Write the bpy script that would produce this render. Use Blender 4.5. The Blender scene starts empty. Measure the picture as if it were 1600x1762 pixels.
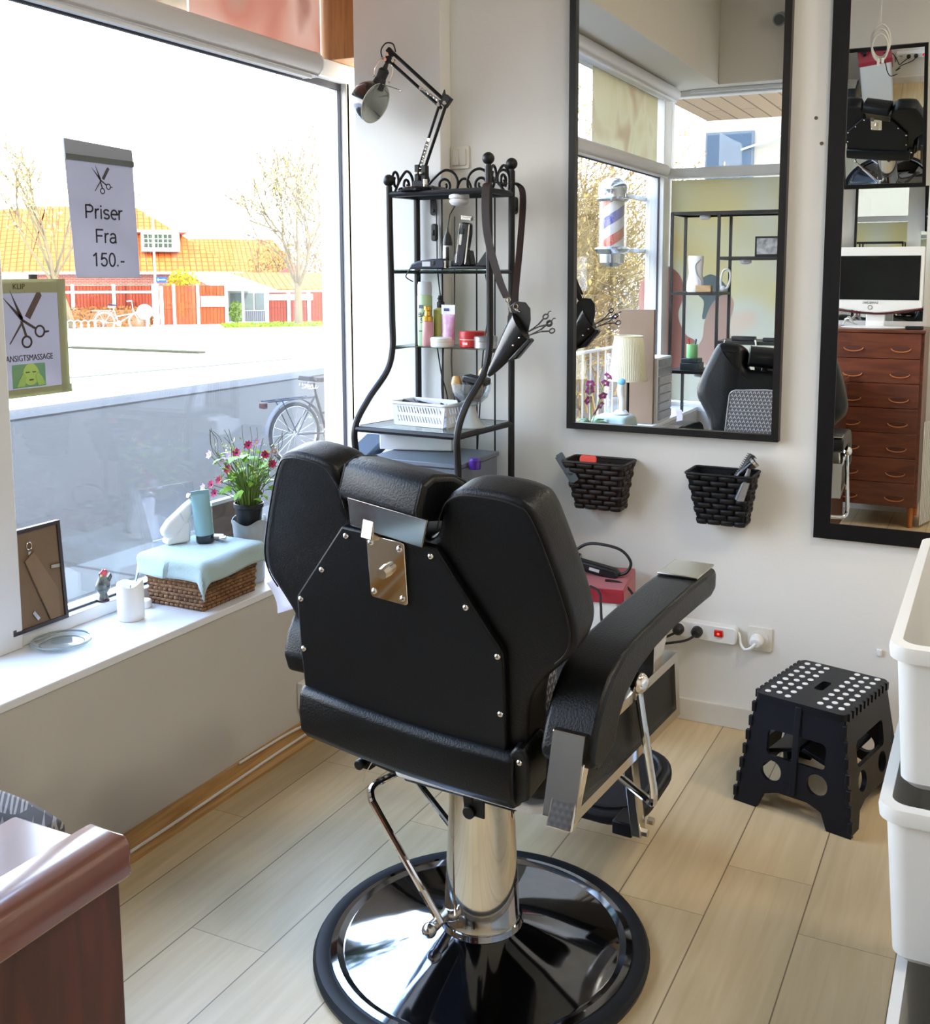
import bpy, bmesh, math, random
from mathutils import Vector, Matrix, Euler, Quaternion
rnd = random.Random(7)
SC = bpy.context.scene
COL = SC.collection
PI = math.pi
def rad(d): return d*PI/180
# ------------------------------------------------------------------ materials
def lin(c):
    out = []
    for v in c[:3]:
        v = v/255.0
        out.append(v/12.92 if v <= 0.04045 else ((v+0.055)/1.055)**2.4)
    return (out[0], out[1], out[2], 1.0)
MC = {}
def new_mat(name):
    m = bpy.data.materials.new(name); m.use_nodes = True
    nt = m.node_tree
    for n in list(nt.nodes): nt.nodes.remove(n)
    out = nt.nodes.new('ShaderNodeOutputMaterial')
    return m, nt, out
def mat(name, c, rough=0.5, metal=0.0, var=0.0, vscale=8.0, bump=0.0, bscale=60.0, coat=0.0, c2=None, spec=0.5, trans=0.0, sss=0.0, stretch=(1,1,1), sheen=0.0, detail=4.0):
    if name in MC: return MC[name]
    m, nt, out = new_mat(name)
    b = nt.nodes.new('ShaderNodeBsdfPrincipled')
    nt.links.new(b.outputs[0], out.inputs[0])
    b.inputs['Base Color'].default_value = lin(c)
    b.inputs['Roughness'].default_value = rough
    b.inputs['Metallic'].default_value = metal
    b.inputs['Specular IOR Level'].default_value = spec
    b.inputs['Coat Weight'].default_value = coat
    b.inputs['Coat Roughness'].default_value = 0.08
    b.inputs['Transmission Weight'].default_value = trans
    b.inputs['Sheen Weight'].default_value = sheen
    if sss:
        b.inputs['Subsurface Weight'].default_value = sss
        b.inputs['Subsurface Radius'].default_value = (0.02, 0.015, 0.012)
    if var > 0 or c2 or bump > 0:
        tc = nt.nodes.new('ShaderNodeTexCoord')
        mp = nt.nodes.new('ShaderNodeMapping'); mp.inputs['Scale'].default_value = stretch
        nt.links.new(tc.outputs['Object'], mp.inputs['Vector'])
    if var > 0 or c2:
        n = nt.nodes.new('ShaderNodeTexNoise'); n.inputs['Scale'].default_value = vscale; n.inputs['Detail'].default_value = detail
        nt.links.new(mp.outputs[0], n.inputs['Vector'])
        r = nt.nodes.new('ShaderNodeValToRGB')
        a = lin(c)
        if c2: e = lin(c2)
        else: e = (a[0]*(1-var), a[1]*(1-var), a[2]*(1-var), 1)
        r.color_ramp.elements[0].position = 0.3; r.color_ramp.elements[1].position = 0.7
        r.color_ramp.elements[0].color = e; r.color_ramp.elements[1].color = a
        nt.links.new(n.outputs['Fac'], r.inputs['Fac'])
        nt.links.new(r.outputs['Color'], b.inputs['Base Color'])
    if bump > 0:
        n2 = nt.nodes.new('ShaderNodeTexNoise'); n2.inputs['Scale'].default_value = bscale; n2.inputs['Detail'].default_value = 3
        nt.links.new(mp.outputs[0], n2.inputs['Vector'])
        bp = nt.nodes.new('ShaderNodeBump'); bp.inputs['Strength'].default_value = bump; bp.inputs['Distance'].default_value = 0.004
        nt.links.new(n2.outputs['Fac'], bp.inputs['Height'])
        nt.links.new(bp.outputs[0], b.inputs['Normal'])
    MC[name] = m
    return m
def thin_glass(name, tint=(255,255,255), rough=0.0, extra=0.0, haze=0.0):
    """A thin pane: clear straight through, mirror-like by Fresnel, with a little dust."""
    if name in MC: return MC[name]
    m, nt, out = new_mat(name)
    t = nt.nodes.new('ShaderNodeBsdfTransparent'); t.inputs[0].default_value = lin(tint)
    g = nt.nodes.new('ShaderNodeBsdfGlossy'); g.inputs['Roughness'].default_value = rough
    lw = nt.nodes.new('ShaderNodeLayerWeight'); lw.inputs[0].default_value = 0.5
    pw = nt.nodes.new('ShaderNodeMath'); pw.operation = 'POWER'; pw.inputs[1].default_value = 4.0
    nt.links.new(lw.outputs['Facing'], pw.inputs[0])
    mul = nt.nodes.new('ShaderNodeMath'); mul.operation = 'MULTIPLY_ADD'; mul.inputs[1].default_value = 0.8; mul.inputs[2].default_value = 0.035+extra; mul.use_clamp = True
    nt.links.new(pw.outputs[0], mul.inputs[0])
    mx = nt.nodes.new('ShaderNodeMixShader')
    nt.links.new(mul.outputs[0], mx.inputs[0]); nt.links.new(t.outputs[0], mx.inputs[1]); nt.links.new(g.outputs[0], mx.inputs[2])
    last = mx
    if haze > 0:
        d = nt.nodes.new('ShaderNodeBsdfDiffuse'); d.inputs[0].default_value = lin((225,228,232))
        mx2 = nt.nodes.new('ShaderNodeMixShader'); mx2.inputs[0].default_value = haze
        nt.links.new(mx.outputs[0], mx2.inputs[1]); nt.links.new(d.outputs[0], mx2.inputs[2]); last = mx2
    nt.links.new(last.outputs[0], out.inputs[0])
    MC[name] = m
    return m
def mirror_mat(name='mirror_silver'):
    if name in MC: return MC[name]
    m, nt, out = new_mat(name)
    g = nt.nodes.new('ShaderNodeBsdfGlossy'); g.inputs['Roughness'].default_value = 0.0; g.inputs[0].default_value = (0.88,0.89,0.87,1)
    nt.links.new(g.outputs[0], out.inputs[0]); MC[name] = m
    return m
def film_mat(name, colors, scale=3.0, trans=0.7, seed=0.0):
    """Printed window film: soft blotches of colour on a translucent sheet that daylight shines through."""
    if name in MC: return MC[name]
    m, nt, out = new_mat(name)
    tc = nt.nodes.new('ShaderNodeTexCoord')
    mp = nt.nodes.new('ShaderNodeMapping'); mp.inputs['Location'].default_value = (seed, seed*1.7, seed*0.6)
    nt.links.new(tc.outputs['Object'], mp.inputs[0])
    n = nt.nodes.new('ShaderNodeTexNoise'); n.inputs['Scale'].default_value = scale; n.inputs['Detail'].default_value = 1.5; n.inputs['Distortion'].default_value = 0.6
    nt.links.new(mp.outputs[0], n.inputs['Vector'])
    r = nt.nodes.new('ShaderNodeValToRGB')
    el = r.color_ramp.elements
    k = len(colors)
    el[0].position = 0.30; el[0].color = lin(colors[0]); el[1].position = 0.70; el[1].color = lin(colors[-1])
    for i in range(1, k-1):
        e = el.new(0.30+0.40*i/(k-1)); e.color = lin(colors[i])
    nt.links.new(n.outputs['Fac'], r.inputs['Fac'])
    d = nt.nodes.new('ShaderNodeBsdfDiffuse'); t = nt.nodes.new('ShaderNodeBsdfTranslucent')
    nt.links.new(r.outputs[0], d.inputs[0]); nt.links.new(r.outputs[0], t.inputs[0])
    mx = nt.nodes.new('ShaderNodeMixShader'); mx.inputs[0].default_value = trans
    nt.links.new(d.outputs[0], mx.inputs[1]); nt.links.new(t.outputs[0], mx.inputs[2]); nt.links.new(mx.outputs[0], out.inputs[0])
    MC[name] = m
    return m
def wood_mat(name, ca, cb, scale=(1,12,12), nscale=3.0, rough=0.4, coat=0.0, bump=0.05):
    if name in MC: return MC[name]
    m, nt, out = new_mat(name)
    b = nt.nodes.new('ShaderNodeBsdfPrincipled'); nt.links.new(b.outputs[0], out.inputs[0])
    b.inputs['Roughness'].default_value = rough; b.inputs['Coat Weight'].default_value = coat; b.inputs['Coat Roughness'].default_value = 0.12
    tc = nt.nodes.new('ShaderNodeTexCoord'); mp = nt.nodes.new('ShaderNodeMapping'); mp.inputs['Scale'].default_value = scale
    nt.links.new(tc.outputs['Object'], mp.inputs[0])
    n = nt.nodes.new('ShaderNodeTexNoise'); n.inputs['Scale'].default_value = nscale; n.inputs['Detail'].default_value = 6; n.inputs['Distortion'].default_value = 1.2
    nt.links.new(mp.outputs[0], n.inputs['Vector'])
    r = nt.nodes.new('ShaderNodeValToRGB'); r.color_ramp.elements[0].position = 0.32; r.color_ramp.elements[1].position = 0.68
    r.color_ramp.elements[0].color = lin(cb); r.color_ramp.elements[1].color = lin(ca)
    nt.links.new(n.outputs['Fac'], r.inputs[0]); nt.links.new(r.outputs[0], b.inputs['Base Color'])
    if bump:
        bp = nt.nodes.new('ShaderNodeBump'); bp.inputs['Strength'].default_value = bump; bp.inputs['Distance'].default_value = 0.002
        nt.links.new(n.outputs['Fac'], bp.inputs['Height']); nt.links.new(bp.outputs[0], b.inputs['Normal'])
    MC[name] = m
    return m
def floor_mat():
    m, nt, out = new_mat('oak_laminate')
    b = nt.nodes.new('ShaderNodeBsdfPrincipled'); nt.links.new(b.outputs[0], out.inputs[0])
    b.inputs['Roughness'].default_value = 0.36
    tc = nt.nodes.new('ShaderNodeTexCoord'); sp = nt.nodes.new('ShaderNodeSeparateXYZ'); nt.links.new(tc.outputs['Object'], sp.inputs[0])
    def math_(op, a, bb=None):
        n = nt.nodes.new('ShaderNodeMath'); n.operation = op
        for i, v in enumerate((a, bb)):
            if v is None: continue
            if isinstance(v, (int, float)): n.inputs[i].default_value = v
            else: nt.links.new(v, n.inputs[i])
        return n.outputs[0]
    bx = math_('DIVIDE', math_('ADD', sp.outputs['X'], 0.352+0.2115*20), 0.2115)
    idx = math_('FLOOR', bx); fx = math_('FRACT', bx)
    wn = nt.nodes.new('ShaderNodeTexWhiteNoise'); wn.noise_dimensions = '1D'; nt.links.new(idx, wn.inputs['W'])
    by = math_('DIVIDE', math_('ADD', sp.outputs['Y'], math_('ADD', math_('MULTIPLY', wn.outputs[0], 1.22), 5.0)), 1.22)
    fy = math_('FRACT', by); iy = math_('FLOOR', by)
    wn2 = nt.nodes.new('ShaderNodeTexWhiteNoise'); wn2.noise_dimensions = '2D'
    cb2 = nt.nodes.new('ShaderNodeCombineXYZ'); nt.links.new(idx, cb2.inputs[0]); nt.links.new(iy, cb2.inputs[1]); nt.links.new(cb2.outputs[0], wn2.inputs['Vector'])
    gx = math_('LESS_THAN', math_('MINIMUM', fx, math_('SUBTRACT', 1.0, fx)), 0.0075)
    gy = math_('LESS_THAN', math_('MINIMUM', fy, math_('SUBTRACT', 1.0, fy)), 0.0010)
    gap = math_('MAXIMUM', gx, math_('MULTIPLY', gy, 0.6))
    # grain
    cv = nt.nodes.new('ShaderNodeCombineXYZ')
    nt.links.new(math_('ADD', math_('MULTIPLY', sp.outputs['X'], 14.0), math_('MULTIPLY', wn2.outputs[0], 40.0)), cv.inputs[0])
    nt.links.new(math_('MULTIPLY', sp.outputs['Y'], 0.9), cv.inputs[1])
    n = nt.nodes.new('ShaderNodeTexNoise'); n.inputs['Scale'].default_value = 3.2; n.inputs['Detail'].default_value = 7; n.inputs['Distortion'].default_value = 0.5
    nt.links.new(cv.outputs[0], n.inputs['Vector'])
    wv = nt.nodes.new('ShaderNodeTexWave'); wv.wave_type = 'RINGS'; wv.inputs['Scale'].default_value = 0.55; wv.inputs['Distortion'].default_value = 3.0; wv.inputs['Detail'].default_value = 3.0; wv.inputs['Detail Scale'].default_value = 1.6
    nt.links.new(cv.outputs[0], wv.inputs['Vector'])
    r = nt.nodes.new('ShaderNodeValToRGB'); r.color_ramp.elements[0].position = 0.25; r.color_ramp.elements[1].position = 0.75
    r.color_ramp.elements[0].color = lin((188,164,124)); r.color_ramp.elements[1].color = lin((204,182,144))
    nt.links.new(n.outputs['Fac'], r.inputs[0])
    r2 = nt.nodes.new('ShaderNodeValToRGB'); r2.color_ramp.elements[0].position = 0.0; r2.color_ramp.elements[1].position = 0.35
    r2.color_ramp.elements[0].color = (0.80,0.79,0.77,1); r2.color_ramp.elements[1].color = (1,1,1,1)
    nt.links.new(wv.outputs['Fac'], r2.inputs[0])
    mm = nt.nodes.new('ShaderNodeMixRGB'); mm.blend_type = 'MULTIPLY'; mm.inputs[0].default_value = 0.38
    nt.links.new(r.outputs[0], mm.inputs[1]); nt.links.new(r2.outputs[0], mm.inputs[2])
    hv = nt.nodes.new('ShaderNodeHueSaturation'); nt.links.new(math_('ADD', math_('MULTIPLY', wn2.outputs[0], 0.14), 0.93), hv.inputs['Value']); nt.links.new(mm.outputs[0], hv.inputs['Color'])
    mg = nt.nodes.new('ShaderNodeMixRGB'); mg.inputs[2].default_value = lin((112,94,70)); nt.links.new(gap, mg.inputs[0]); nt.links.new(hv.outputs[0], mg.inputs[1])
    nt.links.new(mg.outputs[0], b.inputs['Base Color'])
    bp = nt.nodes.new('ShaderNodeBump'); bp.inputs['Strength'].default_value = 0.06; bp.inputs['Distance'].default_value = 0.002
    nt.links.new(n.outputs['Fac'], bp.inputs['Height']); nt.links.new(bp.outputs[0], b.inputs['Normal'])
    return m
def pattern_fabric(ca=(96,97,102), cb=(190,190,192), nm='grey_woven_fabric'):
    m, nt, out = new_mat(nm)
    b = nt.nodes.new('ShaderNodeBsdfPrincipled'); nt.links.new(b.outputs[0], out.inputs[0]); b.inputs['Roughness'].default_value = 0.8
    tc = nt.nodes.new('ShaderNodeTexCoord'); mp = nt.nodes.new('ShaderNodeMapping'); mp.inputs['Scale'].default_value = (60,60,60)
    nt.links.new(tc.outputs['Object'], mp.inputs[0])
    sp = nt.nodes.new('ShaderNodeSeparateXYZ'); nt.links.new(mp.outputs[0], sp.inputs[0])
    def math_(op, a, bb=None):
        n = nt.nodes.new('ShaderNodeMath'); n.operation = op
        for i, v in enumerate((a, bb)):
            if v is None: continue
            if isinstance(v, (int, float)): n.inputs[i].default_value = v
            else: nt.links.new(v, n.inputs[i])
        return n.outputs[0]
    row = math_('FLOOR', sp.outputs['Z']); fz = math_('FRACT', sp.outputs['Z'])
    xo = math_('ADD', math_('ADD', sp.outputs['X'], sp.outputs['Y']), math_('MULTIPLY', row, 0.5))
    tx = math_('ABSOLUTE', math_('SUBTRACT', math_('FRACT', xo), 0.5))     # 0 at centre .. .5
    d = math_('ADD', math_('MULTIPLY', tx, 1.9), fz)                       # arrow heads
    k = math_('MULTIPLY', math_('GREATER_THAN', d, 0.40), math_('LESS_THAN', d, 0.86))
    mg = nt.nodes.new('ShaderNodeMixRGB'); mg.inputs[1].default_value = lin(ca); mg.inputs[2].default_value = lin(cb)
    nt.links.new(k, mg.inputs[0]); nt.links.new(mg.outputs[0], b.inputs['Base Color'])
    return m
def brickish(name, ca, cb, gapc, axis_u, axis_v, su, sv, rough=0.8, gap=0.06, offset=0.5, bump=0.4, noise=True):
    """Rows of tiles/planks over two object axes."""
    if name in MC: return MC[name]
    m, nt, out = new_mat(name)
    b = nt.nodes.new('ShaderNodeBsdfPrincipled'); nt.links.new(b.outputs[0], out.inputs[0]); b.inputs['Roughness'].default_value = rough
    tc = nt.nodes.new('ShaderNodeTexCoord'); sp = nt.nodes.new('ShaderNodeSeparateXYZ'); nt.links.new(tc.outputs['Object'], sp.inputs[0])
    cv = nt.nodes.new('ShaderNodeCombineXYZ'); nt.links.new(sp.outputs[axis_u], cv.inputs[0]); nt.links.new(sp.outputs[axis_v], cv.inputs[1])
    br = nt.nodes.new('ShaderNodeTexBrick'); br.offset = offset
    br.inputs['Scale'].default_value = 1.0; br.inputs['Brick Width'].default_value = su; br.inputs['Row Height'].default_value = sv
    br.inputs['Mortar Size'].default_value = gap*min(su,sv); br.inputs['Mortar Smooth'].default_value = 0.3
    br.inputs['Color1'].default_value = lin(ca); br.inputs['Color2'].default_value = lin(cb); br.inputs['Mortar'].default_value = lin(gapc)
    nt.links.new(cv.outputs[0], br.inputs['Vector'])
    nt.links.new(br.outputs['Color'], b.inputs['Base Color'])
    if bump:
        bp = nt.nodes.new('ShaderNodeBump'); bp.inputs['Strength'].default_value = bump; bp.inputs['Distance'].default_value = 0.01; bp.invert = True
        nt.links.new(br.outputs['Fac'], bp.inputs['Height']); nt.links.new(bp.outputs[0], b.inputs['Normal'])
    MC[name] = m
    return m
# ------------------------------------------------------------------ mesh building
class MB:
    def __init__(s): s.v = []; s.f = []
    def _add(s, vs, fs, M=None):
        o = len(s.v)
        for p in vs:
            p = Vector(p)
            s.v.append(M @ p if M is not None else p)
        for q in fs: s.f.append([i+o for i in q])
        return s
    def box(s, c, d, M=None, rz=0, R=None):
        x, y, z = d[0]/2, d[1]/2, d[2]/2
        vs = [(-x,-y,-z),(x,-y,-z),(x,y,-z),(-x,y,-z),(-x,-y,z),(x,-y,z),(x,y,z),(-x,y,z)]
        T = Matrix.Translation(c)
        if rz: T = T @ Matrix.Rotation(rz, 4, 'Z')
        if R is not None: T = T @ R
        if M is not None: T = M @ T
        return s._add(vs, [(0,3,2,1),(4,5,6,7),(0,1,5,4),(1,2,6,5),(2,3,7,6),(3,0,4,7)], T)
    def span(s, x0, x1, y0, y1, z0, z1, M=None):
        return s.box(((x0+x1)/2,(y0+y1)/2,(z0+z1)/2), (abs(x1-x0),abs(y1-y0),abs(z1-z0)), M)
    def hexa(s, lo, hi, M=None):
        """lo, hi: four points each, same winding (ccw from above)."""
        return s._add(list(lo)+list(hi), [(3,2,1,0),(4,5,6,7),(0,1,5,4),(1,2,6,5),(2,3,7,6),(3,0,4,7)], M)
    def prism(s, pts, d, M=None, back=None):
        """2-D polygon (x,y) ccw extruded 0..d along z; back: polygon used at the far end."""
        n = len(pts); bk = back or pts
        vs = [(p[0],p[1],0) for p in pts]+[(p[0],p[1],d) for p in bk]
        fs = [list(range(n))[::-1], list(range(n,2*n))]+[(i,(i+1)%n,n+(i+1)%n,n+i) for i in range(n)]
        return s._add(vs, fs, M)
    def tube(s, pts, r, n=8, closed=False, caps=True, M=None, flat=None):
        P = [Vector(p) for p in pts]; k = len(P)
        rs = r if isinstance(r, (list,tuple)) else [r]*k
        T = []
        for i in range(k):
            a = P[(i-1)%k] if (closed or i>0) else P[i]
            b = P[(i+1)%k] if (closed or i<k-1) else P[i]
            t = (b-a); T.append(t.normalized() if t.length > 1e-9 else Vector((0,0,1)))
        up = Vector((0,0,1)) if abs(T[0].z) < 0.9 else Vector((1,0,0))
        N = (up - T[0]*up.dot(T[0])).normalized()
        vs = []
        for i in range(k):
            if i > 0:
                q = T[i-1].rotation_difference(T[i]); N = q @ N
                N = (N - T[i]*N.dot(T[i])).normalized()
            B = T[i].cross(N)
            for j in range(n):
                a = 2*PI*j/n
                fx = flat if flat else 1.0
                vs.append(P[i]+(N*math.cos(a)+B*math.sin(a)*fx)*rs[i])
        fs = []
        for i in range(k if closed else k-1):
            for j in range(n):
                a = i*n+j; b = i*n+(j+1)%n; c = ((i+1)%k)*n+(j+1)%n; d = ((i+1)%k)*n+j
                fs.append((a,b,c,d))
        if caps and not closed:
            fs.append(list(range(n))[::-1]); fs.append(list(range((k-1)*n,k*n)))
        return s._add(vs, fs, M)
    def cyl(s, p0, p1, r0, r1=None, n=24, M=None):
        return s.tube([p0,p1], [r0, r0 if r1 is None else r1], n, M=M)
    def lathe(s, prof, c=(0,0,0), n=32, M=None, sx=1, sy=1, wob=None):
        vs = []; k = len(prof)
        for (r,z) in prof:
            for j in range(n):
                a = 2*PI*j/n
                rr = r*(wob(a,z) if wob else 1)
                vs.append((c[0]+rr*math.cos(a)*sx, c[1]+rr*math.sin(a)*sy, c[2]+z))
        fs = []
        for i in range(k-1):
            for j in range(n):
                fs.append((i*n+j, i*n+(j+1)%n, (i+1)*n+(j+1)%n, (i+1)*n+j))
        if prof[0][0] > 1e-6: fs.append(list(range(n))[::-1])
        if prof[-1][0] > 1e-6: fs.append(list(range((k-1)*n,k*n)))
        return s._add(vs, fs, M)
    def ball(s, c, r, n=16, sc=(1,1,1), M=None):
        prof = [(max(1e-7,r*math.sin(PI*i/n)), -r*math.cos(PI*i/n)) for i in range(n+1)]
        T = Matrix.Translation(c) @ Matrix.Diagonal((sc[0],sc[1],sc[2],1))
        if M is not None: T = M @ T
        return s.lathe(prof, n=max(8,n+4), M=T)
    def grid(s, nu, nv, f, M=None):
        vs = [f(i/(nu-1), j/(nv-1)) for i in range(nu) for j in range(nv)]
        fs = [(i*nv+j,(i+1)*nv+j,(i+1)*nv+j+1,i*nv+j+1) for i in range(nu-1) for j in range(nv-1)]
        return s._add(vs, fs, M)
    def quad(s, a, b, c, d, M=None): return s._add([a,b,c,d], [(0,1,2,3)], M)
INV = {}
def build(name, mb, material, parent=None, bevel=0, seg=2, smooth=True, angle=35, solid=0, sub=0, world=True, weld=False):
    me = bpy.data.meshes.new(name)
    vs = mb.v
    if parent is not None and world:
        inv = INV.get(parent.name)
        if inv is not None: vs = [inv @ v for v in vs]
    me.from_pydata([tuple(v) for v in vs], [], mb.f)
    bm = bmesh.new(); bm.from_mesh(me)
    if weld: bmesh.ops.remove_doubles(bm, verts=bm.verts, dist=1e-5)
    bmesh.ops.recalc_face_normals(bm, faces=bm.faces); bm.to_mesh(me); bm.free()
    if smooth:
        me.shade_smooth()
        me.set_sharp_from_angle(angle=rad(angle))
    me.materials.append(material)
    o = bpy.data.objects.new(name, me); COL.objects.link(o)
    if parent is not None:
        o.parent = parent
        if world and parent.name in INV: INV[o.name] = INV[parent.name]
    if solid:
        md = o.modifiers.new('Solidify', 'SOLIDIFY'); md.thickness = solid; md.offset = 0
    if bevel:
        md = o.modifiers.new('Bevel', 'BEVEL'); md.width = bevel; md.segments = seg; md.limit_method = 'ANGLE'; md.angle_limit = rad(30)
        if seg > 1: md.harden_normals = False
    if sub:
        md = o.modifiers.new('Subsurf', 'SUBSURF'); md.levels = sub; md.render_levels = sub
    return o
def tag(o, label=None, cat=None, group=None, kind=None):
    if label: o['label'] = label
    if cat: o['category'] = cat
    if group: o['group'] = group
    if kind: o['kind'] = kind
    return o
def thing(name, label, cat, loc=(0,0,0), rz=0, group=None):
    o = bpy.data.objects.new(name, None); COL.objects.link(o)
    o.empty_display_size = 0.05
    o.location = loc; o.rotation_euler = (0,0,rz)
    INV[o.name] = (Matrix.Translation(loc) @ Matrix.Rotation(rz,4,'Z')).inverted()
    return tag(o, label, cat, group)
def struct(name, mb, m, bevel=0, parent=None, **k):
    o = build(name, mb, m, parent, bevel, **k)
    if parent is None: o['kind'] = 'structure'
    return o
def single(name, mb, m, label, cat, loc, group=None, rz=0, **k):
    """A thing that is one mesh, with its origin at loc."""
    inv = (Matrix.Translation(loc) @ Matrix.Rotation(rz,4,'Z')).inverted()
    mb.v = [inv @ v for v in mb.v]
    o = build(name, mb, m, None, **k); o.location = loc; o.rotation_euler = (0,0,rz)
    INV[o.name] = inv
    return tag(o, label, cat, group)
def curve_fill(splines, depth):
    """Filled 2-D outline with holes -> MB in the XY plane, thickness along z centred on 0."""
    cu = bpy.data.curves.new('tmp', 'CURVE'); cu.dimensions = '2D'; cu.fill_mode = 'BOTH'; cu.extrude = depth/2
    for pts in splines:
        sp = cu.splines.new('POLY'); sp.points.add(len(pts)-1)
        for i, p in enumerate(pts): sp.points[i].co = (p[0], p[1], 0, 1)
        sp.use_cyclic_u = True
    return _curve_mb(cu)
def _curve_mb(cu):
    ob = bpy.data.objects.new('tmp', cu); COL.objects.link(ob)
    dg = bpy.context.evaluated_depsgraph_get(); dg.update()
    me = bpy.data.meshes.new_from_object(ob.evaluated_get(dg))
    mb = MB(); mb.v = [v.co.copy() for v in me.vertices]; mb.f = [list(p.vertices) for p in me.polygons]
    bpy.data.objects.remove(ob); bpy.data.meshes.remove(me); bpy.data.curves.remove(cu)
    return mb
def text_mb(body, size, depth=0.0006, align='CENTER', sx=1.0):
    cu = bpy.data.curves.new('tmp', 'FONT'); cu.body = body; cu.size = size; cu.align_x = align; cu.align_y = 'CENTER'; cu.extrude = depth/2
    cu.resolution_u = 3
    mb = _curve_mb(cu)
    mb.v = [Vector((v.x*sx, v.y, v.z)) for v in mb.v]
    return mb
def xf(mb, M): mb.v = [M @ v for v in mb.v]; return mb
def basis(o, ex, ey, ez=None):
    ex = Vector(ex).normalized(); ey = Vector(ey).normalized()
    ez = Vector(ez).normalized() if ez is not None else ex.cross(ey).normalized()
    M = Matrix.Identity(4)
    for i in range(3): M[i][0] = ex[i]; M[i][1] = ey[i]; M[i][2] = ez[i]; M[i][3] = o[i]
    return M
def rrect(w, h, r, n=5, cx=0, cy=0):
    out = []
    for (sx, sy, a0) in ((1,-1,-90),(1,1,0),(-1,1,90),(-1,-1,180)):
        for i in range(n+1):
            a = rad(a0+90*i/n)
            out.append((cx+sx*(w/2-r)+r*math.cos(a), cy+sy*(h/2-r)+r*math.sin(a)))
    return out
def circ(cx, cy, r, n=24, sy=1): return [(cx+r*math.cos(2*PI*i/n), cy+r*sy*math.sin(2*PI*i/n)) for i in range(n)]
def smooth_path(P, n=6, closed=False):
    """Catmull-Rom through points."""
    P = [Vector(p) for p in P]; out = []; k = len(P)
    rng = range(k) if closed else range(k-1)
    for i in rng:
        p0 = P[(i-1)%k] if (closed or i>0) else P[i]
        p1 = P[i]; p2 = P[(i+1)%k]
        p3 = P[(i+2)%k] if (closed or i+2<k) else p2
        for j in range(n):
            t = j/n
            out.append(0.5*((2*p1)+(-p0+p2)*t+(2*p0-5*p1+4*p2-p3)*t*t+(-p0+3*p1-3*p2+p3)*t**3))
    if not closed: out.append(P[-1])
    return out
# ------------------------------------------------------------------ shared materials
WALL = mat('white_wall_paint', (223,221,217), 0.75, bump=0.10, bscale=90, var=0.03, vscale=2.5)
WHITE_PAINT = mat('white_gloss_paint', (222,222,220), 0.35, var=0.04, vscale=6)
SILLM = mat('white_sill_laminate', (226,228,232), 0.42, var=0.03, vscale=5)
BLACK_METAL = mat('black_metal', (12,12,14), 0.42, bump=0.03, spec=0.35)
BLACK_GLOSS = mat('black_gloss', (10,10,13), 0.14, coat=0.5)
BLACK_PLASTIC = mat('black_plastic', (13,15,19), 0.42)
BLACK_RUBBER = mat('black_rubber', (12,14,18), 0.5, bump=0.05, spec=0.35)
CHROME = mat('chrome', (226,222,216), 0.05, 1.0)
STEEL = mat('brushed_steel', (196,192,184), 0.22, 1.0)
LEATHER = mat('black_leather', (4,6,9), 0.40, bump=0.22, bscale=260, spec=0.30)
WHITE_PLASTIC = mat('white_plastic', (225,226,226), 0.4)
CABLE_B = mat('black_cable', (16,16,18), 0.5)
CABLE_W = mat('white_cable', (206,204,198), 0.5)
GLASS = thin_glass('window_glass', haze=0.006)
SHELF_GLASS = thin_glass('shelf_glass', (226,240,234), extra=0.06)
# ================================================================== THE ROOM
def BX(*a): return MB().span(*a)
struct('floor', BX(-2.02,2.6,-0.9,3.40,-0.08,0.0), floor_mat())
struct('wall_back', BX(-2.155,2.7,3.36,3.50,-0.08,3.6), WALL)
struct('wall_right', BX(2.6,2.75,-0.9,3.5,-0.08,3.6), WALL)
struct('trim_1', BX(-2.155,-1.80,3.288,3.361,-0.02,3.46), WALL, bevel=0.004)                # boxed pipe casing in the corner
struct('wall_left', BX(-2.42,-2.003,-0.9,3.50,-0.08,0.515), mat('parapet_paint', (192,188,181), 0.8, bump=0.1, bscale=70, var=0.04, vscale=2))
sill = struct('trim_2', BX(-2.36,-1.998,-0.86,3.50,0.513,0.535), SILLM, bevel=0.003)
struct('wall_front', BX(-1.05,2.7,-0.46,-0.32,-0.08,3.6), WALL)
struct('wall_front_parapet', BX(-2.42,-1.05,-1.02,-0.86,-0.08,0.50), WALL)
struct('wall_front_return', BX(-1.17,-1.05,-1.02,-0.40,-0.08,3.6), WALL)
struct('ceiling', BX(-1.90,2.7,-0.80,3.5,3.45,3.6), mat('ceiling_paint', (216,211,201), 0.8))
mb = MB(); mb.span(-2.45,-1.87,-1.05,3.5,2.80,3.6); mb.span(-1.87,-1.05,-1.05,-0.72,2.80,3.6)
struct('ceiling_bulkhead', mb, mat('bulkhead_paint', (214,208,196), 0.8), bevel=0.003)
# skirting boards
struct('baseboard_back', BX(-1.80,2.6,3.345,3.361,0.0,0.076), mat('skirting_paint', (214,210,202), 0.45, var=0.1, vscale=9), bevel=0.003)
OAK_TRIM = wood_mat('oak_strip', (196,158,104), (160,118,68), (12,1,12), 3.0, 0.4)
mb = MB(); mb.prism([(0,0),(0.062,0),(0.062,0.010),(0.016,0.022),(0.012,0.05),(0,0.05)], 4.2, basis((-2.004,3.29,0),(1,0,0),(0,0,1),(0,-1,0)))
struct('baseboard_left', mb, OAK_TRIM)
single('floor_cable', MB().tube(smooth_path([(-1.955,0.2,0.022),(-1.963,1.2,0.024),(-1.958,2.0,0.023),(-1.966,2.5,0.024),(-1.965,2.9,0.03),(-1.975,3.25,0.08)],8),0.0045,6), CABLE_W, 'thin white cable running along the oak strip at the foot of the window wall', 'cable', (-1.96,1.5,0.02))
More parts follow.
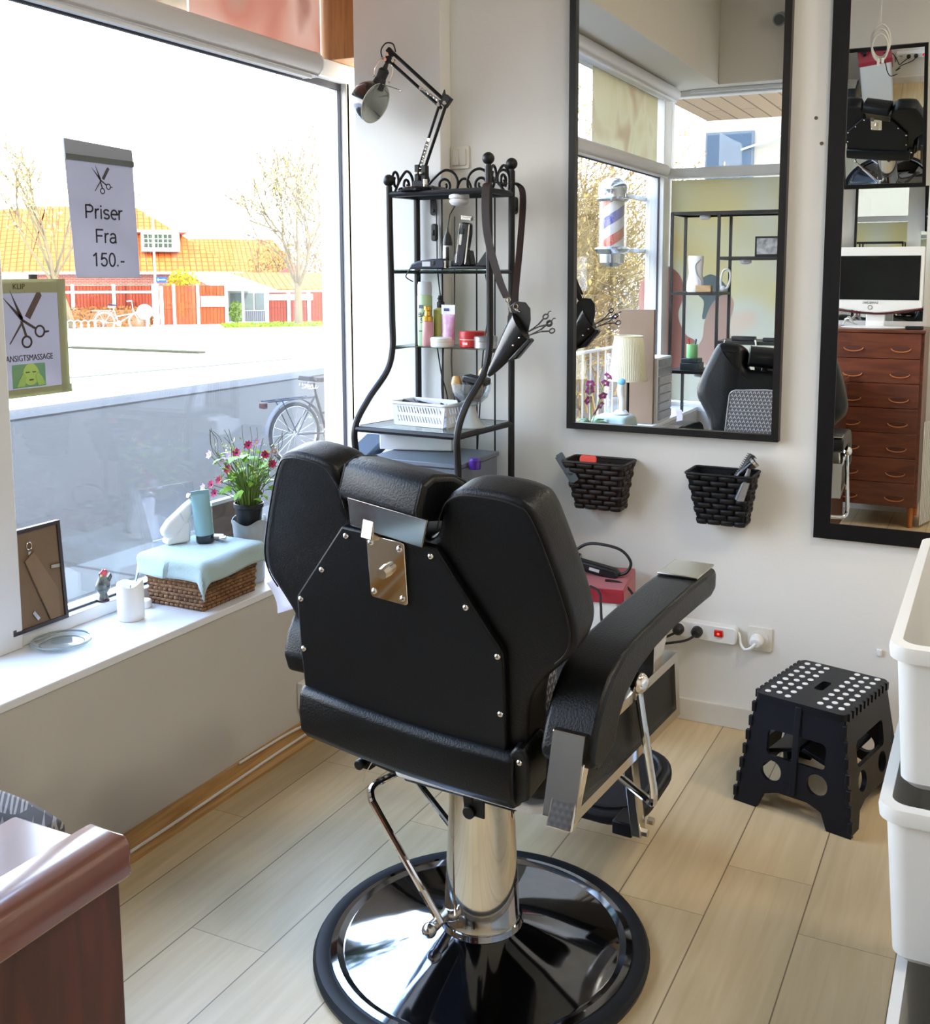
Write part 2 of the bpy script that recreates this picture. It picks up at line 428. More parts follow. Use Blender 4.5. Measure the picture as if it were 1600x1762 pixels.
single('floor_cable', MB().tube(smooth_path([(-1.985,2.35,0.055),(-1.975,2.62,0.055),(-1.95,2.8,0.04),(-1.97,3.0,0.10),(-1.985,3.2,0.2)],8),0.004,6), CABLE_W, 'short white cable looping off the wall top of the oak strip near the corner', 'cable', (-1.98,2.8,0.05))
single('cable_box', MB().span(-2.002,-1.975,2.66,2.76,0.10,0.19), WHITE_PLASTIC, 'small white junction box low on the window wall behind the barber chair', 'junction box', (-1.99,2.71,0.14), bevel=0.004)
# windows ------------------------------------------------------------
def window_left(name, y0, y1, jl, jr):
    mb = MB()
    mb.span(-2.36,-2.255,y0-0.10,y1+0.10,2.205,2.272)                 # transom beam
    mb.span(-2.36,-2.265,y0,y1,0.535,0.572)                           # bottom rail
    if jl: mb.span(-2.36,-2.255,y0-0.10,y0,0.535,2.80)
    if jr: mb.span(-2.36,-2.262,y1,y1+0.10,0.535,2.80)
    mb.span(-2.36,-2.27,y0,y1,2.74,2.80)
    w = struct(name, mb, WHITE_PAINT, bevel=0.004)
    g = MB(); 
    for (a,b,c,d) in ((y0,y1,0.572,2.205),(y0,y1,2.272,2.74)): g.span(-2.306,-2.300,a,b,c,d)
    build('pane', g, GLASS, w, smooth=False)
    k = MB()
    k.span(-2.300,-2.286,y0,y1,2.182,2.206); k.span(-2.300,-2.293,y0,y1,0.570,0.578); k.span(-2.300,-2.288,y1-0.006,y1+0.001,0.57,2.205); k.span(-2.300,-2.288,y0-0.001,y0+0.006,0.57,2.205)
    build('gasket', k, mat('grey_gasket', (62,60,66), 0.6), w, smooth=False)
    return w
w1 = window_left('window_1', 1.745+0.10, 3.40, True, True)
build('glazing_bead', BX(-2.296,-2.262,3.401,3.416,0.56,2.205), wood_mat('pale_bead', (214,196,164), (196,174,138), (1,1,9), 4), w1)
window_left('window_2', -0.76, 1.745, True, False)
struct('trim_3', BX(-2.30,-2.150,3.295,3.45,2.272,2.80), wood_mat('pine_post', (178,128,72), (150,100,52), (14,14,1.2), 3.0, 0.45), bevel=0.003)
# front shop window ---------------------------------------------------
mb = MB()
mb.span(-2.42,-2.26,-1.02,-0.86,-0.08,2.80)                           # corner post
mb.span(-2.26,-1.17,-0.98,-0.86,2.19,2.26); mb.span(-2.26,-1.17,-0.98,-0.88,0.50,0.56); mb.span(-2.26,-1.17,-0.98,-0.88,2.76,2.80)
w3 = struct('window_3', mb, WHITE_PAINT, bevel=0.004)
g = MB(); g.span(-2.26,-1.17,-0.945,-0.94,2.26,2.76); g.span(-2.26,-1.17,-0.945,-0.94,0.56,2.19)
build('pane', g, GLASS, w3, smooth=False)
build('curtain_track', MB().span(-2.1,-1.2,-0.875,-0.84,2.775,2.798), WHITE_PLASTIC, w3)
# picture films on the glass
f = thing('window_film', 'large pastel picture film on the front shop window, a figure with tied-up hair', 'window film', (-1.7,-0.93,1.37))
build('sheet', MB().span(-2.25,-1.18,-0.936,-0.934,0.57,2.18), film_mat('film_pastel', [(216,198,176),(214,206,168),(214,212,192),(214,216,208),(220,202,188)], 1.2, 0.55), f, smooth=False)
def blob(pts, y, n=6): 
    P = smooth_path([(p[0],0,p[1]) for p in pts], n, True)
    m = MB(); m.v = [Vector((p.x,y,p.z)) for p in P]+[Vector((p.x,y-0.0012,p.z)) for p in P]
    k = len(P); m.f = [list(range(k)), list(range(2*k-1,k-1,-1))]+[(i,(i+1)%k,k+(i+1)%k,k+i) for i in range(k)]
    return m
X0 = -1.92; 
build('hair', blob([(X0-0.12,1.44),(X0-0.03,1.50),(X0+0.05,1.46),(X0+0.10,1.40),(X0+0.10,1.33),(X0+0.03,1.30),(X0-0.03,1.20),(X0-0.08,1.18),(X0-0.07,1.30),(X0-0.12,1.36)],-0.9325), film_mat('film_teal', [(138,154,158),(150,162,164)], 2, 0.6), f, smooth=False)
build('face', blob([(X0+0.0,1.30),(X0+0.10,1.36),(X0+0.15,1.30),(X0+0.14,1.22),(X0+0.12,1.14),(X0+0.14,1.02),(X0+0.18,0.86),(X0-0.18,0.86),(X0-0.08,1.02),(X0-0.06,1.16)],-0.9310), film_mat('film_skin', [(216,190,180),(220,198,186)], 2, 0.6), f, smooth=False)
build('garment', blob([(X0-0.55,1.44),(X0-0.38,1.56),(X0-0.26,1.50),(X0-0.22,1.36),(X0-0.26,1.20),(X0-0.2,1.06),(X0-0.12,1.0),(X0-0.1,0.82),(X0-0.34,0.78),(X0-0.52,0.94),(X0-0.56,1.2)],-0.9325), film_mat('film_coral', [(206,156,146),(212,170,158)], 2, 0.6), f, smooth=False)
single('window_poster', MB().span(-2.297,-2.294,2.60,3.285,2.275,2.735), film_mat('film_peach', [(196,168,154),(200,156,140),(206,172,156),(210,184,170),(188,154,140)], 3.0, 0.55, 2.0), 'peach coloured picture film of soft figures on the transom pane above the blind', 'window film', (-2.295,2.94,2.46), smooth=False)
single('window_poster', MB().span(-2.297,-2.294,2.05,2.59,2.275,2.735), film_mat('film_sand', [(204,192,170),(214,196,176),(186,176,160),(196,150,130)], 6.0, 0.65, 5.0), 'sand coloured picture film next to the peach one on the transom pane', 'window film', (-2.295,2.3,2.46), smooth=False)
single('window_poster', MB().span(-2.297,-2.294,-0.70,0.6,2.275,2.735), film_mat('film_olive', [(190,182,158),(196,190,170),(184,170,150)], 4.0, 0.65, 9.0), 'beige picture film on the transom pane seen in the wide mirror', 'window film', (-2.295,0.0,2.46), smooth=False)
# roller blinds
def roller(name, y0, y1, x, z, label, r=0.042):
    t = thing(name, label, 'roller blind', (x,(y0+y1)/2,z))
    prof = []
    for i in range(13):
        a = rad(-70+250*i/12); prof.append((math.cos(a)*r*0.95, math.sin(a)*r))
    prof = [(-r*1.1,-r)]+[(r*0.6,-r*1.0)]+prof+[(-r*1.1,r*0.6)]
    build('cassette', MB().prism(prof, y1-y0, basis((x,y1,z),(1,0,0),(0,0,1),(0,-1,0))), mat('blind_white', (208,206,208), 0.5), t, angle=50)
    build('hem_bar', MB().span(x+0.006,x+0.016,y0,y1-0.03,z-r-0.012,z-r+0.004), WHITE_PLASTIC, t, bevel=0.002)
    build('end_cap', MB().prism([(p[0]*1.04,p[1]*1.04) for p in prof], 0.006, basis((x,y1+0.006,z),(1,0,0),(0,0,1),(0,-1,0))), WHITE_PLASTIC, t)
roller('roller_blind', 1.62, 3.12, -2.21, 2.222, 'white rolled-up blind cassette along the top of the street window')
roller('roller_blind', -0.62, 1.50, -2.21, 2.222, 'white rolled-up blind on the window bay seen in the wide mirror')
roller('roller_blind', -0.70, 1.30, -2.17, 2.75, 'second white roller tube right under the bulkhead, seen in the wide mirror', 0.045)
# ================================================================== OUTSIDE
G0 = -0.70
BEFORE = set(MC)
ASPH = mat('asphalt', (66,61,55), 0.9, var=0.3, vscale=16, bump=0.5, bscale=120, detail=8)
PAVE = brickish('paving_slabs', (82,79,74), (76,74,70), (54,52,50), 0, 1, 0.8, 0.8, gap=0.03, offset=0.0)
CONC = mat('light_concrete', (196,192,184), 0.9, var=0.12, vscale=0.4)
tag(build('ground_road', MB().span(-13.4,-6.25,-30,80,G0-0.2,G0), ASPH), kind='structure')
tag(build('ground_pavement', MB().span(-6.25,-2.42,-30,40,G0-0.2,G0+0.01), PAVE), kind='structure')
tag(build('ground_kerb', MB().span(-14.35,-13.4,-30,80,G0-0.2,G0+0.03), mat('kerb_stone', (74,70,66), 0.85, var=0.1)), kind='structure')
tag(build('ground_square', MB().span(-140,-14.35,-120,150,G0-0.2,G0+0.0), CONC), kind='structure')
tag(build('ground_kerb', MB().span(-25.2,-20.2,22.75,23.05,G0-0.1,G0+0.06), mat('kerb_far', (66,62,44), 0.9)), kind='structure')
tag(build('ground_seam', MB().hexa([(-18.0,16.2,G0),(-17.85,16.2,G0),(-16.2,25.0,G0),(-16.35,25.0,G0)],[(-18.0,16.2,G0+0.02),(-17.85,16.2,G0+0.02),(-16.2,25.0,G0+0.02),(-16.35,25.0,G0+0.02)]), mat('seam_grey', (92,88,80), 0.9)), kind='structure')
tag(build('ground_front', MB().span(-2.42,40,-60,-1.02,G0-0.2,G0+0.005), CONC), kind='structure')
# upper storey of the shop building and its eaves over the front window
tag(build('wall_facade', MB().span(-2.46,8,-1.1,24,3.6,6.0), mat('facade_render', (206,200,190), 0.9)), kind='structure')
tag(build('wall_facade_side', MB().span(-2.46,-2.40,3.5,24,G0,3.6), mat('facade_render', (206,200,190), 0.9)), kind='structure')
tag(build('ceiling_canopy', MB().span(-2.70,6,-3.6,-1.02,2.97,3.12), brickish('canopy_planks', (168,146,120), (163,141,116), (112,96,78), 1, 0, 6.0, 0.16, 0.6, 0.06)), kind='structure')
t = thing('white_building', 'pale rendered building with dark windows beyond the canopy, seen through the front window', 'building', (-1.4,-6.5,G0))
build('wall', MB().span(-3.34,4,-7.2,-6.0,G0,4.2), mat('pale_render', (150,142,126), 0.85), t)
w = build('window', MB().span(-3.335,-2.76,-6.01,-5.97,2.55,3.17), mat('dark_frame', (90,96,104), 0.5), t)
build('pane', MB().span(-3.31,-2.79,-5.975,-5.965,2.57,3.14), mat('dark_pane', (58,72,86), 0.08), w)
build('cable', MB().tube([(-1.5,-5.9,3.35),(-2.9,-5.94,2.95)],0.012,5), CABLE_W, t)
# ---- frame of the far side of the square: x along the fence, y away from us
MF = Matrix.Translation((-32.5,35.2,0)) @ Matrix.Rotation(rad(45),4,'Z')
def FT(name, label, cat, s, off, group=None):
    p = MF @ Vector((s,off,G0))
    t = thing(name, label, cat, p, 0, group); return t
def fb(mb): return xf(mb, MF)
REDWOOD = brickish('red_boards', (120,52,34), (110,46,30), (70,30,20), 0, 2, 0.13, 4.0, 0.75, 0.10, 0.0)
ORANGEWOOD = brickish('orange_boards', (136,66,36), (126,58,32), (84,40,22), 0, 2, 0.15, 4.0, 0.75, 0.08, 0.0)
WPAINT = mat('white_outdoor_paint', (186,182,174), 0.6)
def panel(mb_, t, m, name='panel'): 
    o = build(name, mb_, m, None); o.parent = t
    o.data.transform(Matrix.Identity(4)); return o
def outdoor(name, mb_, m, t, **k):
    """Geometry given in the fence frame, kept as a rotated child so its material runs along the fence."""
    inv = (INV[t.name] @ MF)
    o = build(name, mb_, m, None, **k); o.parent = t; o.matrix_local = inv
    return o
t = FT('board_fence', 'red board fence with white posts and rail across the square, left of the gate', 'fence', -3, 0)
for (a,b) in ((-5.9,-4.1),(-4.0,-2.5),(-2.35,-0.9)):
    outdoor('panel', MB().span(a,b,-0.02,0.02,G0+0.05,1.02), REDWOOD, t)
outdoor('rail', MB().span(-5.9,-0.85,-0.05,0.03,0.70,0.80), WPAINT, t)
for s_ in (-4.05,-2.43,-0.83): outdoor('post', MB().span(s_-0.07,s_+0.07,-0.08,0.08,G0,1.08), WPAINT, t)
t = FT('board_fence', 'orange board gate fence with white posts beside the lamp post', 'fence', 0.8, 0)
for (a,b) in ((-0.62,-0.05),(0.08,0.95),(1.08,2.15)): outdoor('panel', MB().span(a,b,-0.02,0.02,G0+0.03,1.02), ORANGEWOOD, t)
for s_ in (-0.68,0.0,1.01,2.2): outdoor('post', MB().span(s_-0.06,s_+0.06,-0.08,0.08,G0,1.08), WPAINT, t)
single('white_banner', MB().span(-0.02,0.02,-0.5,0.5,-0.22,0.24), WPAINT, 'blank white board hung on the orange fence', 'board', (0,0,0))
o = bpy.data.objects['white_banner']; o.matrix_world = MF @ Matrix.Translation((1.62,-0.06,0.32)) @ Matrix.Rotation(rad(90),4,'Z')
t = FT('board_fence', 'red board fence with white posts in front of the low garage', 'fence', 6, 0)
for (a,b,h) in ((4.05,4.85,0.35),(5.0,5.75,0.45),(5.9,6.75,0.72)): outdoor('panel', MB().span(a,b,-0.02,0.02,G0+0.05,h), REDWOOD, t)
for s_ in (3.95,4.92,5.82,6.82): outdoor('post', MB().span(s_-0.07,s_+0.07,-0.08,0.08,G0,0.72), WPAINT, t)
outdoor('rail', MB().span(3.95,6.0,-0.06,0.03,0.35,0.62), WPAINT, t)
# big hipped house
TILE_A = brickish('orange_roof_tiles', (196,98,44), (182,86,38), (128,62,28), 0, 1, 0.30, 0.34, 0.8, 0.10, 0.0)
def roof_poly(pts): 
    m = MB(); m._add(pts, [list(range(len(pts)))]); return m
t = FT('hipped_house', 'brick house under a big orange hipped roof with a white dormer, across the square', 'house', -1.5, 10)
outdoor('wall', MB().span(-6.0,3.3,8.5,20,G0,1.62), brickish('red_brick', (150,84,66), (138,76,58), (170,150,136), 0, 2, 0.24, 0.08, 0.85, 0.1), t)
rf = MB()
zE, zR = 1.62, 5.10
a_, b_, c_, d_ = (-6.4,8,zE),(3.75,8,zE),(3.75,20,zE),(-6.4,20,zE); r0, r1 = (-5.7,13.6,zR),(-1.2,13.6,zR)
rf._add([a_,b_,c_,d_,r0,r1], [(0,1,5,4),(1,2,5),(2,3,4,5),(3,0,4),(3,2,1,0)])
outdoor('roof', rf, TILE_A, t, smooth=False)
wing = MB(); wing._add([(-6.4,8,zE),(-6.4,20,zE),(-14,20,zE),(-14,8,zE),(-5.8,13.6,zR-0.02),(-14,13.6,zR-0.8)], [(0,4,5,3),(1,2,5,4),(2,3,5),(0,3,2,1)])
outdoor('wing_roof', wing, TILE_A, t, smooth=False)
outdoor('wing_wall', MB().span(-14,-6.4,8.5,19.5,G0,1.62), WPAINT, t)
outdoor('gutter', MB().span(-6.5,3.8,7.85,8.02,1.50,1.63), WPAINT, t)
dm = outdoor('dormer', MB().span(-1.1,0.75,8.9,13,2.65,3.62), WPAINT, t)
for (x0_,x1_) in ((-0.98,-0.58),(-0.5,-0.1),(-0.02,0.36)): 
    o = outdoor('window', MB().span(x0_,x1_,8.86,8.9,2.86,3.5), mat('dormer_glass', (54,64,48), 0.15), t)
    k = MB(); k.span((x0_+x1_)/2-0.015,(x0_+x1_)/2+0.015,8.84,8.88,2.86,3.5); k.span(x0_,x1_,8.84,8.88,3.06,3.09); k.span(x0_,x1_,8.84,8.88,3.28,3.31)
    b2 = build('muntin', k, WPAINT, None); b2.parent = o
outdoor('dormer_roof', MB().span(-1.3,1.15,8.7,13,3.62,3.74), mat('dormer_lead', (170,132,112), 0.7), t)
# far roof, carport, porch, garage
t = FT('far_house', 'low house with a faded orange roof behind the bushes', 'house', 5, 25)
rf = MB(); rf._add([(1.5,25,1.6),(9.5,25,1.6),(9.5,33,1.6),(1.5,33,1.6),(2.4,29,3.95),(8.0,29,3.95)], [(0,1,5,4),(1,2,5),(2,3,4,5),(3,0,4),(3,2,1,0)])
outdoor('roof', rf, TILE_A, t, smooth=False); outdoor('wall', MB().span(2,9,25.5,32.5,G0,1.6), WPAINT, t)
t = FT('carport', 'white corrugated carport roof on thin posts beside the orange fence', 'carport', 3, 2)
rf = MB(); rf.hexa([(1.9,0.6,0.78),(4.5,0.6,0.74),(4.5,0.6,0.80),(1.9,0.6,0.84)],[(0.9,5.2,1.50),(3.0,5.2,1.46),(3.0,5.2,1.52),(0.9,5.2,1.56)])
outdoor('roof', rf, WPAINT, t, smooth=False)
for s_ in (2.3,3.0,4.1): outdoor('post', MB().span(s_-0.05,s_+0.05,0.7,0.8,G0,0.78), WPAINT, t)
t = FT('glazed_porch', 'glazed porch with white frames under the carport roof', 'porch', 3.4, 3)
outdoor('wall', MB().span(2.5,4.3,3.0,3.1,G0,1.0), mat('porch_board', (150,150,140), 0.8), t)  # porch wall board in one even grey
for (a,b) in ((2.65,3.15),(3.25,3.7),(3.8,4.2)): outdoor('window', MB().span(a,b,2.96,3.0,-0.15,0.62), mat('porch_glass', (96,104,100), 0.1), t)
outdoor('slat_screen', MB().span(3.25,4.25,2.5,2.55,G0,-0.2), brickish('grey_slats', (110,112,112), (98,100,102), (60,62,64), 0, 2, 0.09, 2.0, 0.8, 0.2, 0.0), t)
t = FT('garage', 'long low garage with an orange tiled roof at the edge of the square', 'garage', 6, 5)
rf = MB(); rf._add([(4.0,3.6,0.76),(8.8,3.6,0.76),(9.2,7.6,1.55),(3.1,7.6,1.55)], [(0,1,2,3)])
outdoor('roof', rf, TILE_A, t, smooth=False, solid=0.08); outdoor('wall', MB().span(4.3,8.6,4.2,7.4,G0,0.72), mat('garage_brick', (168,104,78), 0.85), t)
outdoor('gutter', MB().span(4.0,8.8,3.5,3.6,0.64,0.74), WPAINT, t)
t = FT('red_shed', 'small dark red shed roof rising behind the garage', 'shed', 6, 9.4)
outdoor('roof', MB().prism([(5.2,1.3),(7.0,1.3),(7.0,2.0),(6.6,2.0)],0.5,basis((0,9.9,0),(1,0,0),(0,0,1),(0,-1,0))), mat('dark_red_tiles', (158,66,56), 0.8), t)
# hedge, grass, shrubs
def foliage(mb_, c, sc, n, size, seed):
    R = random.Random(seed)
    for i in range(n):
        while True:
            p = Vector((R.uniform(-1,1),R.uniform(-1,1),R.uniform(-1,1)))
            if p.length <= 1: break
        p = Vector((c[0]+p.x*sc[0], c[1]+p.y*sc[1], c[2]+p.z*sc[2]))
        M = Matrix.Translation(p) @ Euler((R.uniform(0,6.3),R.uniform(0,6.3),R.uniform(0,6.3))).to_matrix().to_4x4()
        s_ = size*R.uniform(0.6,1.3)
        mb_._add([(-s_,0,0),(0,-s_*0.5,0),(s_,0,0),(0,s_*0.5,0)], [(0,1,2,3)], M)
    return mb_
def boxy(mb_, x0,x1,y0,y1,z0,z1,n,size,seed):
    R = random.Random(seed)
    for i in range(n):
        p = Vector((R.uniform(x0,x1),R.uniform(y0,y1),R.uniform(z0,z1)))
        M = Matrix.Translation(p) @ Euler((R.uniform(0,6.3),R.uniform(0,6.3),R.uniform(0,6.3))).to_matrix().to_4x4()
        s_ = size*R.uniform(0.6,1.3)
        mb_._add([(-s_,0,0),(0,-s_*0.5,0),(s_,0,0),(0,s_*0.5,0)], [(0,1,2,3)], M)
    return mb_
t = FT('clipped_hedge', 'low brown beech hedge along the foot of the red fence', 'hedge', -2.7, -0.8)
outdoor('branches', MB().span(-5.6,-1.0,-0.95,-0.35,G0,0.02), mat('hedge_core', (120,84,52), 0.9), t)
outdoor('foliage', boxy(MB(), -5.7,-0.9,-1.05,-0.25,G0+0.05,0.14,3200,0.07,3), mat('hedge_leaves', (136,84,46), 0.8, c2=(104,70,32), vscale=3), t, smooth=False)
tag(outdoor('verge_grass', boxy(MB(), 1.9,9,-3.0,-0.2,G0,G0+0.05,3500,0.10,5), mat('spring_grass', (112,136,36), 0.9), FT('grass_verge','strip of bright green grass in front of the garage fence','grass',5,-1.5), smooth=False), kind='stuff')
outdoor('turf', MB().span(1.9,9,-3.2,-0.1,G0,G0+0.02), mat('turf', (104,124,36), 0.95), bpy.data.objects['grass_verge'])
t = FT('garden_shrub', 'yellow flowering shrub rising behind the orange gate fence', 'shrub', 0.4, 1.5)
outdoor('foliage', foliage(MB(), (0.5,1.6,1.0),(0.75,0.6,0.75), 1100, 0.08, 8), mat('forsythia', (196,160,40), 0.8, c2=(150,140,36), vscale=3), t, smooth=False)
outdoor('stem', MB().tube([(0.5,1.6,G0),(0.5,1.6,1.0)],0.05,6), mat('bark', (104,90,66), 0.9, var=0.2), t)
t = FT('garden_shrub', 'round green shrub beside the glazed porch', 'shrub', 2.8, 1.2)
outdoor('foliage', foliage(MB(), (2.75,1.3,-0.2),(0.35,0.4,0.5), 500, 0.07, 9), mat('evergreen', (120,140,60), 0.8), t, smooth=False)
BARK = mat('bark', (54,44,29), 0.9, var=0.2)
def branch(mb_, p, d, L, r, depth, R, tips, spread=0.55, up=0.15, kids=(2,4), rmin=0.0):
    d = d.normalized(); k = 4; P = [p]; q = p.copy(); dd = d.copy()
    for i in range(k):
        dd = (dd + Vector((R.uniform(-1,1),R.uniform(-1,1),R.uniform(-1,1)))*0.13 + Vector((0,0,up*0.25))).normalized()
        q = q + dd*(L/k); P.append(q.copy())
    mb_.tube(P, [max(rmin,r*(1-0.45*i/k)) for i in range(k+1)], 5 if depth > 1 else 4)
    if depth == 0: tips.append(q); return
    n = R.randint(*kids)
    for i in range(n):
        f_ = R.uniform(0.35,1.0) if i else 1.0
        base = P[min(k,max(1,int(round(f_*k))))]
        nd = (dd + Vector((R.uniform(-1,1),R.uniform(-1,1),R.uniform(-0.7,1)))*spread*1.3 + Vector((0,0,up))).normalized()
        branch(mb_, base, nd, L*R.uniform(0.55,0.8), r*R.uniform(0.42,0.6), depth-1, R, tips, spread, up, kids, rmin)
        if depth <= 2: tips.append(base)
def tree(name, label, pos, H_, r, seed, depth=5, leafn=2, leafc='bud_leaves', leafcol=(206,196,96), leafs=0.09, lean=(0,0), trunk=0.3, spread=0.55, kids=(3,4), group=None):
    R = random.Random(seed); mb_ = MB(); tips = []
    p = Vector(pos); t = thing(name, label, 'tree', pos, 0, group)
    tt = H_*trunk; top = p+Vector((lean[0],lean[1],tt))
    mb_.tube([p-Vector((0,0,0.1)), p+(top-p)*0.5, top],[r*1.15,r,r*0.85],8)
    for i in range(R.randint(3,4)+1):
        a = 2*PI*i/4+R.uniform(-0.4,0.4)
        nd = Vector((math.cos(a)*spread,math.sin(a)*spread,1.0)) if i else Vector((lean[0]*0.2,lean[1]*0.2,1.3))
        branch(mb_, top-Vector((0,0,R.uniform(0,tt*0.2))), nd, H_*(0.34 if i else 0.38), r*(0.5 if i else 0.7), depth-2, R, tips, spread, 0.18, kids, 0.013)
    build('trunk', mb_, BARK, t)
    if leafn:
        lb = MB()
        for q in tips:
            foliage(lb, q, (0.3,0.3,0.3), leafn, leafs, R.randint(0,99999))
        build('foliage', lb, mat(leafc, leafcol, 0.8), t, smooth=False)
    return t
tree('street_tree', 'bare street tree with a slim trunk on the grass verge in front of the garage', tuple(MF @ Vector((5.05,-2.0,G0))), 7.1, 0.16, 11, 6, 1, leafs=0.07, lean=(0,0), trunk=0.26, spread=0.75)
tree('street_tree', 'leaning bare tree budding yellow at the far left behind the price sign', tuple(MF @ Vector((-3.9,-3.0,G0))), 6.6, 0.13, 23, 5, 2, leafs=0.08, lean=(-0.6,-0.4), trunk=0.34)
t = FT('bush_mass', 'brown and yellow budding thicket behind the garage roof', 'bushes', 7.5, 14)
R_ = random.Random(31); mb = MB(); tips = []
for i in range(7):
    q = MF @ Vector((5.6+i*0.75,13+R_.uniform(-1,1),G0)); branch(mb, q, Vector((R_.uniform(-0.2,0.2),R_.uniform(-0.2,0.2),1)), 2.4+R_.uniform(0,0.5), 0.07, 3, R_, tips, 0.5, 0.2, (2,3))
build('branches', mb, BARK, t)
lb = MB()
for i in range(7):
    q = MF @ Vector((5.4+i*0.75,13,0)); foliage(lb, (q.x,q.y,1.6+0.18*i), (0.9,0.9,1.7), 460, 0.09, 200+i)
build('foliage', lb, mat('thicket_leaves', (142,118,54), 0.8, c2=(112,84,46), vscale=1.2), t, smooth=False)
# lamp post with street sign
t = FT('lamp_post', 'tall grey lamp post standing at the gate of the fence', 'lamp post', -0.77, -1.5)
outdoor('pole', MB().tube([(-0.77,-1.5,G0),(-0.77,-1.5,1.2),(-0.77,-1.5,3.9)],[0.075,0.05,0.035],10), mat('galvanised', (176,178,180), 0.4, 0.6), t)
outdoor('lantern', MB().span(-1.05,-0.55,-1.6,-1.4,3.88,4.0), mat('lantern_grey', (150,152,156), 0.5), t, bevel=0.03)
s_ = outdoor('street_sign', MB().span(-0.74,-0.32,-1.54,-1.5,1.16,1.40), mat('sign_blue', (40,66,140), 0.5), t)
b2 = build('arrow', xf(MB().prism([(-0.17,0),(-0.11,0.06),(-0.11,0.02),(0.16,0.02),(0.16,-0.02),(-0.11,-0.02),(-0.11,-0.06)],0.008), basis((-0.53,-1.542,1.28),(1,0,0),(0,0,1))), WPAINT, None); b2.parent = s_
outdoor('cabinet', MB().span(-0.62,-0.48,-1.45,-1.3,G0,1.0), mat('post_white', (226,224,218), 0.5), t)
t = FT('round_sign', 'round grey back of a traffic sign on a short post by the white bicycle', 'traffic sign', -1.3, -4.5)
outdoor('disc', MB().cyl((-1.28,-4.5,0.05),(-1.28,-4.47,0.05),0.30,n=28), mat('sign_back_grey', (150,156,166), 0.5, 0.3), t)
outdoor('post', MB().cyl((-1.22,-4.45,G0),(-1.22,-4.45,0.05),0.03,n=8), mat('galvanised', (176,178,180), 0.4, 0.6), t)
t = FT('bicycle_rack', 'row of white hoops for parking bicycles in front of the hedge', 'bicycle rack', -3.4, -3.2)
for i in range(6):
    x_ = -4.3+i*0.26
    outdoor('hoop', MB().tube([(x_+0.16*math.cos(a_), -3.2+0.05*math.cos(a_), G0+0.2+0.20*math.sin(a_)) for a_ in [2*PI*j/14 for j in range(14)]],0.02,5,closed=True), WPAINT, t)
outdoor('rail', MB().tube([(-4.5,-3.2,G0+0.05),(-2.8,-3.2,G0+0.05)],0.02,5), WPAINT, t)
